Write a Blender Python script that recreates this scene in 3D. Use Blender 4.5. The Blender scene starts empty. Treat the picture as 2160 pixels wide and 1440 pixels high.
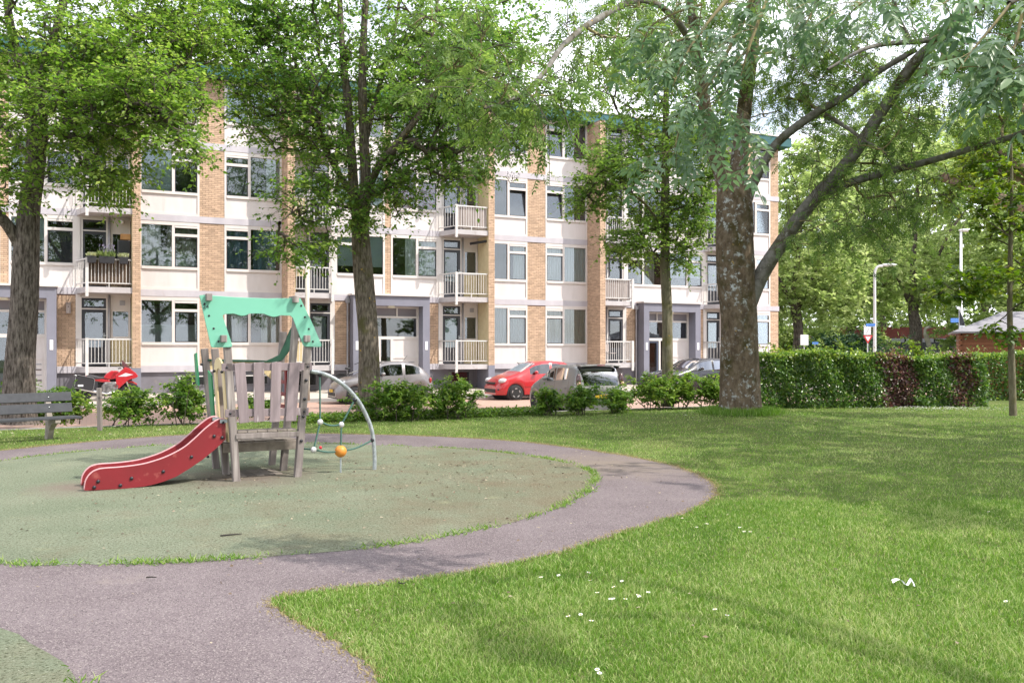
import bpy, math, random
import numpy as np
from mathutils import Vector, Matrix
RNG = np.random.default_rng(7)
random.seed(7)
scene = bpy.context.scene
col = scene.collection
# ---------------------------------------------------------------- camera
F, H, HZ = 1880.0, 1.70, 738.0          # focal length in photo pixels, eye height, horizon row
cam_d = bpy.data.cameras.new('camera'); cam = bpy.data.objects.new('camera', cam_d); col.objects.link(cam)
cam.location = (0, 0, H); cam.rotation_euler = (math.radians(90), 0, 0)
cam_d.sensor_width = 36; cam_d.lens = F / 2160 * 36; cam_d.shift_y = 18 / 2160
cam_d.clip_end = 2000; cam_d.clip_start = 0.05
scene.camera = cam
# ---------------------------------------------------------------- sky, sun, exposure
SUN_EL = math.radians(50); SUN_AZ = math.radians(106)       # azimuth clockwise from +Y
world = bpy.data.worlds.new('World'); scene.world = world; world.use_nodes = True
wt = world.node_tree; wt.nodes.clear()
w_out = wt.nodes.new('ShaderNodeOutputWorld'); w_bg = wt.nodes.new('ShaderNodeBackground')
sky = wt.nodes.new('ShaderNodeTexSky'); sky.sky_type = 'NISHITA'; sky.sun_disc = False
sky.sun_elevation = SUN_EL; sky.sun_rotation = SUN_AZ; sky.air_density = 1.0; sky.dust_density = 1.5
w_tc = wt.nodes.new('ShaderNodeTexCoord'); w_map = wt.nodes.new('ShaderNodeMapping'); w_map.inputs['Scale'].default_value = (1.6, 1.6, 3.2)
w_no = wt.nodes.new('ShaderNodeTexNoise'); w_no.inputs['Scale'].default_value = 1.7; w_no.inputs['Detail'].default_value = 7; w_no.inputs['Roughness'].default_value = .55
w_ra = wt.nodes.new('ShaderNodeValToRGB'); w_ra.color_ramp.elements[0].position = .36; w_ra.color_ramp.elements[1].position = .56
w_mx = wt.nodes.new('ShaderNodeMix'); w_mx.data_type = 'RGBA'
w_mx.inputs['B'].default_value = (12.2, 12.4, 13.1, 1)
wt.links.new(w_tc.outputs['Generated'], w_map.inputs['Vector']); wt.links.new(w_map.outputs['Vector'], w_no.inputs['Vector'])
wt.links.new(w_no.outputs['Fac'], w_ra.inputs['Fac']); wt.links.new(w_ra.outputs['Color'], w_mx.inputs['Factor'])
wt.links.new(sky.outputs['Color'], w_mx.inputs['A']); wt.links.new(w_mx.outputs['Result'], w_bg.inputs['Color'])
w_bg.inputs['Strength'].default_value = 0.15
wt.links.new(w_bg.outputs['Background'], w_out.inputs['Surface'])
sun_d = bpy.data.lights.new('sun', 'SUN'); sun_d.energy = 4.3; sun_d.angle = math.radians(0.6); sun_d.color = (1.0, .95, .87)
sun = bpy.data.objects.new('sun', sun_d); col.objects.link(sun)
SDIR = Vector((math.cos(SUN_EL) * math.sin(SUN_AZ), math.cos(SUN_EL) * math.cos(SUN_AZ), math.sin(SUN_EL)))
sun.rotation_euler = SDIR.to_track_quat('Z', 'Y').to_euler(); sun.location = SDIR * 60
vs = scene.view_settings; vs.view_transform = 'Standard'; vs.look = 'None'; vs.exposure = 0.53; vs.gamma = 1; vs.use_curve_mapping = False

# ---------------------------------------------------------------- coordinates
def P(px, py, Y):                        # a point of the place at depth Y seen at photo pixel px,py
    return Vector(((px - 1080) / F * Y, Y, H - (py - HZ) / F * Y))
def G(px, py, z=0.0):                    # ... on the ground
    return P(px, py, (H - z) * F / (py - HZ))
UX, UY = 0.9042, 0.4271                  # direction of the facade
FX, FY = (300 - 1080) / F * 32.8, 32.8   # facade origin
FANG = math.atan2(UY, UX)
def fac(s, o, z=0.0):                    # s along the facade, o metres out from it towards the lawn
    return Vector((FX + s * UX + o * UY, FY + s * UY - o * UX, z))
def fac_inv(x, y):
    dx, dy = x - FX, y - FY
    return dx * UX + dy * UY, dx * UY - dy * UX
def S(px, o=0.0):                        # s of the facade line at offset o that the photo shows at column px
    t = (px - 1080) / F; ax = FX + o * UY; ay = FY - o * UX
    return (t * ay - ax) / (UX - t * UY)

# ---------------------------------------------------------------- materials
MATS = {}
def _nt(name):
    m = bpy.data.materials.new(name); m.use_nodes = True; nt = m.node_tree
    return m, nt, nt.nodes['Principled BSDF'], nt.nodes['Material Output']
def _n(nt, t, **kw):
    n = nt.nodes.new('ShaderNode' + t)
    for k, v in kw.items():
        if k.startswith('i_'):
            n.inputs[k[2:].replace('_', ' ')].default_value = v
        else: setattr(n, k, v)
    return n
def _mix(nt, a, b, fac, blend='MIX'):
    n = nt.nodes.new('ShaderNodeMix'); n.data_type = 'RGBA'; n.blend_type = blend
    for sock, v in (('A', a), ('B', b), ('Factor', fac)):
        if isinstance(v, (int, float)): n.inputs[sock].default_value = v
        elif isinstance(v, tuple): n.inputs[sock].default_value = v + (1,) if len(v) == 3 else v
        else: nt.links.new(v, n.inputs[sock])
    return n.outputs['Result']
def _ramp(nt, src, p0, p1):
    r = nt.nodes.new('ShaderNodeMapRange'); r.inputs['From Min'].default_value = p0; r.inputs['From Max'].default_value = p1
    nt.links.new(src, r.inputs['Value']); return r.outputs['Result']
def _noise(nt, scale, detail=4, rough=.55, vec=None, stretch=None):
    if vec is None:
        g = nt.nodes.new('ShaderNodeNewGeometry'); vec = g.outputs['Position']
    if stretch:
        mp = nt.nodes.new('ShaderNodeMapping'); mp.inputs['Scale'].default_value = stretch
        nt.links.new(vec, mp.inputs['Vector']); vec = mp.outputs['Vector']
    n = nt.nodes.new('ShaderNodeTexNoise'); n.inputs['Scale'].default_value = scale; n.inputs['Detail'].default_value = detail; n.inputs['Roughness'].default_value = rough
    nt.links.new(vec, n.inputs['Vector']); return n.outputs['Fac']
def _bump(nt, bsdf, h, strength=.4, dist=.01):
    b = nt.nodes.new('ShaderNodeBump'); b.inputs['Strength'].default_value = strength; b.inputs['Distance'].default_value = dist
    nt.links.new(h, b.inputs['Height']); nt.links.new(b.outputs['Normal'], bsdf.inputs['Normal'])
def M(name, c, rough=.6, c2=None, scale=6, p=(.35, .65), c3=None, scale3=40, p3=(.5, .7), bump=0, bscale=60, bdist=.005,
      metal=0, spec=.5, coat=0, rnd=0, stretch=None, detail=5):
    if name in MATS: return MATS[name]
    m, nt, b, out = _nt(name)
    src = None
    if c2:
        src = _mix(nt, c, c2, _ramp(nt, _noise(nt, scale, detail, stretch=stretch), *p))
    if c3:
        src = _mix(nt, src if src else c, c3, _ramp(nt, _noise(nt, scale3, 3, stretch=stretch), *p3))
    if rnd:
        oi = nt.nodes.new('ShaderNodeObjectInfo'); at = nt.nodes.new('ShaderNodeAttribute'); at.attribute_name = 'tint'
        ad = nt.nodes.new('ShaderNodeMath'); ad.operation = 'ADD'; nt.links.new(oi.outputs['Random'], ad.inputs[0]); nt.links.new(at.outputs['Fac'], ad.inputs[1])
        fr = nt.nodes.new('ShaderNodeMath'); fr.operation = 'FRACT'; nt.links.new(ad.outputs[0], fr.inputs[0])
        mr = nt.nodes.new('ShaderNodeMapRange'); mr.inputs['To Min'].default_value = 1 - rnd; mr.inputs['To Max'].default_value = 1 + rnd
        nt.links.new(fr.outputs[0], mr.inputs['Value'])
        hs = nt.nodes.new('ShaderNodeHueSaturation'); nt.links.new(mr.outputs['Result'], hs.inputs['Value'])
        if src: nt.links.new(src, hs.inputs['Color'])
        else: hs.inputs['Color'].default_value = c + (1,)
        src = hs.outputs['Color']
    if src: nt.links.new(src, b.inputs['Base Color'])
    else: b.inputs['Base Color'].default_value = c + (1,)
    b.inputs['Roughness'].default_value = rough; b.inputs['Metallic'].default_value = metal
    b.inputs['Specular IOR Level'].default_value = spec; b.inputs['Coat Weight'].default_value = coat
    if coat: b.inputs['Coat Roughness'].default_value = .04
    if bump: _bump(nt, b, _noise(nt, bscale, 4, .6, stretch=stretch), bump, bdist)
    MATS[name] = m; return m
def leaf_mat(name, dark, mid, light, trans=.38, rough=.45, spec=.35):
    m, nt, b, out = _nt(name)
    at = nt.nodes.new('ShaderNodeAttribute'); at.attribute_name = 'tint'
    oi = nt.nodes.new('ShaderNodeObjectInfo')
    r = nt.nodes.new('ShaderNodeValToRGB'); e = r.color_ramp.elements
    e[0].position = 0; e[0].color = dark + (1,); e[1].position = 1; e[1].color = light + (1,)
    k = e.new(.5); k.color = mid + (1,)
    nt.links.new(at.outputs['Fac'], r.inputs['Fac'])
    nt.links.new(r.outputs['Color'], b.inputs['Base Color']); b.inputs['Roughness'].default_value = rough
    b.inputs['Specular IOR Level'].default_value = spec
    t = nt.nodes.new('ShaderNodeBsdfTranslucent')
    bright = _mix(nt, r.outputs['Color'], (1.0, 1.0, .25), .22, 'MIX')
    hs = nt.nodes.new('ShaderNodeHueSaturation'); hs.inputs['Value'].default_value = 1.25; hs.inputs['Saturation'].default_value = 1.1
    nt.links.new(r.outputs['Color'], hs.inputs['Color']); nt.links.new(hs.outputs['Color'], t.inputs['Color'])
    mx = nt.nodes.new('ShaderNodeMixShader'); mx.inputs['Fac'].default_value = trans
    nt.links.new(b.outputs['BSDF'], mx.inputs[1]); nt.links.new(t.outputs['BSDF'], mx.inputs[2]); nt.links.new(mx.outputs['Shader'], out.inputs['Surface'])
    MATS[name] = m; return m
def glass_mat(name, tint=(.8, .85, .86), refl=.03, rough=.015, boost=1.0):
    m, nt, b, out = _nt(name); nt.nodes.remove(b)
    tr = nt.nodes.new('ShaderNodeBsdfTransparent'); tr.inputs['Color'].default_value = tint + (1,)
    gl = nt.nodes.new('ShaderNodeBsdfGlossy'); gl.inputs['Roughness'].default_value = rough; gl.inputs['Color'].default_value = (.95, .97, 1, 1)
    fr = nt.nodes.new('ShaderNodeFresnel'); fr.inputs['IOR'].default_value = 1.5
    ma = nt.nodes.new('ShaderNodeMath'); ma.operation = 'MULTIPLY_ADD'; ma.inputs[1].default_value = 1.5 * boost; ma.inputs[2].default_value = refl; ma.use_clamp = True
    nt.links.new(fr.outputs['Fac'], ma.inputs[0])
    mx = nt.nodes.new('ShaderNodeMixShader'); nt.links.new(ma.outputs[0], mx.inputs['Fac'])
    nt.links.new(tr.outputs['BSDF'], mx.inputs[1]); nt.links.new(gl.outputs['BSDF'], mx.inputs[2]); nt.links.new(mx.outputs['Shader'], out.inputs['Surface'])
    MATS[name] = m; return m

# ---------------------------------------------------------------- mesh helpers
class MB:
    def __init__(s): s.v = []; s.f = []
    def add(s, vs, fs):
        k = len(s.v); s.v += [tuple(v) for v in vs]; s.f += [tuple(i + k for i in f) for f in fs]; return s
    def box(s, x0, x1, y0, y1, z0, z1):
        return s.add([(x0, y0, z0), (x1, y0, z0), (x1, y1, z0), (x0, y1, z0), (x0, y0, z1), (x1, y0, z1), (x1, y1, z1), (x0, y1, z1)],
                     [(0, 3, 2, 1), (4, 5, 6, 7), (0, 1, 5, 4), (1, 2, 6, 5), (2, 3, 7, 6), (3, 0, 4, 7)])
    def beam(s, a, b, w, h, up=(0, 0, 1)):          # a rectangular bar from a to b, w across, h along 'up'
        a = Vector(a); b = Vector(b); d = (b - a).normalized(); up = Vector(up)
        x = d.cross(up)
        if x.length < 1e-4: x = d.cross(Vector((1, 0, 0)))
        x.normalize(); y = x.cross(d).normalized(); vs = []
        for p in (a, b):
            for sx, sy in ((-1, -1), (1, -1), (1, 1), (-1, 1)): vs.append(p + x * (sx * w / 2) + y * (sy * h / 2))
        return s.add(vs, [(0, 1, 2, 3), (7, 6, 5, 4), (0, 4, 5, 1), (1, 5, 6, 2), (2, 6, 7, 3), (3, 7, 4, 0)])
    def prism(s, pts, off):                          # a flat outline given thickness
        n = len(pts); off = Vector(off); a = [Vector(p) for p in pts]; b = [p + off for p in a]
        return s.add(a + b, [tuple(range(n)), tuple(range(2 * n - 1, n - 1, -1))] + [(i, i + n, (i + 1) % n + n, (i + 1) % n) for i in range(n)])
    def tube(s, pts, r, n=8, cap=True):
        pts = [Vector(p) for p in pts]; k = len(pts)
        rs = r if hasattr(r, '__len__') else [r] * k
        ref = Vector((0, 0, 1)); vs = []; prev = None
        for i in range(k):
            d = (pts[min(i + 1, k - 1)] - pts[max(i - 1, 0)]).normalized()
            if prev is None:
                x = d.cross(ref if abs(d.z) < .9 else Vector((1, 0, 0))).normalized()
            else:
                x = (prev - d * prev.dot(d)).normalized()
            prev = x; y = d.cross(x)
            for j in range(n):
                t = 2 * math.pi * j / n; vs.append(pts[i] + (x * math.cos(t) + y * math.sin(t)) * rs[i])
        fs = [(i * n + j, i * n + (j + 1) % n, (i + 1) * n + (j + 1) % n, (i + 1) * n + j) for i in range(k - 1) for j in range(n)]
        if cap: fs += [tuple(range(n - 1, -1, -1)), tuple(range((k - 1) * n, k * n))]
        return s.add(vs, fs)
    def lathe(s, prof, n=16, o=(0, 0, 0), axis='z'):  # prof: (radius, height) pairs
        o = Vector(o); vs = []
        for r, h in prof:
            for j in range(n):
                t = 2 * math.pi * j / n; a, b = r * math.cos(t), r * math.sin(t)
                vs.append(o + Vector({'z': (a, b, h), 'y': (a, h, b), 'x': (h, a, b)}[axis]))
        k = len(prof)
        fs = [(i * n + j, i * n + (j + 1) % n, (i + 1) * n + (j + 1) % n, (i + 1) * n + j) for i in range(k - 1) for j in range(n)]
        fs += [tuple(range(n - 1, -1, -1)), tuple(range((k - 1) * n, k * n))]
        return s.add(vs, fs)
    def ball(s, c, r, n=10, m=6, sc=(1, 1, 1)):
        prof = [(max(1e-4, math.sin(math.pi * i / m)) * r, -math.cos(math.pi * i / m) * r) for i in range(m + 1)]
        k = len(s.v); s.lathe(prof, n)
        for i in range(k, len(s.v)):
            v = s.v[i]; s.v[i] = (v[0] * sc[0] + c[0], v[1] * sc[1] + c[1], v[2] * sc[2] + c[2])
        return s
    def grid(s, rows):                                # rows of points, joined into quads
        k = len(rows[0]); vs = [p for r in rows for p in r]
        return s.add(vs, [(i * k + j, i * k + j + 1, (i + 1) * k + j + 1, (i + 1) * k + j) for i in range(len(rows) - 1) for j in range(k - 1)])
    def mesh(s, name, mat=None, smooth=False):
        me = bpy.data.meshes.new(name); me.from_pydata([tuple(v) for v in s.v], [], s.f); me.validate(); me.update()
        if mat: me.materials.append(mat)
        if smooth: me.polygons.foreach_set('use_smooth', [True] * len(me.polygons))
        return me
    def build(s, name, mat, parent=None, smooth=False, bevel=0, loc=None, fixn=False):
        me = s.mesh(name, mat, smooth)
        if fixn:
            import bmesh
            bm = bmesh.new(); bm.from_mesh(me); bmesh.ops.recalc_face_normals(bm, faces=bm.faces); bm.to_mesh(me); bm.free()
        o = bpy.data.objects.new(name, me); col.objects.link(o); o.parent = parent
        if loc is not None: o.location = loc
        if bevel:
            md = o.modifiers.new('bevel', 'BEVEL'); md.width = bevel; md.segments = 2; md.limit_method = 'ANGLE'; md.angle_limit = math.radians(35)
        if smooth and not bevel:
            pass
        return o
def link(name, me, parent=None, loc=(0, 0, 0), rot=None):
    o = bpy.data.objects.new(name, me); col.objects.link(o); o.parent = parent; o.location = loc
    if rot is not None: o.rotation_euler = rot
    return o
def tag(o, label=None, cat=None, group=None, kind=None):
    if label: o['label'] = label
    if cat: o['category'] = cat
    if group: o['group'] = group
    if kind: o['kind'] = kind
    return o
def thing(name, label, cat, loc=(0, 0, 0), rotz=0, group=None):
    o = bpy.data.objects.new(name, None); col.objects.link(o); o.location = loc; o.rotation_euler = (0, 0, rotz)
    o.empty_display_size = .2
    return tag(o, label, cat, group)
def copy_tree(o, parent=None):
    c = o.copy(); col.objects.link(c); c.parent = parent
    for ch in list(o.children): copy_tree(ch, c)
    return c
def tri_mesh(name, co, tris, mat, tint=None):         # numpy arrays straight into a mesh of triangles
    me = bpy.data.meshes.new(name); n = len(tris)
    me.vertices.add(len(co)); me.vertices.foreach_set('co', np.ascontiguousarray(co, dtype=np.float32).ravel())
    me.loops.add(3 * n); me.loops.foreach_set('vertex_index', np.ascontiguousarray(tris, dtype=np.int32).ravel())
    me.polygons.add(n); me.polygons.foreach_set('loop_start', np.arange(0, 3 * n, 3, dtype=np.int32))
    me.update(calc_edges=True)
    if tint is not None:
        a = me.attributes.new('tint', 'FLOAT', 'FACE'); a.data.foreach_set('value', np.ascontiguousarray(tint, dtype=np.float32))
    me.materials.append(mat); return me
def unit(a): return a / np.maximum(np.linalg.norm(a, axis=-1, keepdims=True), 1e-9)
LEAF2 = (np.array([[0, 0, 0], [.42, .5, .12], [1, 0, -.06], [.42, -.5, .12]]), np.array([[0, 3, 2], [0, 2, 1]]))
LEAF4 = (np.array([[0, 0, 0], [.25, .42, .10], [.62, .40, .08], [1, 0, -.12], [.62, -.40, .08], [.25, -.42, .10]]),
         np.array([[0, 5, 4], [0, 4, 3], [0, 3, 2], [0, 2, 1]]))
def leaves(pos, dr, nr, L, W, tpl=LEAF2, tint=None):
    v, t = tpl; d = unit(dr); side = unit(np.cross(nr, d)); up = np.cross(d, side)
    co = pos[:, None, :] + d[:, None, :] * (v[None, :, 0:1] * L[:, None, None]) + side[:, None, :] * (v[None, :, 1:2] * W[:, None, None]) + up[:, None, :] * (v[None, :, 2:3] * W[:, None, None])
    k = len(v); tr = (t[None] + (np.arange(len(pos)) * k)[:, None, None]).reshape(-1, 3)
    tt = np.repeat(tint if tint is not None else RNG.random(len(pos)), len(t))
    return co.reshape(-1, 3), tr, tt
def join_tris(parts):
    co, tr, tt, k = [], [], [], 0
    for c, t, x in parts: co.append(c); tr.append(t + k); tt.append(x); k += len(c)
    return np.concatenate(co), np.concatenate(tr), np.concatenate(tt)
def inpoly(x, y, poly):
    r = np.zeros(len(x), bool); n = len(poly); j = n - 1
    for i in range(n):
        xi, yi = poly[i][0], poly[i][1]; xj, yj = poly[j][0], poly[j][1]
        c = ((yi > y) != (yj > y)) & (x < (xj - xi) * (y - yi) / (yj - yi + 1e-12) + xi); r ^= c; j = i
    return r
def smooth_line(pts, n=8, closed=False):
    p = [Vector(q) for q in pts]; out = []; k = len(p); rng = range(k if closed else k - 1)
    for i in rng:
        a = p[(i - 1) % k] if closed or i > 0 else p[0] * 2 - p[1]
        b = p[i]; c = p[(i + 1) % k]; d = p[(i + 2) % k] if closed or i + 2 < k else p[-1] * 2 - p[-2]
        for j in range(n):
            t = j / n; out.append(.5 * ((2 * b) + (c - a) * t + (2 * a - 5 * b + 4 * c - d) * t * t + (3 * b - a - 3 * c + d) * t ** 3))
    if not closed: out.append(p[-1])
    return out
# ================================================================ ground, paths, street
ASH = Vector((5.56, 21.7, 0))
def gz(x, y):
    d2 = ((x - ASH.x) ** 2 + (y - ASH.y) ** 2) / 16.0
    return np.where(d2 < 1, .16 * (1 - np.minimum(d2, 1)) ** 2, 0.0)
def ground_mat():
    m, nt, b, out = _nt('lawn_soil')
    c = _mix(nt, (.085, .125, .028), (.135, .155, .045), _ramp(nt, _noise(nt, .9, 6), .35, .65))
    c = _mix(nt, c, (.17, .135, .075), _ramp(nt, _noise(nt, 1.7, 8, .65), .56, .74))
    c = _mix(nt, c, (.05, .078, .02), _ramp(nt, _noise(nt, 60, 3), .45, .7))
    nt.links.new(c, b.inputs['Base Color']); b.inputs['Roughness'].default_value = .9; b.inputs['Specular IOR Level'].default_value = .15
    _bump(nt, b, _noise(nt, 90, 4), .8, .02); MATS['lawn'] = m; return m
def asphalt_mat():
    m, nt, b, out = _nt('asphalt_path')
    g = nt.nodes.new('ShaderNodeNewGeometry')
    vo = nt.nodes.new('ShaderNodeTexVoronoi'); vo.inputs['Scale'].default_value = 130; nt.links.new(g.outputs['Position'], vo.inputs['Vector'])
    sp = nt.nodes.new('ShaderNodeSeparateColor'); nt.links.new(vo.outputs['Color'], sp.inputs['Color'])
    base = _mix(nt, (.125, .099, .105), (.162, .132, .138), _ramp(nt, _noise(nt, 1.1, 6), .35, .65))
    c = _mix(nt, base, (.27, .235, .225), _ramp(nt, sp.outputs['Red'], .72, 1.0))
    c = _mix(nt, c, (.07, .055, .06), _ramp(nt, sp.outputs['Green'], .8, .95))
    vd = nt.nodes.new('ShaderNodeVectorMath'); vd.operation = 'DISTANCE'; vd.inputs[1].default_value = (1.5, 13.2, 0); nt.links.new(g.outputs['Position'], vd.inputs[0])     # sandy dirt gathered in the bend
    ad = nt.nodes.new('ShaderNodeMath'); ad.operation = 'MULTIPLY_ADD'; ad.inputs[1].default_value = 3.0; nt.links.new(_noise(nt, 1.5, 8, .7), ad.inputs[0]); nt.links.new(vd.outputs['Value'], ad.inputs[2])
    c = _mix(nt, c, (.185, .15, .125), _ramp(nt, ad.outputs[0], 3.4, 1.6))
    c = _mix(nt, c, (.22, .18, .155), _ramp(nt, _noise(nt, .55, 9, .75), .60, .82))
    c = _mix(nt, c, (.07, .055, .058), _ramp(nt, _noise(nt, 1.9, 9, .75), .64, .78))
    nt.links.new(c, b.inputs['Base Color']); b.inputs['Roughness'].default_value = .88; b.inputs['Specular IOR Level'].default_value = .25
    _bump(nt, b, vo.outputs['Distance'], .7, .006); return m
def turf_mat():
    m, nt, b, out = _nt('play_surface')
    g = nt.nodes.new('ShaderNodeNewGeometry')
    c = _mix(nt, (.17, .20, .135), (.22, .24, .17), _ramp(nt, _noise(nt, .8, 6), .35, .65))
    sx = nt.nodes.new('ShaderNodeSeparateXYZ'); nt.links.new(g.outputs['Position'], sx.inputs[0])
    dirt = nt.nodes.new('ShaderNodeMath'); dirt.operation = 'ADD'
    nt.links.new(_ramp(nt, sx.outputs['X'], -5.5, 1.2), dirt.inputs[0]); nt.links.new(_ramp(nt, _noise(nt, 1.4, 8, .65), .3, .75), dirt.inputs[1])
    c = _mix(nt, c, (.19, .155, .105), _ramp(nt, dirt.outputs[0], .75, 1.75))
    c = _mix(nt, c, (.29, .29, .18), _ramp(nt, _noise(nt, 3.1, 7, .6), .6, .8))
    c = _mix(nt, c, (.045, .05, .025), _ramp(nt, _noise(nt, 42, 5, .8), .50, .64))
    c = _mix(nt, c, (.40, .40, .31), _ramp(nt, _noise(nt, 50, 3, .75), .60, .70))
    wear = None
    for cx, cy, r0, r1 in ((-3.55, 11.75, .25, 1.25), (-5.35, 10.9, .1, .75)):          # scuffed dirt under the tower and at the slide foot
        vd = nt.nodes.new('ShaderNodeVectorMath'); vd.operation = 'DISTANCE'; vd.inputs[1].default_value = (cx, cy, .02); nt.links.new(g.outputs['Position'], vd.inputs[0])
        ad = nt.nodes.new('ShaderNodeMath'); ad.operation = 'MULTIPLY_ADD'; ad.inputs[1].default_value = 1.1; nt.links.new(_noise(nt, 2.6, 7, .65), ad.inputs[0]); nt.links.new(vd.outputs['Value'], ad.inputs[2])
        c = _mix(nt, c, (.185, .155, .125), _ramp(nt, ad.outputs[0], r1 + .55, r0 + .55))
    nt.links.new(c, b.inputs['Base Color']); b.inputs['Roughness'].default_value = .95; b.inputs['Specular IOR Level'].default_value = .1
    _bump(nt, b, _noise(nt, 75, 4, .75), 1.0, .02); return m
def paving_mat(name, a, b_, mortar, bw, bh, scale=1.0):
    m, nt, b, out = _nt(name)
    g = nt.nodes.new('ShaderNodeNewGeometry'); mp = nt.nodes.new('ShaderNodeMapping'); mp.inputs['Rotation'].default_value = (0, 0, -FANG)
    nt.links.new(g.outputs['Position'], mp.inputs['Vector'])
    br = nt.nodes.new('ShaderNodeTexBrick'); br.inputs['Scale'].default_value = scale; br.inputs['Brick Width'].default_value = bw; br.inputs['Row Height'].default_value = bh
    br.inputs['Mortar Size'].default_value = .006; br.inputs['Color1'].default_value = a + (1,); br.inputs['Color2'].default_value = b_ + (1,); br.inputs['Mortar'].default_value = mortar + (1,)
    nt.links.new(mp.outputs['Vector'], br.inputs['Vector'])
    c = _mix(nt, br.outputs['Color'], (.5, .5, .5), _ramp(nt, _noise(nt, 1.3, 7, .6), .45, .8), 'OVERLAY')
    nt.links.new(c, b.inputs['Base Color']); b.inputs['Roughness'].default_value = .85
    _bump(nt, b, br.outputs['Fac'], -.3, .004); return m
lawn_m = ground_mat(); asph_m = asphalt_mat(); turf_m = turf_mat()
street_m = paving_mat('street_brick', (.36, .22, .17), (.44, .29, .23), (.25, .19, .15), .21, .07)
pave_m = paving_mat('pavement_tiles', (.44, .38, .32), (.50, .44, .38), (.26, .22, .19), .3, .3)
kerb_m = M('kerb_concrete', (.36, .34, .33), .85, (.26, .25, .24), 3, bump=.3)
far_m = M('far_ground', (.06, .085, .03), .95, (.09, .11, .04), .3)

mb = MB(); mb.box(-400, 400, -120, 700, -.6, -.25)
tag(mb.build('ground', far_m), kind='structure')
# lawn sheet
rows = []
for o in np.arange(13.7, 62, .5):
    r = []
    for s in np.arange(-25, 75, .5):
        p = fac(s, o); r.append((p.x, p.y, float(gz(p.x, p.y))))
    rows.append(r)
mb = MB(); mb.grid(rows); lw = mb.build('lawn', lawn_m, smooth=True, fixn=False); tag(lw, kind='structure')
# asphalt ring and spur
C1 = Vector((-3.4, 11.52, 0))
ring_px = [(0, 950), (200, 931), (400, 917), (640, 914), (900, 920), (1100, 932), (1300, 958), (1440, 988), (1500, 1020), (1506, 1048), (1440, 1085), (1330, 1118), (1200, 1160), (1000, 1204), (800, 1232), (640, 1250), (570, 1266), (602, 1302), (690, 1343), (748, 1382), (800, 1440)]
outer = [G(*q) for q in ring_px] + [Vector((-.25, 3.2, 0)), Vector((.2, 0, 0)), Vector((.2, -4, 0)), Vector((-10, -4, 0)), Vector((-11.5, 6, 0)), Vector((-10.6, 11.5, 0)), Vector((-9.9, 13.8, 0))]
outer = smooth_line(outer, 8, True)
rr = np.random.default_rng(3)
for i, p in enumerate(outer): p.x += rr.normal(0, .015); p.y += rr.normal(0, .015)
PATH = [(p.x, p.y) for p in outer]
mb = MB(); mb.add([(p.x, p.y, .004) for p in outer], [tuple(range(len(outer)))]); tag(mb.build('path', asph_m, fixn=True), kind='structure')
turf_px = [(0, 1190), (150, 1191), (300, 1189), (450, 1183), (600, 1172), (800, 1154), (1000, 1120), (1130, 1088), (1215, 1052), (1252, 1018), (1240, 992), (1150, 968), (1000, 950), (850, 942), (640, 936), (400, 938), (200, 951), (0, 974)]
turf = [G(*q) for q in turf_px] + [Vector((-8.0, 12.0, 0)), Vector((-7.6, 9.5, 0)), Vector((-6.2, 7.7, 0))]
turf = smooth_line(turf, 8, True)
for p in turf: p.x += rr.normal(0, .01); p.y += rr.normal(0, .01)
TURF = [(p.x, p.y) for p in turf]
mb = MB(); n = len(turf); ins = [C1 + (Vector((p.x, p.y, 0)) - C1) * .985 for p in turf]
vs_ = [(p.x, p.y, .006) for p in turf] + [(p.x, p.y, .022) for p in ins]
mb.add(vs_, [(i, (i + 1) % n, (i + 1) % n + n, i + n) for i in range(n)] + [tuple(range(n, 2 * n))])
tag(mb.build('play_surface', turf_m, fixn=True), kind='structure')
c2 = Vector((-4.95, 2.75, 0)); t2 = [c2 + Vector((math.cos(a), math.sin(a), 0)) * (3.27 + rr.normal(0, .012)) for a in np.linspace(0, 2 * math.pi, 90, endpoint=False)]
TURF2 = [(p.x, p.y) for p in t2]
mb = MB(); n = len(t2); mb.add([(p.x, p.y, .007) for p in t2] + [(c2.x + (p.x - c2.x) * .985, c2.y + (p.y - c2.y) * .985, .022) for p in t2], [(i, (i + 1) % n, (i + 1) % n + n, i + n) for i in range(n)] + [tuple(range(n, 2 * n))])
tag(mb.build('play_surface', turf_m, fixn=True), kind='structure')
# street, pavement, kerbs (facade frame)
def strip(name, mat, s0, s1, prof, kind='structure'):
    m_ = MB(); ss = np.linspace(s0, s1, 60)
    m_.grid([[tuple(fac(s, o, z)) for s in ss] for o, z in prof]); return tag(m_.build(name, mat, fixn=True), kind=kind)
strip('street', street_m, -40, 90, [(13.62, -.18), (3.3, -.18)])
strip('pavement', pave_m, -40, 90, [(3.2, -.06), (-.25, .1)])
strip('kerb', kerb_m, -40, 90, [(3.345, -.3), (3.34, -.065), (3.18, -.055), (3.17, -.2)])
strip('kerb', kerb_m, -40, 90, [(13.75, -.2), (13.74, .015), (13.6, .012), (13.59, -.3)])
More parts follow.
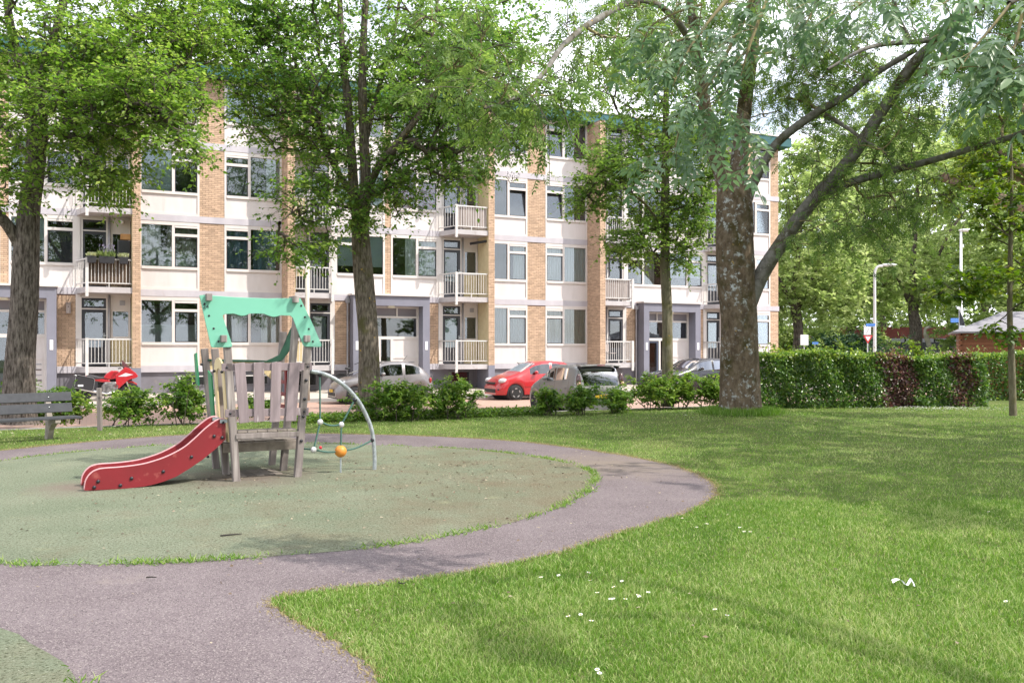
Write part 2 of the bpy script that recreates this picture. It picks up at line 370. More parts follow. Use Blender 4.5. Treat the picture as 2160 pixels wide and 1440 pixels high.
# ================================================================ apartment building (local x = s, y = inwards, z = up)
brick_m = M('yellow_brick', (.55, .385, .27), .85, (.47, .33, .225), 7, c3=(.35, .245, .16), scale3=3.2, p3=(.62, .82), rnd=.16, bump=.35, bscale=120)
mortar_m = M('mortar', (.30, .205, .16), .95, (.25, .17, .135), 4)
pbrick_m = M('painted_brick', (.60, .50, .30), .8, (.54, .44, .26), 5, bump=.25, bscale=60)
white_m = M('white_frame_paint', (.66, .61, .58), .45, (.61, .565, .535), 2.0)
panel_m = M('white_spandrel', (.66, .61, .595), .5, (.60, .55, .53), 3.0, c3=(.50, .45, .42), scale3=2.6, p3=(.64, .85), stretch=(1, 1, .18))
band_m = M('concrete_band', (.50, .475, .505), .8, (.43, .405, .44), 2.0, c3=(.42, .38, .38), scale3=2.6, p3=(.64, .8), stretch=(1, 1, .35), bump=.15)
grey_m = M('grey_render', (.205, .205, .25), .85, (.18, .18, .22), 1.5, bump=.2, bscale=90)
plinth_m = M('grey_plinth', (.20, .19, .215), .9, (.16, .15, .17), 2, c3=(.28, .25, .24), scale3=2, p3=(.6, .8))
dark_m = M('charcoal_frame', (.028, .028, .036), .4)
room_m = M('room_gloom', (.07, .068, .062), .9, (.045, .043, .04), .8)  # near-black tone paints in the darkness of deeper rooms
teal_m = M('teal_fascia', (.018, .085, .092), .55, (.022, .11, .115), .7)
rail_m = M('white_rail_paint', (.63, .605, .59), .4, (.56, .535, .51), 5)
wood_b = M('brown_boards', (.13, .085, .055), .8, (.075, .05, .035), 12, stretch=(1, 1, .06), rnd=.2)
wood_g = M('grey_boards', (.40, .34, .31), .85, (.28, .235, .22), 12, stretch=(1, 1, .06), rnd=.15)
zinc_m = M('zinc_pipe', (.42, .41, .43), .5, (.34, .33, .35), 4, metal=.3)
black_m = M('black_plastic', (.018, .018, .02), .45)
steel_m = M('steel', (.6, .6, .6), .3, metal=1)
frost_m = M('frosted_film', (.34, .37, .36), .5, (.27, .30, .29), 3)
blind_m = M('pale_blind', (.52, .56, .54), .8, (.47, .51, .49), 1)
glass_m = glass_mat('window_glass')
def curtain_mat(name, a, b_): return M(name, a, .9, b_, 9, stretch=(1, 1, .05))
CUR = {'white': curtain_mat('white_curtain', (.72, .70, .67), (.58, .56, .54)), 'beige': curtain_mat('beige_curtain', (.52, .47, .39), (.36, .32, .26)),
       'blue': curtain_mat('blue_curtain', (.24, .34, .44), (.10, .15, .20)), 'red': M('red_pattern_curtain', (.42, .03, .06), .85, (.50, .42, .40), 9, p=(.52, .58)),
       'blind': blind_m, 'frost': frost_m, 'dark': M('dark_screen', (.10, .095, .105), .7, (.085, .08, .09), 2)}
BLD = thing('apartment_building', 'four-storey flat block of yellow brick with white window panels and grey entrance portals', 'building', (FX, FY, 0), FANG)
FL = [1.12, 3.93, 6.73, 9.53]; ST = 2.81; BH = .24
def bb(m_, s0, s1, o0, o1, z0, z1): return m_.box(s0, s1, -o1, -o0, z0, z1)
def part(name, mat, boxes, parent=None, bevel=0):
    m_ = MB()
    for b in boxes: bb(m_, *b)
    return m_.build(name, mat, parent or BLD, bevel=bevel)
# ---- body behind the facade, roof
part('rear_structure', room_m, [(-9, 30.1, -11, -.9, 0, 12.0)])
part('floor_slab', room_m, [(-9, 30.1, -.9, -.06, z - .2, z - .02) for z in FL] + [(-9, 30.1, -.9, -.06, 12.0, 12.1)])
part('end_wall', mortar_m, [(30.13, 30.16, -11, -.02, 0, 12.1)])
roof = part('roof', M('bitumen_roof', (.05, .05, .052), .9), [(-9.2, 30.4, -11.3, .1, 12.1, 12.42)])
part('fascia', teal_m, [(-9.2, 30.45, .1, .62, 11.98, 12.42), (30.4, 30.5, -11, .1, 11.98, 12.42)], roof)
part('roof_trim', white_m, [(-9.2, 30.47, .06, .66, 12.42, 12.47)], roof)
# ---- bricks
BW, BHt, PW, PH = .21, .058, .222, .0705
brick_me = None
brick_list = []      # (s, o, z, length, axis) centre points; axis 0 front, 1 left side (faces -s)
def brick_region(a0, a1, z0, z1, const, axis=0, pick=False):
    n = int((z1 - z0) / PH)
    for i in range(n):
        z = z0 + PH * (i + .5); x = a0 + (0 if i % 2 else -PW / 2)
        while x < a1 - .02:
            l = max(a0, x); r = min(a1, x + BW)
            if r - l > .03: brick_list.append(((l + r) / 2, const, z, r - l, axis, pick))
            x += PW
def brick_wall(s0, s1, z0, z1, o=0.0, name='brick_wall'):
    return part(name, mortar_m, [(s0, s1, -.25, o - .012, z0, z1)])
WALLS = []
def panel_of_bricks(s0, s1, z0, z1, o=0.0, pick=False):
    w = brick_wall(s0, s1, z0, z1, o); brick_region(s0 + .004, s1 - .004, z0 + .005, z1, o, 0, pick); WALLS.append((w, s0, s1, z0, z1)); return w
TOP = 11.98
def pier(s0, left_paint, right_side=True, z1=TOP):
    w = part('pier', mortar_m, [(s0 + .012, s0 + .268, -.25, 1.138, 1.0, z1)])
    brick_region(s0 + .002, s0 + .278, 1.06, z1, 1.15, 0, s0 < 0)
    if left_paint: part('painted_side', pbrick_m, [(s0 + .004, s0 + .012, 0.0, 1.135, 1.0, z1)], w)
    else: brick_region(.01, 1.14, 1.06, z1, s0, 1)
    part('pier_base', grey_m, [(s0 - .005, s0 + .285, -.2, 1.155, 0, 1.06)], w)
    return w
for b in (0, 13.8, 27.6):
    pier(b - .38, True)
    if b < 20: pier(b + 5.06, False)
def split_levels(): return [(FL[i] + (0 if i else -.02), FL[i] + ST - BH) for i in range(4)]
for b in (0, 13.8):
    for z0, z1 in split_levels(): panel_of_bricks(b + 2.0, b + 2.9, z0, min(z1, TOP), 0, b == 0)
for z0, z1 in split_levels(): panel_of_bricks(29.6, 30.14, z0, min(z1, TOP))
for c in (-4.42, 9.38, 23.18):       # brick beside the portals on the ground floor, thin strip between the upper windows
    panel_of_bricks(c - 2.42, c - 1.55, 1.1, 3.69); panel_of_bricks(c + 1.55, c + 2.42, 1.1, 3.69)
    for z0, z1 in split_levels()[1:]: panel_of_bricks(c - .13, c + .13, z0, min(z1, TOP))
panel_of_bricks(-9, -6.84, .2, TOP)
# turn the list into geometry: 300 of the largest as objects, the rest as one part
me_cache = {}
def unit_brick(L, axis):
    k = (round(L, 2), axis)
    if k not in me_cache:
        m_ = MB(); m_.box(-L / 2, L / 2, -.004, .016, -BHt / 2, BHt / 2) if axis == 0 else m_.box(-.004, .016, -L / 2, L / 2, -BHt / 2, BHt / 2)
        me_cache[k] = m_.mesh('brick', brick_m)
    return me_cache[k]
rr = np.random.default_rng(11)
picked = [q for q in brick_list if q[5] and 4.0 < q[2] < 6.4 and q[3] > .1]
picked.sort(key=lambda q: (q[0] < 1, abs(q[2] - 5.2))); picked = picked[:300]; pset = set(id(q) for q in picked)
pier_obj = [o for o in BLD.children if o.name.startswith('pier')][0]
for q in picked:
    par = pier_obj if q[1] > 1 else next(w for w, s0, s1, z0, z1 in WALLS if s0 - .1 < q[0] < s1 + .1 and z0 - .05 < q[2] < z1 + .05)
    link('brick', unit_brick(q[3], 0), par, (q[0], -q[1] + rr.normal(0, .0012), q[2]))
allv, allt, tnt = [], [], []
fcs = np.array([[0, 1, 5], [0, 5, 4], [1, 2, 6], [1, 6, 5], [3, 0, 4], [3, 4, 7], [4, 5, 6], [4, 6, 7], [0, 3, 2], [0, 2, 1]])
k = 0
for q in brick_list:
    if id(q) in pset: continue
    a, c, z, L, ax, _ = q; j = rr.normal(0, .0012)
    if ax == 0: x0, x1, y0, y1 = a - L / 2, a + L / 2, -c - .004 + j, -c + .016
    else: x0, x1, y0, y1 = c - .004 + j, c + .016, -a - L / 2, -a + L / 2
    z0, z1 = z - BHt / 2, z + BHt / 2
    v8 = [(x0, y0, z0), (x1, y0, z0), (x1, y1, z0), (x0, y1, z0), (x0, y0, z1), (x1, y0, z1), (x1, y1, z1), (x0, y1, z1)]
    if ax == 1: f_ = np.array([[3, 0, 4], [3, 4, 7], [0, 1, 5], [0, 5, 4], [2, 3, 7], [2, 7, 6], [4, 5, 6], [4, 6, 7], [0, 3, 2], [0, 2, 1]])
    else: f_ = fcs
    allv += v8; allt.append(f_ + k); tnt += [rr.random()] * 10; k += 8
bm_ = tri_mesh('brick_courses', np.array(allv), np.concatenate(allt), brick_m, np.array(tnt))
bm_.polygons.foreach_set('use_smooth', np.zeros(len(bm_.polygons), bool)); tag(link('brick_courses', bm_, BLD), kind='stuff')
# ---- concrete bands
for i in range(4):
    z = FL[i]
    for b in (0, 13.8):
        part('concrete_band', band_m, [(b - .09, b + 5.05, -.2, .035, z - BH, z)])
    part('concrete_band', band_m, [(27.51, 30.17, -.2, .035, z - BH, z)])
    if i != 1:
        for c in (-4.42, 9.38, 23.18):
            sp = [(c - 2.45, c + 2.45)] if i > 1 else [(c - 2.45, c - 1.63), (c + 1.63, c + 2.45)]
            for x0, x1 in sp: part('concrete_band', band_m, [(x0, x1, -.2, .035, z - BH, z)])
    else:
        for c in (-4.42, 9.38, 23.18):
            for x0 in (c - 2.45, c + 1.63): part('concrete_band', band_m, [(x0, x0 + .82, -.2, .035, z - BH, z)])
# ---- plinth with basement windows
part('plinth', plinth_m, [(-9, 30.1, -.5, -.06, 0, .9)])
for b in (0, 13.8):
    for x0 in (b + 1.25, b + 3.6):
        w = part('basement_window', M('plinth_frame', (.13, .125, .14), .6), [(x0, x0 + 1.0, -.07, -.03, .32, .84)])
        part('pane', M('dark_glass', (.02, .022, .024), .08, spec=.8), [(x0 + .1, x0 + .9, -.03, -.022, .40, .76)], w)
        part('guard_rail', rail_m, [(x0 - .05, x0 + 1.1, .25, .29, .70, .74), (x0 - .05, x0, -.05, .29, .70, .735), (x0 + 1.05, x0 + 1.1, -.05, .29, .70, .735), (x0, x0 + .04, .25, .285, .1, .7), (x0 + .45, x0 + .48, .25, .285, .1, .7), (x0 + 1.02, x0 + 1.06, .25, .285, .1, .7)], w)
for x0 in (5.5, 12.1, 19.4, -1.6, 25.9):
    w = part('basement_door', M('plinth_frame', (.13, .125, .14), .6), [(x0, x0 + 1.15, -.07, -.03, .1, .84)])
    part('pane', MATS['dark_glass'], [(x0 + .12, x0 + .9, -.03, -.022, .32, .76)], w)
# ---- windows
def curtain(par, kind, s0, s1, z0, z1, o=-.10, waves=9):
    if kind in ('blind', 'frost', 'dark'):
        return part('blind' if kind != 'frost' else 'frosted_film', CUR[kind], [(s0, s1, o - .004, o, z0, z1)], par)
    n = max(8, int((s1 - s0) * 34)); top, bot = [], []; ph = random.random() * 6
    for i in range(n + 1):
        t = i / n; x = s0 + (s1 - s0) * t; y = .022 * math.sin(ph + t * (s1 - s0) * 52) + .015 * math.sin(ph * 2 + t * 23)
        top.append((x, -o + y * .8, z1)); bot.append((x + .01 * math.sin(t * 31), -o + y * 1.25, z0))
    m_ = MB(); m_.grid([bot, top]); return m_.build('curtain', CUR[kind], par, smooth=True)
def window(s0, s1, zb, wide='L', cur=(), tilt=False, lower=True):
    zt = zb + ST - BH; gl0, gl1 = zb + .87, zb + 2.42; fr = .075; mu = .1
    nar = .80
    ms = s1 - fr - nar - mu if wide == 'L' else s0 + fr + nar            # mullion start
    tz = gl1 - .36                                                     # transom over the casement
    n0, n1 = (ms + mu, s1 - fr) if wide == 'L' else (s0 + fr, ms)
    w0, w1 = (s0 + fr, ms) if wide == 'L' else (ms + mu, s1 - fr)
    fb = [(s0, s0 + fr, -.06, .02, zb, zt), (s1 - fr, s1, -.06, .02, zb, zt), (s0 + fr, s1 - fr, -.06, .02, gl1, zt), (s0 + fr, s1 - fr, -.06, .02, zb, zb + .08),
          (s0 + fr, s1 - fr, -.06, .045, gl0 - .1, gl0), (ms, ms + mu, -.06, .018, gl0, gl1), (n0, n1, -.06, .018, tz - .05, tz + .05)]
    w = part('window', white_m, fb)
    part('spandrel_panel', panel_m, [(s0 + fr, s1 - fr, -.06, -.012, zb + .08, gl0 - .1)], w)
    part('vent_grille', white_m, [(n0, n1, -.05, .03, gl1 - .085, gl1 - .015)], w)
    part('shadow_gap', dark_m, [(s0, s1, -.06, .012, zb + .0, zb + .015)], w)
    part('pane', glass_m, [(w0, w1, -.045, -.039, gl0, gl1)], w)
    part('pane', glass_m, [(n0, n1, -.045, -.039, tz + .05, gl1 - .085)], w)
    c0 = tz - .05; q = .035
    if tilt:
        m_ = MB(); m_.box(0, n1 - n0, -.02, .02, 0, q); m_.box(0, n1 - n0, -.02, .02, c0 - gl0 - q, c0 - gl0); m_.box(0, q, -.02, .02, q, c0 - gl0 - q); m_.box(n1 - n0 - q, n1 - n0, -.02, .02, q, c0 - gl0 - q)
        sh = m_.build('casement', dark_m, w, loc=(n0, .05, gl0)); sh.rotation_euler = (-math.radians(8), 0, 0)
        m_ = MB(); m_.box(q, n1 - n0 - q, -.004, .003, q, c0 - gl0 - q); pn = m_.build('pane', glass_m, w, loc=(n0, .05, gl0)); pn.rotation_euler = (-math.radians(8), 0, 0)
    else:
        part('casement', dark_m, [(n0, n1, -.05, -.005, gl0, gl0 + q), (n0, n1, -.05, -.005, c0 - q, c0), (n0, n0 + q, -.05, -.005, gl0 + q, c0 - q), (n1 - q, n1, -.05, -.005, gl0 + q, c0 - q)], w)
        part('pane', glass_m, [(n0 + q, n1 - q, -.03, -.024, gl0 + q, c0 - q)], w)
    for c in cur:                              # (kind, fraction from, fraction to, z from, z to)
        a, b_ = s0 + fr + (s1 - s0 - 2 * fr) * c[1], s0 + fr + (s1 - s0 - 2 * fr) * c[2]
        curtain(w, c[0], a, b_, gl0 + (gl1 - gl0) * c[3], gl0 + (gl1 - gl0) * c[4], -.10 if len(c) < 6 else c[5])
    return w
full = lambda k: (k, 0, 1, 0, 1)
styles = {(0, 0, 'L'): [('frost', .0, 1, 0, .42, -.06)], (0, 0, 'R'): [('white', 0, .3, 0, 1), ('white', .66, 1, 0, 1)],
          (0, 1, 'L'): [('white', 0, .34, 0, 1), ('beige', .46, .55, 0, 1), ('frost', 0, 1, 0, .3, -.06), ('beige', .62, 1, 0, 1, -.2)], (0, 1, 'R'): [('blue', 0, .42, 0, 1), ('blue', .5, .92, 0, 1)],
          (0, 2, 'L'): [('blind', 0, .6, 0, 1, -.12)], (0, 2, 'R'): [('dark', 0, .42, 0, .8, -.08), ('white', .75, 1, 0, 1)], (0, 3, 'L'): [('white', 0, .5, 0, 1)], (0, 3, 'R'): [full('blind')],
          (1, 0, 'L'): [full('white')], (1, 0, 'R'): [full('beige'), ('white', 0, .4, 0, .8, -.1)],
          (1, 1, 'L'): [('white', 0, .2, 0, 1), ('white', .7, 1, 0, 1)], (1, 1, 'R'): [full('white')], (1, 2, 'R'): [('dark', .8, 1, 0, 1, -.08)], (1, 3, 'R'): [('dark', .8, 1, 0, 1, -.08)],
          (2, 0, 'L'): [full('blind')], (2, 1, 'L'): [full('white')]}
for bi, b in enumerate((0, 13.8, 27.6)):
    for i in range(4):
        window(b - .1, b + 2.0, FL[i], 'L', styles.get((bi, i, 'L'), ()), tilt=(bi == 1 and i >= 2))
        if bi < 2: window(b + 2.9, b + 5.06, FL[i], 'R', styles.get((bi, i, 'R'), ()), tilt=(bi == 1 and i >= 2))
ust = {(0, 1, 1): [('blind', 0, .6, .5, 1), ('dark', .6, 1, 0, .8, -.08)], (0, 2, 1): [('blind', 0, .6, .2, 1), ('dark', .6, 1, 0, .8, -.08)],
       (1, 1, 0): [('blind', 0, 1, .2, 1)], (1, 1, 1): [('white', .3, 1, 0, 1)], (1, 2, 1): [full('red')], (1, 2, 0): [full('blind')],
       (2, 1, 0): [('beige', .3, .8, 0, 1)], (2, 1, 1): [('blind', 0, 1, .25, 1)]}
for ci, c in enumerate((-4.42, 9.38, 23.18)):
    for i in (1, 2, 3):
        window(c - 2.2, c - .13, FL[i], 'R', ust.get((ci, i, 0), ()))
        window(c + .13, c + 2.2, FL[i], 'L', ust.get((ci, i, 1), ()))
        for x0 in (c - 2.45, c + 2.2): part('pilaster', white_m, [(x0, x0 + .25, -.2, .03, FL[i], FL[i] + ST - BH)])
# ---- balconies
bal_me = MB().box(-.009, .009, -.006, .006, 0, .80).mesh('baluster', rail_m)
slab_m = M('balcony_concrete', (.48, .45, .455), .8, (.41, .38, .38), 2.4, c3=(.34, .29, .27), scale3=3.5, p3=(.62, .8), bump=.2)
def balcony(p, sgn, fl, boards=None, blind=None, flue=None):
    # p: pier face, sgn -1 when the balcony lies to the left of its pier
    z = FL[fl]; x = lambda d: p + sgn * d
    m_ = MB(); out = [(x(0), -.02, 0), (x(0), -1.1, 0), (x(1.45), -1.1, 0), (x(1.8), -.02, 0)]
    if sgn > 0: out = out[::-1]
    m_.prism([(a, b_, z - .22) for a, b_, _ in out], (0, 0, .20)); bal = m_.build('balcony', slab_m, BLD, fixn=True)
    px, py = x(1.45), -1.1
    a, b_ = sorted((x(1.45) - .05, x(1.45) + .05)); part('corner_post', rail_m, [(a, b_, 1.1, 1.17, z - .36, z + 1.0)], bal)
    m_ = MB(); zr = z + .96
    m_.beam((x(.02), -1.06, zr), (x(1.45), -1.06, zr), .04, .05); m_.beam((x(1.45), -1.06, zr), (x(1.8), .0, zr), .04, .05); m_.build('handrail', rail_m, bal)
    m_ = MB(); m_.beam((x(.02), -1.06, z + .12), (x(1.45), -1.06, z + .12), .03, .035); m_.beam((x(1.45), -1.06, z + .12), (x(1.8), 0, z + .12), .03, .035)
    m_.beam((x(.75), -1.06, z - .05), (x(.75), -1.06, z + .12), .05, .03); m_.build('bottom_rail', rail_m, bal)
    for d in np.arange(.08, 1.42, .112): link('baluster', bal_me, bal, (x(d), -1.06, z + .135))
    for t in (.14, .30, .46, .62, .78, .93): link('baluster', bal_me, bal, (x(1.45 + .35 * t), -1.06 * (1 - t), z + .135))
    if boards:
        for d in np.arange(.04, 1.38, .135):
            l, r = sorted((x(d), x(d + .122))); part('board', boards, [(l, r, .99, 1.012, z + .03, z + .93)], bal)
    # back wall: door with top light, pipe, narrow window over a painted panel
    d1, d0 = 1.68, .78
    l, r = sorted((x(d0), x(d1)))
    dr = part('balcony_door', white_m, [(l, l + .05, -.1, .03, z, z + 2.5), (r - .05, r, -.1, .03, z, z + 2.5), (l + .05, r - .05, -.1, .03, z + 2.45, z + 2.5), (l + .05, r - .05, -.1, .03, z + 2.04, z + 2.08)])
    l += .05; r -= .05
    part('door_leaf', dark_m, [(l, l + .11, -.07, .02, z + .02, z + 2.04), (r - .11, r, -.07, .02, z + .02, z + 2.04), (l + .11, r - .11, -.07, .02, z + 1.93, z + 2.04), (l + .11, r - .11, -.07, .02, z + .02, z + .68)], dr)
    part('pane', glass_m, [(l + .11, r - .11, -.04, -.034, z + .68, z + 1.93)], dr)
    part('top_light', dark_m, [(l, l + .08, -.07, .015, z + 2.08, z + 2.45), (r - .08, r, -.07, .015, z + 2.08, z + 2.45), (l + .08, r - .08, -.07, .015, z + 2.37, z + 2.45), (l + .08, r - .08, -.07, .015, z + 2.08, z + 2.15)], dr)
    part('pane', glass_m, [(l + .08, r - .08, -.04, -.034, z + 2.15, z + 2.37)], dr)
    hx = (r - .07) if sgn < 0 else (l + .07)
    m_ = MB(); m_.beam((hx, -.04, z + .98), (hx, -.04, z + 1.2), .03, .02); m_.beam((hx, -.06, z + 1.1), (hx - .13 * -sgn * -1, -.06, z + 1.1), .02, .02); m_.build('door_handle', steel_m, dr)
    if blind: curtain(dr, blind, l + .13, r - .13, z + .7, z + 1.9, -.1)
    m_ = MB(); m_.tube([(x(.72), -.06, z), (x(.72), -.06, z + 2.57)], .035, 8); m_.build('drain_pipe', zinc_m, dr, smooth=True)
    l, r = sorted((x(.02), x(.68)))
    w = part('side_window', white_m, [(l, l + .07, -.1, .02, z + .98, z + 2.5), (r - .07, r, -.1, .02, z + .98, z + 2.5), (l + .07, r - .07, -.1, .02, z + .98, z + 1.07), (l + .07, r - .07, -.1, .02, z + 1.98, z + 2.06), (l + .07, r - .07, -.1, .0, z + 2.06, z + 2.5)])
    part('pane', glass_m, [(l + .07, r - .07, -.05, -.044, z + 1.07, z + 1.98)], w)
    if fl == 0: part('vent_grille', zinc_m, [(l + .3, l + .48, -.0, .02, z + 2.2, z + 2.38)], w)
    part('painted_panel', pbrick_m, [(l, r, -.1, .004, z, z + .98)], w)
    part('wall_strip', white_m, [tuple(sorted((x(.68), x(.78)))) + (-.12, -.005, z, z + 2.57)], w)
    a, b_ = sorted((x(1.68), x(1.82))); part('jamb', white_m, [(a, b_, -.12, .025, z, z + 2.57)], dr)
    part('head_panel', white_m, [tuple(sorted((x(.0), x(1.7)))) + (-.1, .0, z + 2.5, z + 2.8)], dr)
    if flue:
        m_ = MB(); m_.tube([(x(.02), -.95, z + 2.36), (x(.55), -.45, z + 2.28)], .055, 10) if flue == 'black' else m_.tube([(x(.30), .0, z + 2.42), (x(.34), -.75, z + 2.34)], .07, 12)
        m_.build('flue_pipe', black_m if flue == 'black' else rail_m, bal, smooth=True)
    return bal
BAL = {}
for bi, b in enumerate((0, 13.8, 27.6)):
    for i in range(4):
        BAL[(bi, 'L', i)] = balcony(b - .38, -1, i, {(0, 1): wood_b, (1, 2): wood_g, (1, 3): wood_g}.get((bi, i)), {(1, 0): 'blind', (2, 0): 'blind'}.get((bi, i)), {(0, 1): 'white', (0, 2): 'white', (1, 1): 'black'}.get((bi, i)))
        if bi < 2: BAL[(bi, 'R', i)] = balcony(b + 5.34, 1, i, {(1, 1): wood_g}.get((bi, i)), {(0, 0): 'frost'}.get((bi, i)))
# ---- entrance portals
plate_m = M('number_plate_white', (.75, .75, .76), .4)
slot_m = M('slot_dark', (.10, .07, .07), .5)
lamp_m = M('entrance_lamp', (.72, .66, .50), .4)
for ci, c in enumerate((-4.42, 9.38, 23.18)):
    po = part('entrance_portal', grey_m, [(c - 1.62, c - 1.32, -.2, .6, 0.02, 3.9), (c + 1.32, c + 1.62, -.2, .6, 0.02, 3.9), (c - 1.32, c + 1.32, -.2, .598, 3.5, 3.9)])
    part('roof_edge', white_m, [(c - 1.68, c + 1.66, -.1, .68, 3.9, 3.97)], po)
    a, b_ = c - 1.32, c + 1.32; o0, o1 = -.05, .06
    fr = [(a, a + .09, o0, o1, .1, 3.5), (b_ - .09, b_, o0, o1, .1, 3.5), (a + .09, b_ - .09, o0, o1, 3.42, 3.5), (a + .09, b_ - .09, o0, o1, 3.02, 3.1), (a + .09, b_ - .09, o0, o1, 2.14, 2.26)]
    fr += [(c - .55, c - .49, o0, o1, 3.1, 3.42), (c + .35, c + .41, o0, o1, 3.1, 3.42), (c - .42, c - .32, o0, o1, .1, 2.14), (c + .1, c + .2, o0, o1, .1, 2.14)]
    en = part('entrance_front', white_m, fr, po)
    part('top_panel', M('grey_top_panel', (.21, .195, .215), .6), [(a + .09, b_ - .09, -.04, .0, 3.1, 3.42)], po)
    part('pane', glass_m, [(a + .09, b_ - .09, .0, .006, 2.26, 3.02)], po)
    part('pane', glass_m, [(c - .32, c + .1, .0, .006, .1, 2.14)], po)
    door_m = M('blue_grey_door', (.045, .055, .085), .45)
    dd = part('entrance_door', door_m, [(a + .09, a + .2, -.03, .04, .12, 2.14), (c - .53, c - .42, -.03, .04, .12, 2.14), (a + .2, c - .53, -.03, .04, 2.04, 2.14), (a + .2, c - .53, -.03, .04, .12, .36)], po)
    part('pane', glass_m, [(a + .2, c - .53, .0, .006, .36, 2.04)], po)
    part('white_panel', panel_m, [(c + .2, b_ - .09, -.02, .03, .1, 2.14), (c + .2, b_ - .09, .03, .06, 1.36, 1.43)], po)
    for r_ in range(4):
        for q in (c + .28, c + .88):
            part('letter_slot', slot_m if r_ % 2 else zinc_m, [(q, q + .26, .03, .045, 1.18 - r_ * .19, 1.22 - r_ * .19)], po)
    for q in (c - 1.47, c + 1.47): part('number_plate', plate_m, [(q - .055, q + .055, .6, .615, 1.7, 2.05)], po, bevel=.006)
    part('ceiling_lamp', lamp_m, [(c - .12, c + .14, .25, .5, 3.42, 3.5)], po)
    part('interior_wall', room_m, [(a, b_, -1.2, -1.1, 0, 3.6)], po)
    m_ = MB(); m_.tube([(c - 1.72, -.1, .0), (c - 1.72, -.1, 3.6)], .04, 8); m_.box(c - 1.8, c - 1.64, -.18, -.02, 3.6, 3.78); m_.build('drain_pipe', zinc_m, po)
nb = MB(); nb.box(-2.5, -2.36, -.13, -.0, 2.95, 3.32); nb.box(-2.52, -2.34, -.17, .0, 3.32, 3.35); nb.lathe([(.016, -.004), (.016, .0)], 10, (-2.43, -.132, 3.18), 'y')
# ================================================================ playground tower with slide and climbing arch
gwood = M('weathered_wood', (.24, .205, .19), .9, (.155, .13, .12), 14, c3=(.46, .41, .38), scale3=9, p3=(.58, .75), stretch=(1, 1, .07), bump=.5, bscale=50, bdist=.004, rnd=.14)
bwood = M('purplish_boards', (.265, .21, .218), .9, (.185, .145, .15), 14, c3=(.55, .50, .49), scale3=26, p3=(.66, .78), stretch=(1, 1, .12), bump=.5, bscale=60, bdist=.003, rnd=.12)
dwood = M('deck_wood', (.24, .205, .175), .92, (.15, .125, .105), 10, bump=.5, bscale=40, bdist=.004, rnd=.16)
mint = M('mint_panel', (.165, .45, .325), .42, (.15, .41, .295), 1.5, c3=(.22, .48, .37), scale3=3, p3=(.6, .8))
dgreen = M('green_panel', (.015, .22, .085), .45, (.012, .17, .065), 3)
ddgreen = M('dark_green_edge', (.008, .055, .03), .5)
beige = M('beige_panel', (.62, .49, .27), .5, (.56, .43, .23), 4)
sred = M('slide_red', (.20, .009, .015), .48, (.165, .008, .012), 2.5, c3=(.33, .085, .07), scale3=7, p3=(.60, .80))
rimp = M('slide_rim', (.5, .27, .28), .45)
cap_m = M('black_cap', (.015, .015, .02), .35)
galv = M('galvanised', (.42, .45, .47), .42, (.30, .33, .35), 18, metal=.55, c3=(.55, .58, .6), scale3=30)
rope_m = M('green_rope', (.075, .16, .13), .85, (.045, .10, .08), 60)
orange = M('orange_ball', (.62, .245, .03), .5, (.52, .19, .025), 8, bump=.2, bscale=40)
PHI = math.radians(30); F0 = G(500, 1018); F0.z = 0
ta = Vector((math.cos(PHI), math.sin(PHI), 0)); tb = Vector((-math.sin(PHI), math.cos(PHI), 0))
TWR = thing('play_tower', 'weathered wooden play tower with mint green roof frame, red slide and rope climbing arch', 'play tower', F0, PHI)
def w2t(p): q = Vector(p) - F0; return Vector((q.dot(ta), q.dot(tb), p[2]))
def TL(px, py, off=0.0):
    d = Vector(((px - 1080) / F, 1, -(py - HZ) / F)); t = (F0.dot(tb) + off) / d.dot(tb)
    return w2t(d * t + Vector((0, 0, H)))
c1 = lambda x, y: (380 + x / 3.063, 590 + y / 3.063)         # coordinates of an enlarged detail
def cap(p, r=.022, par=None, n=(0, -1, 0)):
    m_ = MB(); m_.ball(p, r, 10, 6, (1, .75, 1)); return m_.build('bolt_cap', cap_m, par or TWR, smooth=True)
def post(base, top, off, w=.09, name='post'):
    a = TL(*base, off); a.z = -.02; b = TL(*top, off); m_ = MB(); m_.beam(a, b, w, w, (0, 1, 0)); return m_.build(name, gwood, TWR, bevel=.008), a, b
P1, a1, b1 = post((499, 1019), (479, 728), .02); P4, a4, b4 = post((627, 1013), (649, 728), .02)
P2, a2, b2 = post((478, 1005), (453, 735), .72); P3, a3, b3 = post((457, 991), (431, 735), 1.42)
P5, a5, b5 = post((597, 998), (626, 655), .72); P6, a6, b6 = post((573, 982), (598, 700), 1.42)
# roof frame
outl = [(125, 100), (165, 98), (350, 112), (560, 120), (740, 118), (778, 120), (850, 270), (914, 418), (910, 432), (898, 434), (806, 431), (796, 422), (760, 330), (728, 245), (712, 232), (650, 230), (625, 238), (600, 240), (570, 232), (540, 220), (490, 218), (450, 219), (425, 230), (400, 234), (375, 228), (350, 219), (290, 222), (275, 230), (280, 250), (310, 340), (337, 420), (334, 432), (322, 435), (212, 438), (200, 432), (165, 280)]
m_ = MB(); m_.prism([TL(*c1(*q), -.05) for q in outl][::-1], (0, .02, 0)); RF = m_.build('roof_frame', mint, TWR, bevel=.004, fixn=True)
for q in [(158, 155), (187, 232), (217, 314), (248, 398), (783, 167), (806, 241), (832, 317), (858, 398)]: cap(TL(*c1(*q), -.052), .014, RF)
for q in [(190, 112), (752, 125), (285, 380), (826, 380)]:
    c = TL(*c1(*q), -.13); m_ = MB(); m_.box(c.x - .035, c.x + .035, c.y, .12, c.z - .045, c.z + .045); m_.build('roof_beam', gwood, TWR, bevel=.006)
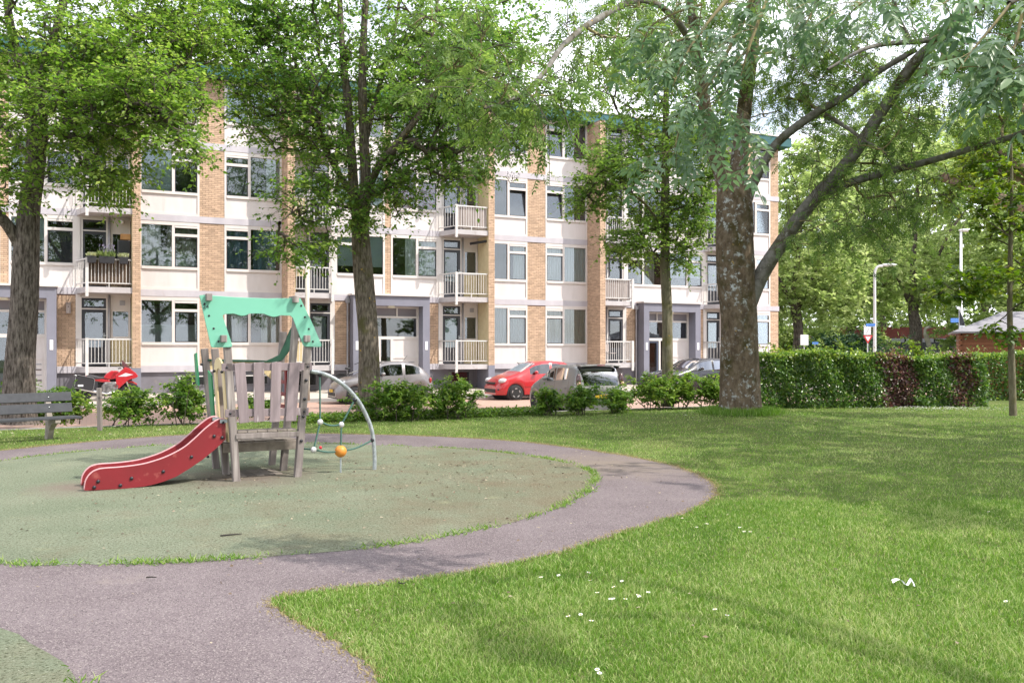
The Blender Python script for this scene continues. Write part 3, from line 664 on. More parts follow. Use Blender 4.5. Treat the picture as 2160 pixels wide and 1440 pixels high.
def text_mesh(body, size, name, mat, parent, loc, rot, ext=.0006):
    cu = bpy.data.curves.new(name, 'FONT'); cu.body = body; cu.size = size; cu.extrude = ext; cu.align_x = 'CENTER'; cu.align_y = 'CENTER'; cu.resolution_u = 2
    t = bpy.data.objects.new(name, cu); col.objects.link(t); bpy.context.view_layer.update()
    me = bpy.data.meshes.new_from_object(t.evaluated_get(bpy.context.evaluated_depsgraph_get())); bpy.data.objects.remove(t); bpy.data.curves.remove(cu)
    me.materials.clear(); me.materials.append(mat); o = link(name, me, parent, loc, rot); return o
p = TL(*c1(166, 175), -.0525); text_mesh('24', .075, 'number', cap_m, RF, p, (math.radians(90), 0, 0))
# rear roof panel seen from inside, with the beige rear wall
rear = [(180, 512), (420, 516), (560, 522), (600, 505), (640, 485), (680, 400), (705, 335), (745, 265), (778, 300), (740, 400), (700, 470), (660, 520), (600, 533), (430, 530), (180, 524)]
m_ = MB(); m_.prism([TL(*c1(*q), 1.36) for q in rear][::-1], (0, .03, 0)); m_.build('rear_roof_panel', ddgreen, TWR, fixn=True)
m_ = MB(); m_.prism([TL(*c1(*q), 1.40) for q in [(185, 524), (600, 533), (600, 650), (540, 600), (400, 580), (185, 580)]][::-1], (0, .015, 0)); m_.build('rear_wall_panel', beige, TWR, fixn=True)
# front fence: two rails and four boards
for q0, q1 in (((300, 565), (822, 560)), ((322, 862), (800, 850))):
    a = TL(*c1(*q0), -.01); b = TL(*c1(*q1), -.01); d = (b - a).normalized() * .06
    m_ = MB(); m_.beam(a - d, b + d, .03, .1); rl = m_.build('fence_rail', bwood, TWR, bevel=.005)
    cap(a + Vector((0, -.02, 0)), .016, rl); cap(b + Vector((0, -.02, 0)), .016, rl)
for q in [[(350, 540), (418, 533), (450, 920), (384, 928)], [(474, 535), (545, 531), (546, 915), (478, 921)], [(592, 533), (656, 531), (646, 917), (580, 920)], [(708, 535), (776, 533), (752, 912), (682, 914)]]:
    pp = [TL(*c1(*k), -.05) for k in q]; m_ = MB(); m_.prism(pp[::-1], (0, .024, 0)); m_.build('fence_board', bwood, TWR, bevel=.005, fixn=True)
# ledge and deck planks
z1 = TL(600, 903, .1).z; z2 = .50
for i in range(6):
    x0 = .005 + i * .128; m_ = MB(); m_.box(x0, x0 + .12, -.02, .24, z1 - .03, z1); m_.build('ledge_plank', dwood, TWR, bevel=.004)
m_ = MB(); m_.box(-.02, .79, -.045, -.01, z1 - .1, z1 - .035); m_.build('ledge_beam', gwood, TWR, bevel=.005)
for i in range(7):
    x0 = -.12 + i * .14; m_ = MB(); m_.box(x0, x0 + .132, .30, 1.5, z2 - .035, z2 + .002 * (i % 3)); m_.build('deck_plank', dwood, TWR, bevel=.004)
m_ = MB(); m_.box(-.12, .86, .27, .31, z2 - .14, z2 - .02); m_.build('deck_beam', dwood, TWR, bevel=.005)
m_ = MB(); m_.box(-.12, .86, 1.42, 1.47, z2 - .16, z2 - .04); m_.build('deck_beam', dwood, TWR, bevel=.005)
# worn bare patch boards under the tower
for i in range(5):
    m_ = MB(); m_.box(.1 + i * .12, .1 + i * .12 + .11, .35, .95, .0, .034); m_.build('ground_board', dwood, TWR)
# slide
c2_ = lambda x, y: (140 + x / 5.4, 840 + y / 5.4)
top_px = [(1815, 245), (1760, 235), (1690, 265), (1580, 350), (1460, 462), (1330, 568), (1150, 662), (980, 722), (830, 758), (620, 785), (460, 796), (380, 806), (310, 832), (256, 880), (220, 945), (204, 1045)]
bot_px = [(1815, 465), (1700, 575), (1560, 690), (1400, 800), (1250, 890), (1120, 942), (1000, 978), (880, 1003), (700, 1022), (560, 1032), (400, 1040), (300, 1044), (204, 1047)]
sl = [TL(*c2_(*q), .06) for q in top_px] + [TL(*c2_(*q), .06) for q in bot_px][::-1]
m_ = MB(); m_.prism([p for p in sl], (0, .022, 0)); SLIDE = m_.build('slide', sred, TWR, fixn=True)
m_ = MB(); m_.prism([p + Vector((0, .46, 0)) for p in sl], (0, .022, 0)); m_.build('side_panel', sred, SLIDE, fixn=True)
top3 = smooth_line([TL(*c2_(*q), .06) for q in top_px], 4)
for dy in (0, .46):
    m_ = MB(); m_.tube([p + Vector((0, dy + .011, .002)) for p in top3], .0125, 6); m_.build('rim', rimp, SLIDE, smooth=True)
ch = []
bx = [TL(*c2_(*q), .06) for q in bot_px]; tx = [TL(*c2_(*q), .06) for q in top_px]
for x in np.linspace(bx[0].x, bx[-1].x + .03, 30):
    zb_ = np.interp(x, [p.x for p in bx][::-1], [p.z for p in bx][::-1]); zt_ = np.interp(x, [p.x for p in tx[:-1]][::-1], [p.z for p in tx[:-1]][::-1])
    ch.append([(x, .082, zb_ + .35 * (zt_ - zb_)), (x, .52, zb_ + .35 * (zt_ - zb_))])
m_ = MB(); m_.grid(ch); m_.build('chute', M('chute_steel', (.5, .5, .5), .3, (.4, .4, .4), 5, metal=.9), SLIDE, smooth=True)
for q in [(362, 945), (318, 1012), (615, 990), (743, 910), (1104, 833), (1425, 666), (1684, 430), (1775, 445), (1785, 272)]: cap(TL(*c2_(*q), .055), .022, SLIDE)
p = TL(*c2_(612, 1035), .08); m_ = MB(); m_.box(p.x - .03, p.x + .03, .09, .12, 0, p.z + .05); m_.box(p.x - .03, p.x + .03, .46, .49, 0, p.z + .05); m_.build('slide_foot', galv, SLIDE)
for dy in (.055, .515):
    p = TL(*c2_(1785, 250), .06); m_ = MB(); m_.box(p.x - .04, p.x + .05, dy - .01, dy + .012, p.z - .03, p.z + .012); m_.build('slide_bracket', galv, SLIDE)
# left side: beige arch frame, green panels, right side red panel
xl = lambda z: a1.x + (b1.x - a1.x) * z / b1.z - .055
def arch_frame(mat, y0, y1, z0, z1, w, th=.018, name='arch_panel', xoff=0):
    cy = (y0 + y1) / 2; ro = (y1 - y0) / 2; out, inn = [], []
    for k in range(13):
        t = math.pi * k / 12; out.append((cy - ro * math.cos(t), z1 - ro * .8 + ro * .8 * math.sin(t))); inn.append((cy - (ro - w) * math.cos(t), z1 - ro * .8 + (ro * .8 - w) * math.sin(t)))
    out = [(y0, z0)] + out + [(y1, z0)]; inn = [(y0 + w, z0 )] + inn + [(y1 - w, z0)]
    m2 = MB(); n = len(out)
    A = [(xl(z) + xoff, y, z) for y, z in out]; B = [(xl(z) + xoff, y, z) for y, z in inn]; A2 = [(x + th, y, z) for x, y, z in A]; B2 = [(x + th, y, z) for x, y, z in B]
    for r1, r2 in ((A, B), (B2, A2), (A2, A), (B, B2)): m2.grid([r1, r2])
    return m2.build(name, mat, TWR, fixn=True)
arch_frame(beige, .06, .68, .52, 1.60, .14)
m_ = MB(); m_.prism([(xl(z) - .02, y, z) for y, z in ((.76, .52), (.98, .52), (.98, 1.42), (.76, 1.36))], (.018, 0, 0)); m_.build('green_side_panel', dgreen, TWR, fixn=True)
m_ = MB(); m_.prism([(xl(z) - .075, y, z) for y, z in ((1.40, 1.2), (1.58, 1.22), (1.58, 1.64), (1.42, 1.66))], (.018, 0, 0)); m_.build('green_window_panel', dgreen, TWR, fixn=True)
for y, z in ((1.42, .8), (1.42, 1.05), (1.42, 1.5), (.14, 1.42), (.62, 1.42), (1.42, .2)): cap((xl(z) - .02, y - .06, z), .02)
xr = lambda z: a4.x + (b4.x - a4.x) * z / b4.z
for k, (z0_, z1_) in enumerate(((.88, .93), (1.05, 1.1), (1.22, 1.27), (1.40, 1.47))):
    m_ = MB(); m_.box(xr(z0_) - .02, xr(z0_) - .002, .82, 1.36, z0_, z1_); m_.build('red_panel_rung', sred, TWR)
for y in (.82, 1.30):
    m_ = MB(); m_.box(xr(1.2) - .024, xr(1.2) - .004, y, y + .07, .88, 1.47); m_.build('red_panel_side', sred, TWR)
for z in (.5, .82, 1.05, 1.3): cap((xr(z) - .0, -.035, z), .022)
# climbing arch
AB = G(790, 993); AA = F0 + ta * a4.x + tb * .02
an = Vector((-(AB - AA).y, (AB - AA).x, 0)).normalized()
def AP(px, py, off=0):
    d = Vector(((px - 1080) / F, 1, -(py - HZ) / F)); t = (AA.dot(an) + off) / d.dot(an); return w2t(d * t + Vector((0, 0, H)))
ap = [AP(*c1(*q)) for q in [(838, 588), (920, 605), (1000, 640), (1080, 700), (1150, 780), (1200, 870), (1235, 960), (1250, 1050), (1257, 1150), (1255, 1245)]]
m_ = MB(); m_.tube(smooth_line(ap, 5), .028, 12); ARCH = m_.build('climbing_arch', galv, TWR, smooth=True)
def rope(pts, par):
    pts = smooth_line(pts, 14); m2 = MB(); acc = 0
    for k in range(3):
        L = 0; hp = []
        for i, q in enumerate(pts):
            if i: L += (q - pts[i - 1]).length
            d = (pts[min(i + 1, len(pts) - 1)] - pts[max(i - 1, 0)]).normalized(); x = d.cross(Vector((.3, .9, .2))).normalized(); y = d.cross(x)
            t = L * 2 * math.pi / .075 + k * 2.094; hp.append(q + (x * math.cos(t) + y * math.sin(t)) * .006)
        m2.tube(hp, .0085, 5)
    return m2.build('rope', rope_m, par, smooth=True)
N1, N2, N3, BALL = AP(*c1(905, 918)), AP(*c1(1042, 935)), AP(*c1(862, 1097)), AP(*c1(1037, 1107))
A1, A2, A3 = AP(*c1(902, 612)), AP(*c1(1128, 775)), AP(*c1(1243, 1034)); LP = w2t(F0 + ta * (a5.x + .02) + tb * .72); LP.z = AP(*c1(690, 1090)).z
mid = lambda a, b, s=.03: [a, (a + b) / 2 + Vector((0, 0, -s)), b]
for a, b, sg in ((A1, N1, 0), (N1, N3, 0), (N1, N2, .03), (A2, N2, 0), (N2, BALL, 0), (N3, LP, .02), (N3, BALL, .02), (BALL, A3, .03)): rope(mid(a, b, sg), ARCH)
for nnd in (N1, N2, N3):
    m_ = MB(); m_.ball(nnd, .042, 10, 6, (1, .7, 1)); m_.build('rope_connector', M('aluminium', (.55, .54, .54), .45, metal=.4), ARCH, smooth=True)
m_ = MB(); m_.ball(BALL, .082, 20, 12); m_.build('ball', orange, ARCH, smooth=True)
m_ = MB(); g_ = BALL.copy(); g_.z = 0; m_.tube([BALL - Vector((0, 0, .08)), g_], .012, 6); m_.lathe([(.06, 0), (.06, .012), (.02, .02)], 10, g_); m_.build('anchor_chain', galv, ARCH)
for q in (A1, A2, A3):
    m_ = MB(); m_.ball(q, .035, 10, 6, (1, .9, 1)); m_.build('clamp', cap_m, ARCH, smooth=True)
pr = AP(*c1(907, 1083), -.05); m_ = MB(); m_.ball(pr, .022, 10, 6); rb = m_.build('red_reflector', M('reflector_red', (.5, .02, .03), .3), ARCH, smooth=True)

# ================================================================ bench
slat_m = M('bench_slat', (.034, .036, .042), .75, (.05, .052, .058), 8, bump=.2, bscale=50)
conc_m = M('bench_concrete', (.33, .29, .25), .9, (.24, .205, .17), 6, c3=(.16, .14, .11), scale3=4, bump=.4, bscale=70)
bl = G(105, 926); BROT = math.radians(46)
BEN = thing('park_bench', 'park bench with dark grey slats on concrete legs beside the path', 'bench', bl, BROT)
# local x along the bench (right end +), y to the back
def bslat(y, z, h, tilt, x0=-1.75, x1=.42):
    m2 = MB(); m2.box(x0, x1, -.022, .022, -h / 2, h / 2); o = m2.build('slat', slat_m, BEN, bevel=.006, loc=(0, y, z)); o.rotation_euler = (tilt, 0, 0)
bslat(.10, .80, .175, math.radians(-14)); bslat(.055, .59, .175, math.radians(-14))
for y in (-.40, -.27, -.14): 
    m2 = MB(); m2.box(-1.75, .42, -.055, .055, -.022, .022); m2.build('slat', slat_m, BEN, bevel=.006, loc=(0, y, .42))
for x in (0, -1.35):
    m2 = MB(); m2.prism([(x - .05, y, z) for y, z in ((-.02, -.05), (.16, -.05), (.10, .25), (.12, .5), (.17, .88), (.11, .88), (.03, .52), (-.02, .40), (-.44, .40), (-.44, .33), (-.24, .30), (-.10, .18))], (.1, 0, 0)); m2.build('leg', conc_m, BEN, bevel=.01, fixn=True)
for y, z in ((.078, .80), (.038, .61)):
    m2 = MB(); m2.ball((0, y - .004, z), .014, 8, 4); m2.build('bolt', steel_m, BEN, smooth=True)
# ================================================================ cars
tyre_m = M('tyre_rubber', (.018, .018, .019), .85); rim_m = M('alloy', (.48, .48, .49), .3, metal=.8); dkplast = M('dark_trim', (.02, .02, .022), .55)
carglass = glass_mat('car_glass', (.22, .25, .26), .05); cabin_m = M('cabin', (.03, .03, .033), .9); lamp_c = M('headlamp', (.45, .46, .48), .15, spec=.8, coat=.6)
tail_m = M('tail_lamp', (.38, .015, .02), .2, coat=.6); plate_y = M('yellow_plate', (.72, .45, .03), .45)
chrome = M('chrome', (.8, .8, .8), .12, metal=1)
def paint(name, c, metal=.0, rough=.32): return M(name, c, rough, metal=metal, coat=.8, spec=.5)
def smooth_prof(ctrl, xs, sig):
    fx = np.arange(xs[0] - .4, xs[-1] + .4, .01); y = np.interp(fx, [c[0] for c in ctrl], [c[1] for c in ctrl])
    k = np.exp(-.5 * (np.arange(-40, 41) * .01 / sig) ** 2); k /= k.sum(); y = np.convolve(np.pad(y, 40, 'edge'), k, 'valid')
    return np.interp(xs, fx, y)
wheel_cache = {}
def wheel(par, x, y, r, w, spokes=5):
    root = par; sg = 1 if y > 0 else -1; key = (r, w, spokes, sg)
    if key not in wheel_cache:
        t = MB(); t.lathe([(r * .68, -w / 2), (r * .93, -w / 2), (r, -w * .32), (r, w * .32), (r * .93, w / 2), (r * .68, w / 2)], 28, (0, 0, 0), 'y')
        rm = MB(); rm.lathe([(r * .70, -w * .1), (r * .70, sg * w * .49), (r * .64, sg * w * .51), (r * .62, sg * w * .30), (r * .05, sg * w * .26)], 28, (0, 0, 0), 'y')
        sp = MB()
        for k in range(spokes):
            a = 2 * math.pi * k / spokes + .3
            for da in (-.13, .13):
                sp.beam((math.cos(a) * r * .1, sg * w * .40, math.sin(a) * r * .1), (math.cos(a + da) * r * .64, sg * w * .46, math.sin(a + da) * r * .64), .05, .02, (0, 1, 0))
        sp.lathe([(r * .15, sg * w * .2), (r * .15, sg * w * .46), (r * .1, sg * w * .48)], 14, (0, 0, 0), 'y')
        wheel_cache[key] = (t.mesh('tyre', tyre_m, True), rm.mesh('rim', dkplast, True), sp.mesh('spokes', rim_m))
    a, b, c = wheel_cache[key]
    wo = link('wheel', a, par, (x, y, r)); link('rim', b, wo); link('spokes', c, wo); return wo
def make_car(name, label, cat, loc, rot, pm, L, W, top, belt, plan, wheels, r, side, ws, rw, group='cars parked along the street', roofw=.80, seams=(), sill=.20, extra=None, Hmax=None):
    root = thing(name, label, cat, loc, rot, group)
    xs = np.arange(0, L + .001, .035); xs[-1] = L
    zt = smooth_prof(top, xs, .05); zb = smooth_prof(belt, xs, .06); wb = smooth_prof(plan, xs, .07) * W / 2
    zb = np.minimum(zb, zt - .015); hm = (Hmax or zt.max()) - np.interp(L * .5, xs, zb)
    zl = np.full(len(xs), sill); ra = r + .055
    for xw in wheels:
        q = np.abs(xs - xw) < ra; zl[q] = np.maximum(zl[q], r + np.sqrt(np.maximum(ra ** 2 - (xs[q] - xw) ** 2, 0)))
    zl = np.minimum(zl, zb - .04); rows = []
    for i, x in enumerate(xs):
        t = min(1, max(0, (zt[i] - zb[i]) / hm)); h = zt[i] - zb[i]; le = lambda a, b: a + (b - a) * t
        lo = zb[i] - zl[i]; w = wb[i]
        pts = [(w * .94, zl[i]), (w * .985, zl[i] + lo * .18), (w, zl[i] + lo * .5), (w * .992, zl[i] + lo * .74), (w * .955, zb[i]),
               (w * le(.92, .945), zb[i] + h * le(.4, .07)), (w * le(.86, (.945 + 3 * roofw) / 4), zb[i] + h * le(.7, .80)), (w * le(.78, roofw * .965), zb[i] + h * le(.9, .93)), (w * le(.6, roofw * .86), zb[i] + h * le(.97, .985)), (w * .4, zt[i]), (0, zt[i] + .008)]
        rows.append([(L / 2 - x, y, z) for y, z in pts])
    nj = 11; V = {}
    groups = {'body': MB()}
    def face(gname, i, j, sg):
        m2 = groups.setdefault(gname, MB())
        q = [rows[i][j], rows[i + 1][j], rows[i + 1][j + 1], rows[i][j + 1]]
        q = [(x, y * sg, z) for x, y, z in q]
        if sg > 0: q = q[::-1]
        m2.add(q, [(0, 1, 2, 3)])
    for i in range(len(xs) - 1):
        xm = (xs[i] + xs[i + 1]) / 2
        for j in range(nj - 1):
            g = 'body'
            if j == 5:
                for k, (x0, x1) in enumerate(side):
                    if x0 < xm < x1: g = 'side%d' % k
            if j >= 7 and ws[0] < xm < ws[1]: g = 'windscreen'
            if j >= 7 and rw[0] < xm < rw[1]: g = 'rear_window'
            for sg in (1, -1): face(g + ('' if not g.startswith('side') else '_l' if sg > 0 else '_r'), i, j, sg)
    b = groups['body']
    for i in (0, len(xs) - 1):
        q = rows[i] + [(x, -y, z) for x, y, z in rows[i][::-1]]; b.add(q, [tuple(range(len(q))) if i == 0 else tuple(range(len(q) - 1, -1, -1))])
    import bmesh
    def mk(nm, m2, mat, par):
        me = m2.mesh(nm, mat, True); bm = bmesh.new(); bm.from_mesh(me); bmesh.ops.remove_doubles(bm, verts=bm.verts, dist=.0005)
        for e in bm.edges: e.smooth = not (len(e.link_faces) == 2 and e.calc_face_angle(0) > .6)
        for f in bm.faces: f.smooth = True
        bm.to_mesh(me); bm.free(); return link(nm, me, par)
    body = mk('body', b, pm, root)
    for g, m2 in groups.items():
        if g == 'body': continue
        mk('side_window' if g.startswith('side') else g, m2, carglass, root)
    cb = MB(); cb.box(-L / 2 + .35, L / 2 - .45, -W * .42, W * .42, .16, .36); cb.box(-L / 2 + .5, L / 2 - 1.15, -W * .36, W * .36, .36, .62); cb.build('floor_pan', cabin_m, root)
    st = MB()
    for y in (-.34, .34):
        for x in (L / 2 - 1.75, L / 2 - 2.45):
            st.box(x - .12, x + .12, y - .22, y + .22, .5, .62); st.box(x - .2, x - .08, y - .2, y + .2, .6, 1.1); st.box(x - .18, x - .1, y - .11, y + .11, 1.1, 1.26)
    st.build('seats', cabin_m, root, bevel=.03)
    for xw in wheels:
        wl = MB(); wl.lathe([(ra, -W * .46), (ra, W * .46)], 20, (L / 2 - xw, 0, r), 'y'); wl.build('wheel_well', cabin_m, root)
    for xw in wheels:
        for sg in (1, -1): wheel(root, L / 2 - xw, sg * (W / 2 - .10), r, .18)
    def at(x, j, sg=1, out=.004):          # a point on the body surface
        i = int(np.argmin(np.abs(xs - x))); q = rows[i][j]; return Vector((q[0], sg * (q[1] + out), q[2]))
    for x in seams:
        for sg in (1, -1):
            m2 = MB(); m2.tube([at(x, j, sg, -.002) for j in (0, 1, 2, 3, 4, 5)], .005, 4); m2.build('door_seam', dkplast, root)
    for sg in (1, -1):
        m2 = MB(); q = at(ws[1] * .55 + ws[0] * .45 + .25, 5, sg); m2.ball(q + Vector((0, sg * .09, .07)), .1, 12, 8, (.75, .95, .62)); m2.build('mirror', pm, root, smooth=True)
        m2 = MB(); m2.beam(q + Vector((0, -sg * .02, .02)), q + Vector((0, sg * .06, .05)), .05, .03); m2.build('mirror_arm', dkplast, root)
    for k, (x0, x1) in enumerate(side):
        for sg in (1, -1):
            if k < len(seams) - 1:
                m2 = MB(); q = at(seams[min(k + 1, len(seams) - 1)] - .18, 3, sg, .012); m2.beam(q - Vector((.07, 0, 0)), q + Vector((.07, 0, 0)), .02, .03); m2.build('door_handle', pm, root, bevel=.004)
    if extra: extra(root, at, rows, xs)
    return root
def plate(root, p, rot, txt, w=.46, h=.1):
    m2 = MB(); m2.box(-w / 2, w / 2, -.006, .006, -h / 2, h / 2); o = m2.build('number_plate', plate_y, root, loc=p); o.rotation_euler = rot
    text_mesh(txt, .085, 'plate_text', dkplast, o, (0, -.0075, 0), (math.radians(90), 0, 0))
def lamps(front, rear, fsz=(.09, .13, .075), rsz=(.05, .1, .12)):
    def ex(root, at, rows, xs):
        for sg in (1, -1):
            m2 = MB(); m2.ball((front[0], sg * front[1], front[2]), 1, 14, 8, fsz); m2.build('headlight', lamp_c, root, smooth=True)
            m2 = MB(); m2.ball((rear[0], sg * rear[1], rear[2]), 1, 14, 8, rsz); m2.build('tail_light', tail_m, root, smooth=True)
    return ex
ROT = FANG + math.pi; STZ = -.18
silver = paint('silver_pink_paint', (.19, .177, .18), .4, .4); redp = paint('red_paint', (.42, .012, .018), 0, .3); beigep = paint('warm_silver_paint', (.22, .214, .205), .4, .4); blackp = paint('black_paint', (.018, .016, .020), 0, .25)
# --- small silver hatchback with rounded roof
def ex_silver(root, at, rows, xs):
    L = 3.55
    for sg in (1, -1):
        m2 = MB(); m2.ball((L / 2 - .30, sg * .60, .72), .1, 14, 8, (.9, .85, 1)); m2.build('headlight', lamp_c, root, smooth=True)
        m2 = MB(); m2.ball((L / 2 - .12, sg * .52, .56), .055, 12, 8); m2.build('fog_light', lamp_c, root, smooth=True)
        m2 = MB(); m2.ball((-L / 2 + .13, sg * .66, .80), .1, 12, 8, (.5, .5, 1)); m2.build('tail_light', tail_m, root, smooth=True)
    m2 = MB(); m2.box(L / 2 - .05, L / 2 + .012, -.45, .45, .28, .40); m2.build('grille', dkplast, root)
    m2 = MB(); m2.box(L / 2 - .06, L / 2 + .006, -.55, .55, .20, .24); m2.build('bumper_trim', dkplast, root)
    plate(root, (L / 2 + .02, 0, .46), (0, 0, math.radians(90)), 'NX')
    m2 = MB(); m2.beam((-L / 2 + .95, 0, 1.47), (-L / 2 + .78, 0, 1.68), .01, .01); m2.build('antenna', dkplast, root)
pos = fac(S(803, 4.6), 4.6, STZ)
CAR1 = make_car('parked_car', 'small silver hatchback with rounded roof parked behind the middle tree', 'car', pos, ROT, silver, 3.55, 1.63,
    [(0, .50), (.06, .68), (.25, .82), (.6, .93), (1.0, 1.0), (1.25, 1.16), (1.62, 1.41), (1.9, 1.475), (2.35, 1.485), (2.8, 1.42), (3.1, 1.27), (3.36, 1.05), (3.5, .88), (3.55, .6)],
    [(0, .5), (.3, .74), (.9, .87), (1.8, .93), (2.6, .96), (3.2, .97), (3.55, .7)], [(0, .62), (.12, .84), (.4, .95), (.9, .99), (2.6, 1.0), (3.2, .93), (3.45, .82), (3.55, .7)],
    (.66, 2.96), .29, [(1.52, 2.36), (2.46, 3.0)], (1.08, 1.62), (2.98, 3.36), seams=(1.18, 2.42), roofw=.78, extra=ex_silver)
# --- red hatchback
def ex_red(root, at, rows, xs):
    L = 3.42
    for sg in (1, -1):
        m2 = MB(); m2.ball((L / 2 - .26, sg * .61, .73), 1, 14, 8, (.2, .11, .10)); m2.build('headlight', lamp_c, root, smooth=True)
        m2 = MB(); m2.ball((L / 2 - .10, sg * .56, .40), .07, 12, 8, (.8, 1, .7)); m2.build('fog_light', dkplast, root, smooth=True)
        m2 = MB(); m2.ball((-L / 2 + .12, sg * .66, .98), .1, 12, 8, (.5, .5, 1.6)); m2.build('tail_light', tail_m, root, smooth=True)
        m2 = MB(); m2.beam((L / 2 - 1.1, sg * .815, .52), (-L / 2 + 1.1, sg * .815, .55), .02, .03); m2.build('side_moulding', redp, root)
    m2 = MB(); m2.box(L / 2 - .04, L / 2 + .012, -.4, .4, .60, .67); m2.box(L / 2 - .04, L / 2 + .012, -.5, .5, .28, .42); m2.build('grille', dkplast, root)
pos = fac(S(1063, 4.3), 4.6, STZ); pos = pos + Vector((UX, UY, 0)) * (3.42 / 2 - .72)
CAR2 = make_car('parked_car', 'red hatchback parked nose-left, partly hidden behind the warm silver car', 'car', pos, ROT, redp, 3.42, 1.62,
    [(0, .48), (.05, .66), (.2, .78), (.5, .90), (.8, .99), (1.0, 1.08), (1.55, 1.38), (1.9, 1.455), (2.4, 1.465), (2.85, 1.42), (3.15, 1.30), (3.32, 1.05), (3.4, .85), (3.42, .6)],
    [(0, .48), (.3, .70), (.8, .86), (1.8, .93), (2.7, .99), (3.2, 1.0), (3.42, .7)], [(0, .60), (.12, .83), (.4, .95), (.8, .99), (2.6, 1.0), (3.2, .94), (3.42, .8)],
    (.72, 3.06), .28, [(1.32, 2.16), (2.26, 2.92)], (.98, 1.56), (3.0, 3.3), seams=(1.05, 2.2, 3.0), roofw=.80, extra=ex_red)
# --- warm silver hatchback seen from behind, nose to the building
def ex_rear(root, at, rows, xs):
    L = 3.43
    for sg in (1, -1):
        m2 = MB(); m2.ball((-L / 2 + .12, sg * .70, 1.02), 1, 14, 10, (.09, .075, .19)); m2.build('tail_light', M('dark_lamp_glass', (.10, .05, .05), .12, coat=.6), root, smooth=True)
        m2 = MB(); m2.ball((-L / 2 + .06, sg * .715, .92), 1, 12, 8, (.06, .06, .06)); m2.build('indicator_lamp', M('pale_lamp', (.6, .35, .25), .2, coat=.6), root, smooth=True)
    m2 = MB(); m2.prism([(-L / 2 + .42, y, 1.44 - abs(y) ** 3 * .06) for y in np.linspace(-.62, .62, 9)] + [(-L / 2 + .06, y, 1.425 - abs(y) ** 3 * .08) for y in np.linspace(.66, -.66, 9)], (0, 0, .03)); m2.build('roof_spoiler', beigep, root, smooth=False, bevel=.01, fixn=True)
    m2 = MB(); m2.box(-L / 2 + .03, -L / 2 + .06, -.12, .12, 1.432, 1.452); m2.build('brake_light', tail_m, root)
    for sg in (1, -1):
        m2 = MB(); m2.box(-L / 2 + .1, -L / 2 + .3, sg * .60 - .03, sg * .60 + .03, 1.36, 1.43); m2.build('spoiler_fin', dkplast, root)
    m2 = MB(); m2.tube([(-L / 2 - .0, -.05, .97), (-L / 2 + .02, .12, 1.04), (-L / 2 + .05, .3, 1.06)], .01, 5); m2.build('rear_wiper', dkplast, root)
    m2 = MB(); m2.box(-L / 2 - .012, -L / 2 + .05, -.62, .62, .36, .44); m2.build('bumper_trim', dkplast, root)
    plate(root, (-L / 2 - .022, 0, .56), (0, 0, math.radians(-90)), '-')
pos = fac(0, 0); q = P(1270, 0, 25.4); ss_, oo_ = fac_inv(q.x, q.y)
pos = fac(ss_, oo_ - 1.72, STZ)
CAR3 = make_car('parked_car', 'warm silver hatchback seen from behind with roof spoiler, nose towards the flats', 'car', pos, FANG + math.pi / 2, beigep, 3.43, 1.63,
    [(0, .48), (.05, .66), (.2, .78), (.5, .90), (.8, .99), (1.0, 1.08), (1.55, 1.38), (1.9, 1.455), (2.4, 1.465), (2.95, 1.44), (3.2, 1.36), (3.33, 1.12), (3.40, .90), (3.43, .6)],
    [(0, .48), (.3, .70), (.8, .86), (1.8, .92), (2.7, .99), (3.2, 1.0), (3.43, .7)], [(0, .60), (.12, .83), (.4, .95), (.8, .99), (2.6, 1.0), (3.2, .96), (3.43, .86)],
    (.72, 3.06), .28, [(1.3, 1.98), (2.06, 2.74)], (.98, 1.56), (3.12, 3.40), seams=(1.05, 2.02, 2.86), roofw=.82, extra=ex_rear)
# --- black car behind the thin tree
def ex_black(root, at, rows, xs):
    L = 4.4
    for sg in (1, -1):
        m2 = MB(); m2.ball((L / 2 - .3, sg * .68, .72), 1, 14, 8, (.24, .1, .08)); m2.build('headlight', lamp_c, root, smooth=True)
        m2 = MB(); m2.beam((L / 2 - 1.5, sg * .86, 1.02), (-L / 2 + .8, sg * .88, 1.06), .015, .02); m2.build('chrome_strip', chrome, root)
    m2 = MB(); m2.box(L / 2 - .04, L / 2 + .01, -.55, .55, .42, .62); m2.build('grille', dkplast, root)
pos = fac(S(1368, 4.4), 4.4, STZ) + Vector((UX, UY, 0)) * 2.2
CAR4 = make_car('parked_car', 'glossy black car parked at the entrance behind the thin tree', 'car', pos, ROT, blackp, 4.4, 1.82,
    [(0, .5), (.05, .70), (.25, .86), (.7, .97), (1.2, 1.05), (1.45, 1.14), (2.05, 1.45), (2.5, 1.53), (3.2, 1.53), (3.7, 1.46), (4.05, 1.30), (4.3, 1.02), (4.4, .7)],
    [(0, .5), (.4, .78), (1.2, .95), (2.4, 1.0), (3.6, 1.06), (4.4, .8)], [(0, .6), (.15, .84), (.5, .96), (1.0, 1.0), (3.4, 1.0), (4.1, .93), (4.4, .8)],
    (.85, 3.48), .33, [(1.85, 2.62), (2.72, 3.5), (3.58, 3.9)], (1.42, 2.06), (3.9, 4.24), seams=(1.55, 2.67, 3.55), roofw=.80, extra=ex_black)

# ================================================================ motorcycle, bicycles
mred = paint('motorcycle_red', (.40, .012, .02), 0, .28)
MO = thing('motorcycle', 'red sports touring motorcycle with black side case parked under the ground floor balcony', 'motorcycle', fac(S(224, 2.2), 2.2, .0), FANG)
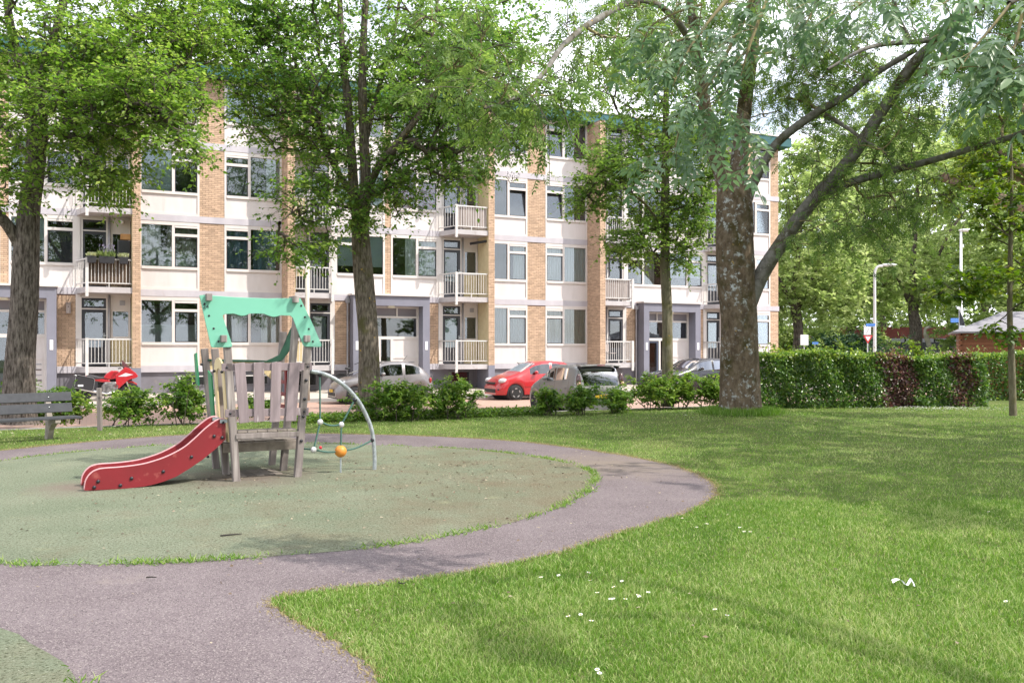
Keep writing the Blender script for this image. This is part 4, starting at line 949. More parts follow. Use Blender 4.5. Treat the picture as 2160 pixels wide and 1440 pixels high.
# local x forward (to the right), y left/inwards, z up
def disc(m2, x, r, w, z=None): m2.lathe([(r * .72, -w / 2), (r * .94, -w / 2), (r, -w * .3), (r, w * .3), (r * .94, w / 2), (r * .72, w / 2)], 26, (x, 0, z or r), 'y')
for x in (-.70, .74):
    m2 = MB(); disc(m2, x, .30, .15); w = m2.build('wheel', tyre_m, MO, smooth=True)
    m2 = MB(); m2.lathe([(.22, -.03), (.22, .03)], 24, (x, 0, .3), 'y')
    w2 = MB(); w2.lathe([(.205, -.05), (.225, -.05), (.225, .05), (.205, .05)], 24, (x, 0, .3), 'y'); 
    for k in range(3):
        a = k * 2.094; w2.beam((x, 0, .3), (x + .21 * math.cos(a), 0, .3 + .21 * math.sin(a)), .05, .03, (0, 1, 0))
    w2.build('rim', rim_m, w)
def slab(name, mat, outline, w, par=MO, bev=.03, yc=0):
    m2 = MB(); m2.prism([(x, yc - w / 2, z) for x, z in outline], (0, w, 0)); return m2.build(name, mat, par, bevel=bev, fixn=True)
slab('fuel_tank', mred, [(-.10, .76), (.0, .90), (.16, 1.0), (.36, .99), (.46, .86), (.36, .74), (.1, .70)], .30)
slab('fairing', mred, [(.28, .84), (.44, .98), (.58, 1.12), (.74, 1.06), (.92, .92), (1.0, .80), (.92, .74), (.70, .68), (.56, .56), (.40, .40), (.22, .42), (.30, .62)], .36, bev=.02)
slab('fairing_graphic', M('silver_graphic', (.55, .55, .58), .4), [(.36, .80), (.60, .92), (.84, .86), (.62, .80)], .368, bev=.0)
slab('lower_fairing', M('dark_fairing', (.02, .02, .022), .4), [(.20, .44), (.42, .42), (.34, .26), (.0, .24)], .34, bev=.02)
slab('headlight', lamp_c, [(.90, .93), (.99, .82), (.94, .80), (.88, .86)], .22, bev=.01)
slab('windscreen', M('smoke_screen', (.12, .05, .055), .1, coat=.5), [(.52, 1.08), (.47, 1.34), (.51, 1.35), (.80, 1.03)], .26, bev=.01)
slab('front_mudguard', mred, [(.52, .56), (.62, .64), (.82, .64), (.98, .54), (.95, .50), (.8, .58), (.64, .57)], .15, bev=.015)
slab('seat', M('seat_leather', (.05, .045, .05), .5), [(-.62, .84), (-.50, .87), (-.2, .80), (.0, .80), (.02, .74), (-.3, .70), (-.6, .77)], .28)
slab('tail', mred, [(-.72, .80), (-.60, .84), (-.2, .74), (.1, .70), (.14, .60), (-.05, .60), (-.4, .66), (-.76, .76)], .26)
slab('engine', M('engine_metal', (.35, .34, .34), .4, (.12, .12, .12), 12, metal=.7), [(-.05, .62), (.3, .62), (.42, .48), (.3, .28), (-.1, .26), (-.16, .45)], .36)
cs = slab('side_case', M('black_case', (.022, .022, .025), .45), [(-1.0, .52), (-.98, .44), (-.45, .32), (-.38, .40), (-.34, .72), (-.42, .78), (-.86, .88), (-.94, .84)], .2, yc=-.30)
m2 = MB(); m2.box(-.86, -.70, -.406, -.40, .49, .55); m2.build('reflector', plate_m, cs)
m2 = MB(); m2.tube([(-.96, -.405, .50), (-.92, -.405, .84), (-.86, -.405, .875), (-.42, -.405, .775), (-.35, -.405, .71), (-.39, -.405, .41), (-.45, -.405, .335), (-.97, -.405, .455)], .008, 5); m2.build('case_rim', rim_m, cs)
m2 = MB(); m2.tube([(.35, -.2, .3), (0, -.22, .22), (-.25, -.24, .28), (-.8, -.30, .42)], [.025, .03, .045, .055], 12); m2.build('exhaust', chrome, MO, smooth=True)
for sg in (-1, 1):
    m2 = MB(); m2.tube([(.50, sg * .1, 1.0), (.74, sg * .1, .30)], .025, 8); m2.build('fork', rim_m, MO, smooth=True)
    m2 = MB(); m2.tube([(.46, sg * .12, 1.08), (.38, sg * .33, 1.07)], .016, 6); m2.build('handlebar', dkplast, MO)
    m2 = MB(); m2.tube([(.55, sg * .2, 1.08), (.45, sg * .34, 1.20)], .008, 5); m2.ball((.45, sg * .36, 1.22), .07, 10, 6, (.35, 1, .65)); m2.build('mirror', dkplast, MO, smooth=True)
m2 = MB(); m2.tube([(-.76, -.12, .78), (-.95, -.14, .86), (-.98, .14, .86), (-.76, .12, .78)], .012, 6); m2.build('luggage_rack', rim_m, MO)
m2 = MB(); m2.beam((0, -.15, .28), (-.08, -.34, .0), .025, .025); m2.build('side_stand', dkplast, MO)
def bicycle(label, loc, rot, cm, basket=False):
    B = thing('bicycle', label, 'bicycle', loc, rot, 'bicycles parked along the flats')
    for x in (-.52, .55):
        m2 = MB(); m2.lathe([(.315, -.012), (.345, -.02), (.35, 0), (.345, .02), (.315, .012)], 28, (x, 0, .35), 'y'); w = m2.build('wheel', tyre_m, B, smooth=True)
        m2 = MB()
        for k in range(14): m2.beam((x, 0, .35), (x + .32 * math.cos(k * .449), 0, .35 + .32 * math.sin(k * .449)), .004, .004)
        m2.build('spokes', rim_m, w)
        m2 = MB(); m2.tube([(x + .375 * math.cos(t), 0, .35 + .375 * math.sin(t)) for t in np.linspace(.1, 2.9, 12)], .018, 5); m2.build('mudguard', cm, B)
    m2 = MB()
    for a, b in (((-.52, 0, .35), (-.1, 0, .32)), ((-.1, 0, .32), (-.22, 0, .86)), ((-.1, 0, .32), (.42, 0, .82)), ((-.2, 0, .72), (.40, 0, .90)), ((-.52, 0, .35), (-.2, 0, .76)), ((.55, 0, .35), (.40, 0, 1.05))): m2.tube([a, b], .016, 6)
    m2.build('frame', cm, B)
    m2 = MB(); m2.ball((-.24, 0, .93), .12, 10, 6, (1.1, .75, .4)); m2.build('saddle', dkplast, B, smooth=True)
    m2 = MB(); m2.tube([(.22, -.3, 1.08), (.36, -.22, 1.14), (.40, 0, 1.10), (.36, .22, 1.14), (.22, .3, 1.08)], .014, 6); m2.build('handlebar', dkplast, B)
    m2 = MB(); m2.box(-.75, -.3, -.08, .08, .735, .75); m2.build('carrier', dkplast, B)
    if basket:
        m2 = MB(); m2.box(.45, .75, -.2, .2, .82, 1.04); m2.build('crate', dkplast, B)
    return B
bicycle('dark bicycle against the wall left of the middle entrance, behind the small silver car', fac(S(745, 1.2), 1.2, .05), FANG + .25, M('bike_dark', (.02, .02, .02), .4))
bicycle('dark bicycle whose handlebar shows above the red car roof', fac(S(1112, 1.6), 1.6, .03), FANG + math.pi + .1, MATS['bike_dark'])
bicycle('bicycle with front crate showing behind the warm silver car roof', fac(S(1190, 1.6), 1.6, .03), FANG + math.pi - .15, M('bike_grey', (.08, .08, .09), .4), True)
# ================================================================ trees, hedges, grass
def bark_mat(name, a, b_, lich=None, lp=(.6, .68), moss=None, sc=9, st=(1, 1, .22), bump=1.0):
    m, nt, b, out = _nt(name)
    n1 = _noise(nt, sc, 6, .65, stretch=st); c = _mix(nt, a, b_, _ramp(nt, n1, .38, .62))
    if moss: c = _mix(nt, c, moss, _ramp(nt, _noise(nt, 2.2, 5, .6), .52, .66))
    if lich:
        lf_ = nt.nodes.new('ShaderNodeMath'); lf_.operation = 'MULTIPLY'; nt.links.new(_ramp(nt, _noise(nt, 9, 7, .68), *lp), lf_.inputs[0]); nt.links.new(_ramp(nt, _noise(nt, 1.9, 3, .5), .40, .58), lf_.inputs[1])
        c = _mix(nt, c, lich, lf_.outputs[0])
        c = _mix(nt, c, (.40, .26, .05), _ramp(nt, _noise(nt, 6.3, 4, .6), .68, .72))
    nt.links.new(c, b.inputs['Base Color']); b.inputs['Roughness'].default_value = .95; b.inputs['Specular IOR Level'].default_value = .15
    _bump(nt, b, n1, bump, .035); MATS[name] = m; return m
bark_grey = bark_mat('furrowed_bark', (.042, .033, .027), (.185, .155, .135), sc=22)
bark_mid = bark_mat('maple_bark', (.062, .05, .038), (.20, .165, .13), (.34, .34, .31), (.66, .72), (.085, .078, .035), sc=24)
bark_ash = bark_mat('ash_bark', (.075, .054, .036), (.16, .122, .085), (.35, .365, .36), (.54, .62), (.055, .045, .018), sc=9, st=(1, 1, .5))
bark_ash2 = bark_mat('ash_limb_bark', (.105, .095, .082), (.185, .175, .158), (.34, .34, .32), (.58, .68), (.065, .055, .022), sc=7, st=(1, 1, 1), bump=.5)
bark_thin = bark_mat('thin_tree_bark', (.12, .105, .07), (.21, .185, .13), (.33, .34, .30), (.68, .74), (.12, .11, .045), sc=14)
bark_pink = bark_mat('pinkish_bark', (.26, .17, .135), (.36, .25, .205), sc=5, bump=.4)
twig_m = M('twig', (.07, .055, .04), .9)
lichtwig = M('lichen_twig', (.26, .215, .09), .95, (.14, .12, .07), 12, bump=.5)
lf_left = leaf_mat('left_tree_leaf', (.10, .19, .034), (.195, .325, .055), (.36, .46, .11), .58)
lf_mid = leaf_mat('mid_tree_leaf', (.088, .185, .042), (.175, .305, .058), (.33, .44, .10), .58)
lf_third = leaf_mat('third_tree_leaf', (.10, .185, .042), (.19, .31, .062), (.33, .44, .11), .58)
lf_ash = leaf_mat('ash_leaf', (.072, .14, .066), (.125, .21, .10), (.215, .295, .135), .40, .32, .6)
lf_ash_far = leaf_mat('ash_leaf_far', (.075, .14, .038), (.14, .23, .058), (.26, .35, .085), .52)
lf_bush = leaf_mat('bush_leaf', (.065, .14, .026), (.14, .25, .040), (.30, .40, .075), .5, .4)
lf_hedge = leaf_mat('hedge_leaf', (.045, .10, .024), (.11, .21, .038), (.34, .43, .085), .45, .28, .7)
lf_copper = leaf_mat('copper_leaf', (.06, .03, .032), (.14, .062, .058), (.30, .19, .09), .35, .3, .6)
lf_far = leaf_mat('hazed_far_leaf', (.175, .25, .08), (.31, .40, .135), (.46, .52, .24), .62)  # leaf colours paled so that distance haze is part of the tone
lf_yg = leaf_mat('sapling_leaf', (.06, .12, .015), (.13, .21, .025), (.28, .34, .05), .45)
lf_pine = leaf_mat('dark_evergreen_leaf', (.012, .04, .016), (.024, .065, .025), (.05, .10, .04), .2)

def lines_to_tubes(lines, mat, name, parent, origin, sides=6):
    """lines: (points, radii) -> one mesh of tapered tubes"""
    co, tr, k = [], [], 0
    for pts, rad in lines:
        p = np.asarray(pts, float); r = np.asarray(rad, float); n = len(p)
        d = np.gradient(p, axis=0); d = unit(d)
        ref = np.tile(np.array([.31, .17, .93]), (n, 1)); fl = np.abs((d * ref).sum(1)) > .9; ref[fl] = (1, .1, .2)
        x = unit(np.cross(d, ref)); y = np.cross(d, x)
        s_ = sides if r.max() > .03 else 4 if r.max() > .012 else 3
        a = np.arange(s_) * 2 * np.pi / s_
        ring = p[:, None, :] + (x[:, None, :] * np.cos(a)[None, :, None] + y[:, None, :] * np.sin(a)[None, :, None]) * r[:, None, None]
        co.append(ring.reshape(-1, 3)); i = np.arange(n - 1)[:, None] * s_; j = np.arange(s_)[None]; j2 = (j + 1) % s_
        q = np.stack([i + j, i + j2, i + s_ + j2, i + s_ + j], -1).reshape(-1, 4) + k
        tr.append(q[:, [0, 1, 2]]); tr.append(q[:, [0, 2, 3]]); k += n * s_
    co = np.concatenate(co) - np.array(origin)[None]; tr = np.concatenate(tr)
    me = tri_mesh(name, co, tr, mat); me.polygons.foreach_set('use_smooth', np.ones(len(me.polygons), bool)); return link(name, me, parent)
def trunk_mesh(line, mat, name, parent, origin, sides=40, rough=.06, flare=0):
    p = np.array([tuple(q) for q in line[0]]); r = np.array(line[1]); n = len(p); rg = np.random.default_rng(5)
    # resample finely
    t = np.concatenate([[0], np.cumsum(np.linalg.norm(np.diff(p, axis=0), axis=1))]); tt = np.arange(0, t[-1], .06)
    p = np.stack([np.interp(tt, t, p[:, i]) for i in range(3)], 1); r = np.interp(tt, t, r); n = len(p)
    k = np.ones(7) / 7
    p = np.stack([np.convolve(np.pad(p[:, i], 3, 'edge'), k, 'valid') for i in range(3)], 1); r = np.convolve(np.pad(r, 3, 'edge'), k, 'valid')
    if flare: r = r * (1 + flare * np.exp(-tt / .22))
    d = unit(np.gradient(p, axis=0)); x = unit(np.cross(d, np.tile([.1, 1., .0], (n, 1)))); y = np.cross(d, x)
    a = np.arange(sides) * 2 * np.pi / sides
    wob = 1 + rough * (np.sin(3 * a[None] + 1.3 * tt[:, None] + 1) * .5 + np.sin(7 * a[None] - .8 * tt[:, None]) * .35 + np.sin(2 * a[None] + 2.1 * tt[:, None]) * .5) + rg.normal(0, rough * .12, (n, sides))
    ring = p[:, None] + (x[:, None] * np.cos(a)[None, :, None] + y[:, None] * np.sin(a)[None, :, None]) * (r[:, None] * wob)[..., None]
    i = np.arange(n - 1)[:, None] * sides; j = np.arange(sides)[None]; j2 = (j + 1) % sides
    q = np.stack([i + j, i + j2, i + sides + j2, i + sides + j], -1).reshape(-1, 4)
    me = tri_mesh(name, ring.reshape(-1, 3) - np.array(origin)[None], np.concatenate([q[:, [0, 1, 2]], q[:, [0, 2, 3]]]), mat)
    me.polygons.foreach_set('use_smooth', np.ones(len(me.polygons), bool)); return link(name, me, parent)
def densify(pts, rad, step=.3):
    p = np.array([tuple(q) for q in smooth_line(pts, 6)]); r = np.interp(np.linspace(0, 1, len(p)), np.linspace(0, 1, len(rad)), rad); return p, r
def pix_limb(pts, r0, r1):
    """limb through photo points with depth: (px, py, Y)"""
    v = [P(*q) for q in pts]; return densify(v, np.linspace(r0, r1, len(pts)))
def grow(lims, clumps, rg, up=.12, tip=.006, k=.0075, start=0):
    nodes = np.concatenate([l[0] for l in lims]); nb = [(-1, 0)] * len(nodes)
    d0 = np.array([np.min(np.linalg.norm(nodes - c, axis=1)) for c in clumps]); order = np.argsort(d0)
    br = []
    buf = np.zeros((len(nodes) + 7 * len(clumps), 3)); buf[:len(nodes)] = nodes; cnt = len(nodes); own = np.full(len(buf), -1)
    for ci in order:
        c = clumps[ci]; dd = np.linalg.norm(buf[:cnt] - c, axis=1) + .6 * np.maximum(0, buf[:cnt, 2] - c[2] + .2)
        i = int(np.argmin(dd)); a = buf[i]; L = np.linalg.norm(c - a)
        if L < .05: continue
        m = (a + c) / 2 + np.array([0, 0, up * L]) + rg.normal(0, .09 * L, 3); t = np.linspace(0, 1, 7)[:, None]
        pts = (1 - t) ** 2 * a + 2 * t * (1 - t) * m + t ** 2 * c; pts[1:-1] += rg.normal(0, .02 * L, (5, 3))
        b = len(br); br.append([pts, own[i], 1]); buf[cnt:cnt + 6] = pts[1:]; own[cnt:cnt + 6] = b; cnt += 6
    for b in range(len(br) - 1, -1, -1):
        if br[b][1] >= 0: br[br[b][1]][2] += br[b][2]
    return [(p, np.linspace(k * math.sqrt(n) + .003, max(tip * .7, .6 * k * math.sqrt(n - 1)) if n > 1 else tip * .5, 7)) for p, _, n in br], [b[0][-1] for b in br], [unit(b[0][-1] - b[0][-3]) for b in br]
def lobe_points(lobes, n, rg, shell=2.0):
    w = np.array([l[2] for l in lobes], float); w /= w.sum(); idx = rg.choice(len(lobes), n, p=w); out = []
    for i in idx:
        c, r = lobes[i][0], lobes[i][1]; d = unit(rg.normal(size=3)); q = rg.random() ** (1 / shell); out.append(np.array(c) + d * np.array(r) * q)
    return np.array(out)
def pix_lobe(px, py, rx, ry, Y, rz, w): c = P(px, py, Y); return (tuple(c), (rx * Y / F, rz, ry * Y / F), w)
def spray(ends, dirs, rg, ntw=6, tl=(.3, .6), nl=10, L=.1, asp=.62, droop=.35, tpl=LEAF2, flat=.35, twr=.004, tbias=0.0):
    """leafy twigs round each branch end -> twig lines and leaf triangles"""
    E = np.repeat(np.array(ends), ntw, 0); D = np.repeat(np.array(dirs), ntw, 0); n = len(E)
    d = unit(D * .55 + rg.normal(size=(n, 3)) * np.array([1, 1, flat]) * .9 + np.array([0, 0, .05])); ln = rg.uniform(*tl, n)
    E = E - d * 0.05
    lines = []
    t = np.array([0, .5, 1.0])
    pts = E[:, None] + d[:, None] * (t[None, :, None] * ln[:, None, None]); pts[:, 1:, 2] -= (droop * ln)[:, None] * np.array([.15, .5])
    tr = np.array([twr, twr * .8, twr * .4])
    lines = [(pts[i], tr) for i in range(n)]
    tt = (np.arange(nl) + .6) / nl; tp = np.repeat(np.array([tt]), n, 0) + rg.normal(0, .04, (n, nl)); tp = np.clip(tp, .02, 1.05)
    pos = E[:, None] + d[:, None] * (tp * ln[:, None])[..., None]; pos[..., 2] -= droop * ln[:, None] * .5 * tp ** 2; pos += rg.normal(0, .02, pos.shape)
    sd = unit(np.cross(d, np.array([0, 0, 1.0])))[:, None] * np.where(np.arange(nl) % 2, 1, -1)[None, :, None]
    ld = d[:, None] * .6 + sd * .8 + rg.normal(0, .35, (n, nl, 3)); ld[..., 2] -= .35
    nr = rg.normal(0, .45, (n, nl, 3)); nr[..., 2] += 1.0
    N = n * nl; LL = L * rg.uniform(.5, 1.3, N)
    ct = np.repeat(rg.normal(0, .2, len(ends)), ntw * nl); tint = np.clip(rg.beta(2.2, 2.6, N) + ct + tbias, 0, 1)
    return lines, leaves(pos.reshape(-1, 3), ld.reshape(-1, 3), nr.reshape(-1, 3), LL, LL * asp, tpl, tint)
def make_tree(name, label, base, trunk, lims, lobes, nclump, bark, leafm, seed, cat='tree', group=None, limbbark=None, L=.1, asp=.62, ntw=6, nl=10, tl=(.3, .65), flare=.25, rough=.05, droop=.35, shell=2.0, tpl=LEAF2, flat=.4, up=.12, cut=None, sides=36, tbias=0):
    rg = np.random.default_rng(seed); root = thing(name, label, cat, base, 0, group)
    tr = trunk_mesh(trunk, bark, 'trunk', root, base, sides, rough, flare)
    for l in lims: trunk_mesh(l, limbbark or bark, 'limb', root, base, 14 if l[1][0] < .12 else 24, rough * .8)
    cl = lobe_points(lobes, nclump, rg, shell)
    if cut is not None: cl = cl[~cut(cl)]
    hi = trunk[0][len(trunk[0]) // 2:]
    br, ends, dirs = grow([(np.array([tuple(q) for q in hi]), None)] + lims, cl, rg, up)
    lines, (co, t, tint) = spray(ends, dirs, rg, ntw, tl, nl, L, asp, droop, tpl, flat, tbias=tbias)
    tag(lines_to_tubes(br, twig_m if bark is not bark_ash else bark_ash2, 'branches', root, base, 6), kind='stuff')
    tag(lines_to_tubes(lines, twig_m, 'twigs', root, base, 3), kind='stuff')
    cm = tri_mesh('crown', co - np.array(base)[None], t, leafm, tint); tag(link('crown', cm, root), kind='stuff')
    return root
# ---- left tree
YL = 20.0
base = P(38, 900, YL); base.z = 0
trunk = densify([base, P(42, 760, YL), P(52, 640, YL), P(56, 540, YL), P(62, 440, YL), P(74, 350, YL), P(76, 290, YL)], [.35, .315, .28, .27, .23, .205, .20])
lims = [pix_limb([(46, 520, YL), (20, 480, YL - .2), (-20, 430, YL - .5), (-70, 340, YL - 1), (-120, 200, YL - 1.5)], .15, .05),
        pix_limb([(74, 300, YL), (60, 220, YL), (40, 130, YL + .3), (20, 40, YL + .4), (0, -120, YL + .6), (-20, -260, YL + .6)], .14, .05),
        pix_limb([(78, 300, YL), (88, 240, YL - .3), (84, 180, YL - .4), (120, 60, YL - .6), (150, -80, YL - .8), (170, -240, YL - 1)], .14, .05),
        pix_limb([(80, 310, YL), (140, 250, YL - 1), (230, 215, YL - 1.6), (320, 225, YL - 2), (400, 245, YL - 2.2)], .07, .02),
        pix_limb([(84, 250, YL), (180, 150, YL + .5), (270, 60, YL + 1), (360, -40, YL + 1.4)], .09, .03),
        pix_limb([(70, 340, YL), (0, 260, YL + 1.4), (-80, 160, YL + 2.2)], .08, .03)]
lobes = [pix_lobe(60, 120, 230, 130, YL, 3.0, 5), pix_lobe(250, 130, 170, 100, YL - .5, 2.2, 4), pix_lobe(200, 250, 180, 70, YL - 1, 2.0, 3.2), pix_lobe(330, 200, 110, 70, YL - 1.6, 1.2, 2), pix_lobe(230, 350, 70, 80, YL - 1, 1.2, 1.1), pix_lobe(20, 350, 90, 90, YL - 1.4, 1.2, 1.0),
         pix_lobe(375, 290, 60, 60, YL - 2, .7, .7), pix_lobe(130, -120, 300, 150, YL, 3.4, 4), pix_lobe(-120, 150, 160, 200, YL, 3, 2.4), pix_lobe(360, 40, 120, 70, YL + .6, 1.6, 2.2), pix_lobe(430, 90, 80, 60, YL, 1.2, 1.2)]
make_tree('street_tree', 'large forked tree with furrowed grey bark at the left edge behind the bench', base, trunk, lims, lobes, 1600, bark_grey, lf_left, 21, L=.108, asp=.62, ntw=4, nl=9, tl=(.35, .8), shell=2.4, group='broadleaf trees in the planting strip')
# ---- middle tree
YM = 22.6
base = P(778, 900, YM); base.z = 0
trunk = densify([base, P(779, 800, YM), P(776, 700, YM), P(768, 600, YM), P(762, 520, YM), P(760, 470, YM), P(762, 430, YM)], [.29, .27, .255, .245, .235, .225, .20])
lims = [pix_limb([(758, 470, YM), (748, 420, YM), (742, 330, YM), (735, 230, YM), (722, 100, YM + .2), (716, -20, YM + .3), (712, -200, YM + .3)], .15, .05),
        pix_limb([(764, 470, YM), (772, 400, YM - .2), (768, 300, YM - .2), (764, 180, YM - .2), (768, 60, YM - .3), (775, -80, YM - .3), (780, -260, YM - .3)], .16, .05),
        pix_limb([(768, 420, YM), (800, 350, YM - .8), (860, 275, YM - 1.6), (905, 215, YM - 2), (960, 155, YM - 2.4), (1000, 100, YM - 2.6), (1030, 10, YM - 2.8)], .10, .035),
        pix_limb([(905, 215, YM - 2), (900, 150, YM - 2), (915, 60, YM - 2), (930, -40, YM - 2)], .05, .02),
        pix_limb([(750, 420, YM), (700, 340, YM + .6), (655, 230, YM + 1), (620, 120, YM + 1.3), (590, 0, YM + 1.5)], .09, .03),
        pix_limb([(770, 300, YM), (795, 200, YM + .5), (830, 80, YM + .9), (850, -60, YM + 1)], .08, .03),
        pix_limb([(760, 440, YM), (820, 380, YM + 1), (900, 330, YM + 1.6), (990, 310, YM + 2)], .07, .02),
        pix_limb([(748, 440, YM), (690, 430, YM - 1), (630, 440, YM - 1.8), (590, 470, YM - 2.2)], .045, .012)]
lobes = [pix_lobe(740, 200, 250, 150, YM, 2.8, 6), pix_lobe(880, 250, 170, 120, YM - 1, 1.8, 3.4), pix_lobe(600, 230, 130, 120, YM, 1.8, 2.6), pix_lobe(740, 370, 120, 80, YM - .4, 1.4, 2.0), pix_lobe(640, 420, 90, 60, YM - 1.4, .9, 1.0), pix_lobe(600, 520, 60, 35, YM - 2, .5, .4), pix_lobe(670, 500, 50, 40, YM - 1.4, .5, .35),
         pix_lobe(960, 330, 90, 80, YM - .2, 1.4, 1.3), pix_lobe(840, 410, 60, 50, YM - .6, .9, .5), pix_lobe(760, -40, 330, 150, YM, 3, 4), pix_lobe(1000, 120, 110, 100, YM - 2, 1.5, 1.6), pix_lobe(520, 120, 80, 90, YM, 1.2, 1.0), pix_lobe(1080, 290, 70, 40, YM - .8, .8, .5), pix_lobe(760, 470, 40, 20, YM - .6, .4, .25), pix_lobe(520, 30, 90, 60, YM, 1.4, 1.4), pix_lobe(620, 40, 110, 70, YM + .4, 1.6, 1.6), pix_lobe(900, 80, 130, 90, YM - .4, 1.8, 2.2), pix_lobe(830, 150, 120, 80, YM + 1, 1.5, 1.4), pix_lobe(1060, 60, 90, 80, YM - 1, 1.4, 1.2)]
make_tree('street_tree', 'broadleaf tree with a single pale lower trunk standing in front of the small silver car', base, trunk, lims, lobes, 1980, bark_mid, lf_mid, 22, cut=lambda c: (np.abs(1080 + F * c[:, 0] / c[:, 1] - 762) < 34) & (c[:, 1] < YM + .3) & (np.abs(HZ + (H - c[:, 2]) * F / c[:, 1] - 260) < 130), L=.110, asp=.62, ntw=4, nl=9, tl=(.35, .8), shell=2.4, group='broadleaf trees in the planting strip')
# ---- third tree
YT = 26.0
base = P(1408, 880, YT); base.z = 0
trunk = densify([base, P(1408, 760, YT), P(1407, 660, YT), P(1403, 560, YT), P(1404, 450, YT), P(1403, 340, YT), P(1405, 200, YT), P(1408, 60, YT)], [.165, .155, .15, .14, .125, .11, .08, .04])
lims = [pix_limb([(1404, 500, YT), (1370, 440, YT - .6), (1320, 400, YT - 1), (1260, 380, YT - 1.2)], .05, .015), pix_limb([(1404, 440, YT), (1450, 400, YT + .5), (1500, 350, YT + .8)], .05, .015),
        pix_limb([(1403, 380, YT), (1350, 300, YT + .5), (1300, 230, YT + .8), (1270, 140, YT + 1)], .06, .015), pix_limb([(1403, 330, YT), (1450, 240, YT - .6), (1490, 150, YT - 1)], .06, .015)]
lobes = [pix_lobe(1390, 330, 150, 130, YT, 2.2, 4), pix_lobe(1280, 380, 80, 70, YT - 1, 1.2, 1.5), pix_lobe(1400, 480, 110, 80, YT, 1.4, 1.8), pix_lobe(1330, 510, 60, 50, YT - 1, .7, .6), pix_lobe(1470, 430, 60, 90, YT, 1.2, 1.2), pix_lobe(1360, 150, 150, 130, YT, 2.0, 3), pix_lobe(1230, 420, 40, 40, YT - 1, .6, .35), pix_lobe(1440, 540, 40, 50, YT - .4, .6, .35), pix_lobe(1500, 250, 60, 120, YT, 1.2, 1)]
make_tree('street_tree', 'slender tree with thin straight trunk in front of the right entrance', base, trunk, lims, lobes, 950, bark_thin, lf_third, 23, L=.110, asp=.62, ntw=4, nl=9, tl=(.35, .75), shell=2.2, group='broadleaf trees in the planting strip')
# ---- compound ash leaves
def ash_leaf_template(rg, npair=4, leaf=.085, rach=.26):
    co, tr, k = [], [], 0
    v, t = LEAF4
    for i in range(npair * 2 + 1):
        if i == npair * 2: pos = np.array([rach, 0, -.05 * rach]); d = np.array([1, 0, -.25])
        else:
            q = (i // 2 + 1) / (npair + .4); sg = 1 if i % 2 else -1
            pos = np.array([rach * q, 0, -.12 * rach * q * q]); d = np.array([.62, sg * .8, -.28]) + rg.normal(0, .12, 3)
        L = leaf * rg.uniform(.85, 1.15) * (1 if i < npair * 2 - 1 else 1.05); nr = np.array([0, 0, 1.0]) + rg.normal(0, .22, 3)
        c, tt, _ = leaves(pos[None], d[None], nr[None], np.array([L]), np.array([L * .38]), LEAF4, np.array([0.]))
        co.append(c); tr.append(tt + k); k += len(c)
    r_ = .0022; st = np.array([[0, -r_, 0], [0, r_, 0], [rach, r_ * .5, -.05 * rach], [rach, -r_ * .5, -.05 * rach]]); co.append(st); tr.append(np.array([[0, 1, 2], [0, 2, 3]]) + k)
    return np.concatenate(co), np.concatenate(tr)
rg = np.random.default_rng(9)
ASHT = [ash_leaf_template(rg, n) for n in (3, 4, 4, 5, 4, 5)]
ash_me = [[tri_mesh('leaf', c, t, lf_ash, np.clip(np.full(len(t), ti) + np.repeat(rg.normal(0, .12, len(t) // 2 + 1), 2)[:len(t)], 0, 1)) for c, t in ASHT] for ti in (.25, .5, .75)]
def hang(lines, rg, per=7, scale=1.0):
    """compound leaves hung along twigs -> list of (pos, forward, up, scale)"""
    out = []
    for p, r in lines:
        p = np.asarray(p); n = len(p)
        for k in range(per):
            t = rg.uniform(.15, 1.0) * (n - 1); i = min(int(t), n - 2); q = p[i] + (p[i + 1] - p[i]) * (t - i); d = unit(p[i + 1] - p[i])
            f = d * .5 + rg.normal(size=3) * np.array([.8, .8, .35]) + np.array([0, 0, -.45]); out.append((q, unit(f), unit(np.array([0, 0, 1.0]) + rg.normal(0, .35, 3)), scale * rg.uniform(.7, 1.2)))
    return out
def leaf_bulk(items, name, parent, origin, mat, tl=.5):
    parts = []; rg2 = np.random.default_rng(len(items))
    for v in range(len(ASHT)):
        it = [x for i, x in enumerate(items) if i % len(ASHT) == v]
        if not it: continue
        c, t = ASHT[v]; f = np.array([x[1] for x in it]); u = np.array([x[2] for x in it]); s_ = unit(np.cross(u, f)); u = np.cross(f, s_); p = np.array([x[0] for x in it]); sc = np.array([x[3] for x in it])
        co = p[:, None] + (f[:, None] * c[None, :, 0:1] + s_[:, None] * c[None, :, 1:2] + u[:, None] * c[None, :, 2:3]) * sc[:, None, None]
        tr = (t[None] + (np.arange(len(it)) * len(c))[:, None, None]).reshape(-1, 3)
        parts.append((co.reshape(-1, 3), tr, np.clip(np.repeat(rg2.beta(2, 2, len(it)), len(t)) + rg2.normal(0, .08, len(tr)), 0, 1)))
    co, tr, tt = join_tris(parts); return tag(link(name, tri_mesh(name, co - np.array(origin)[None], tr, mat, tt), parent), kind='stuff')
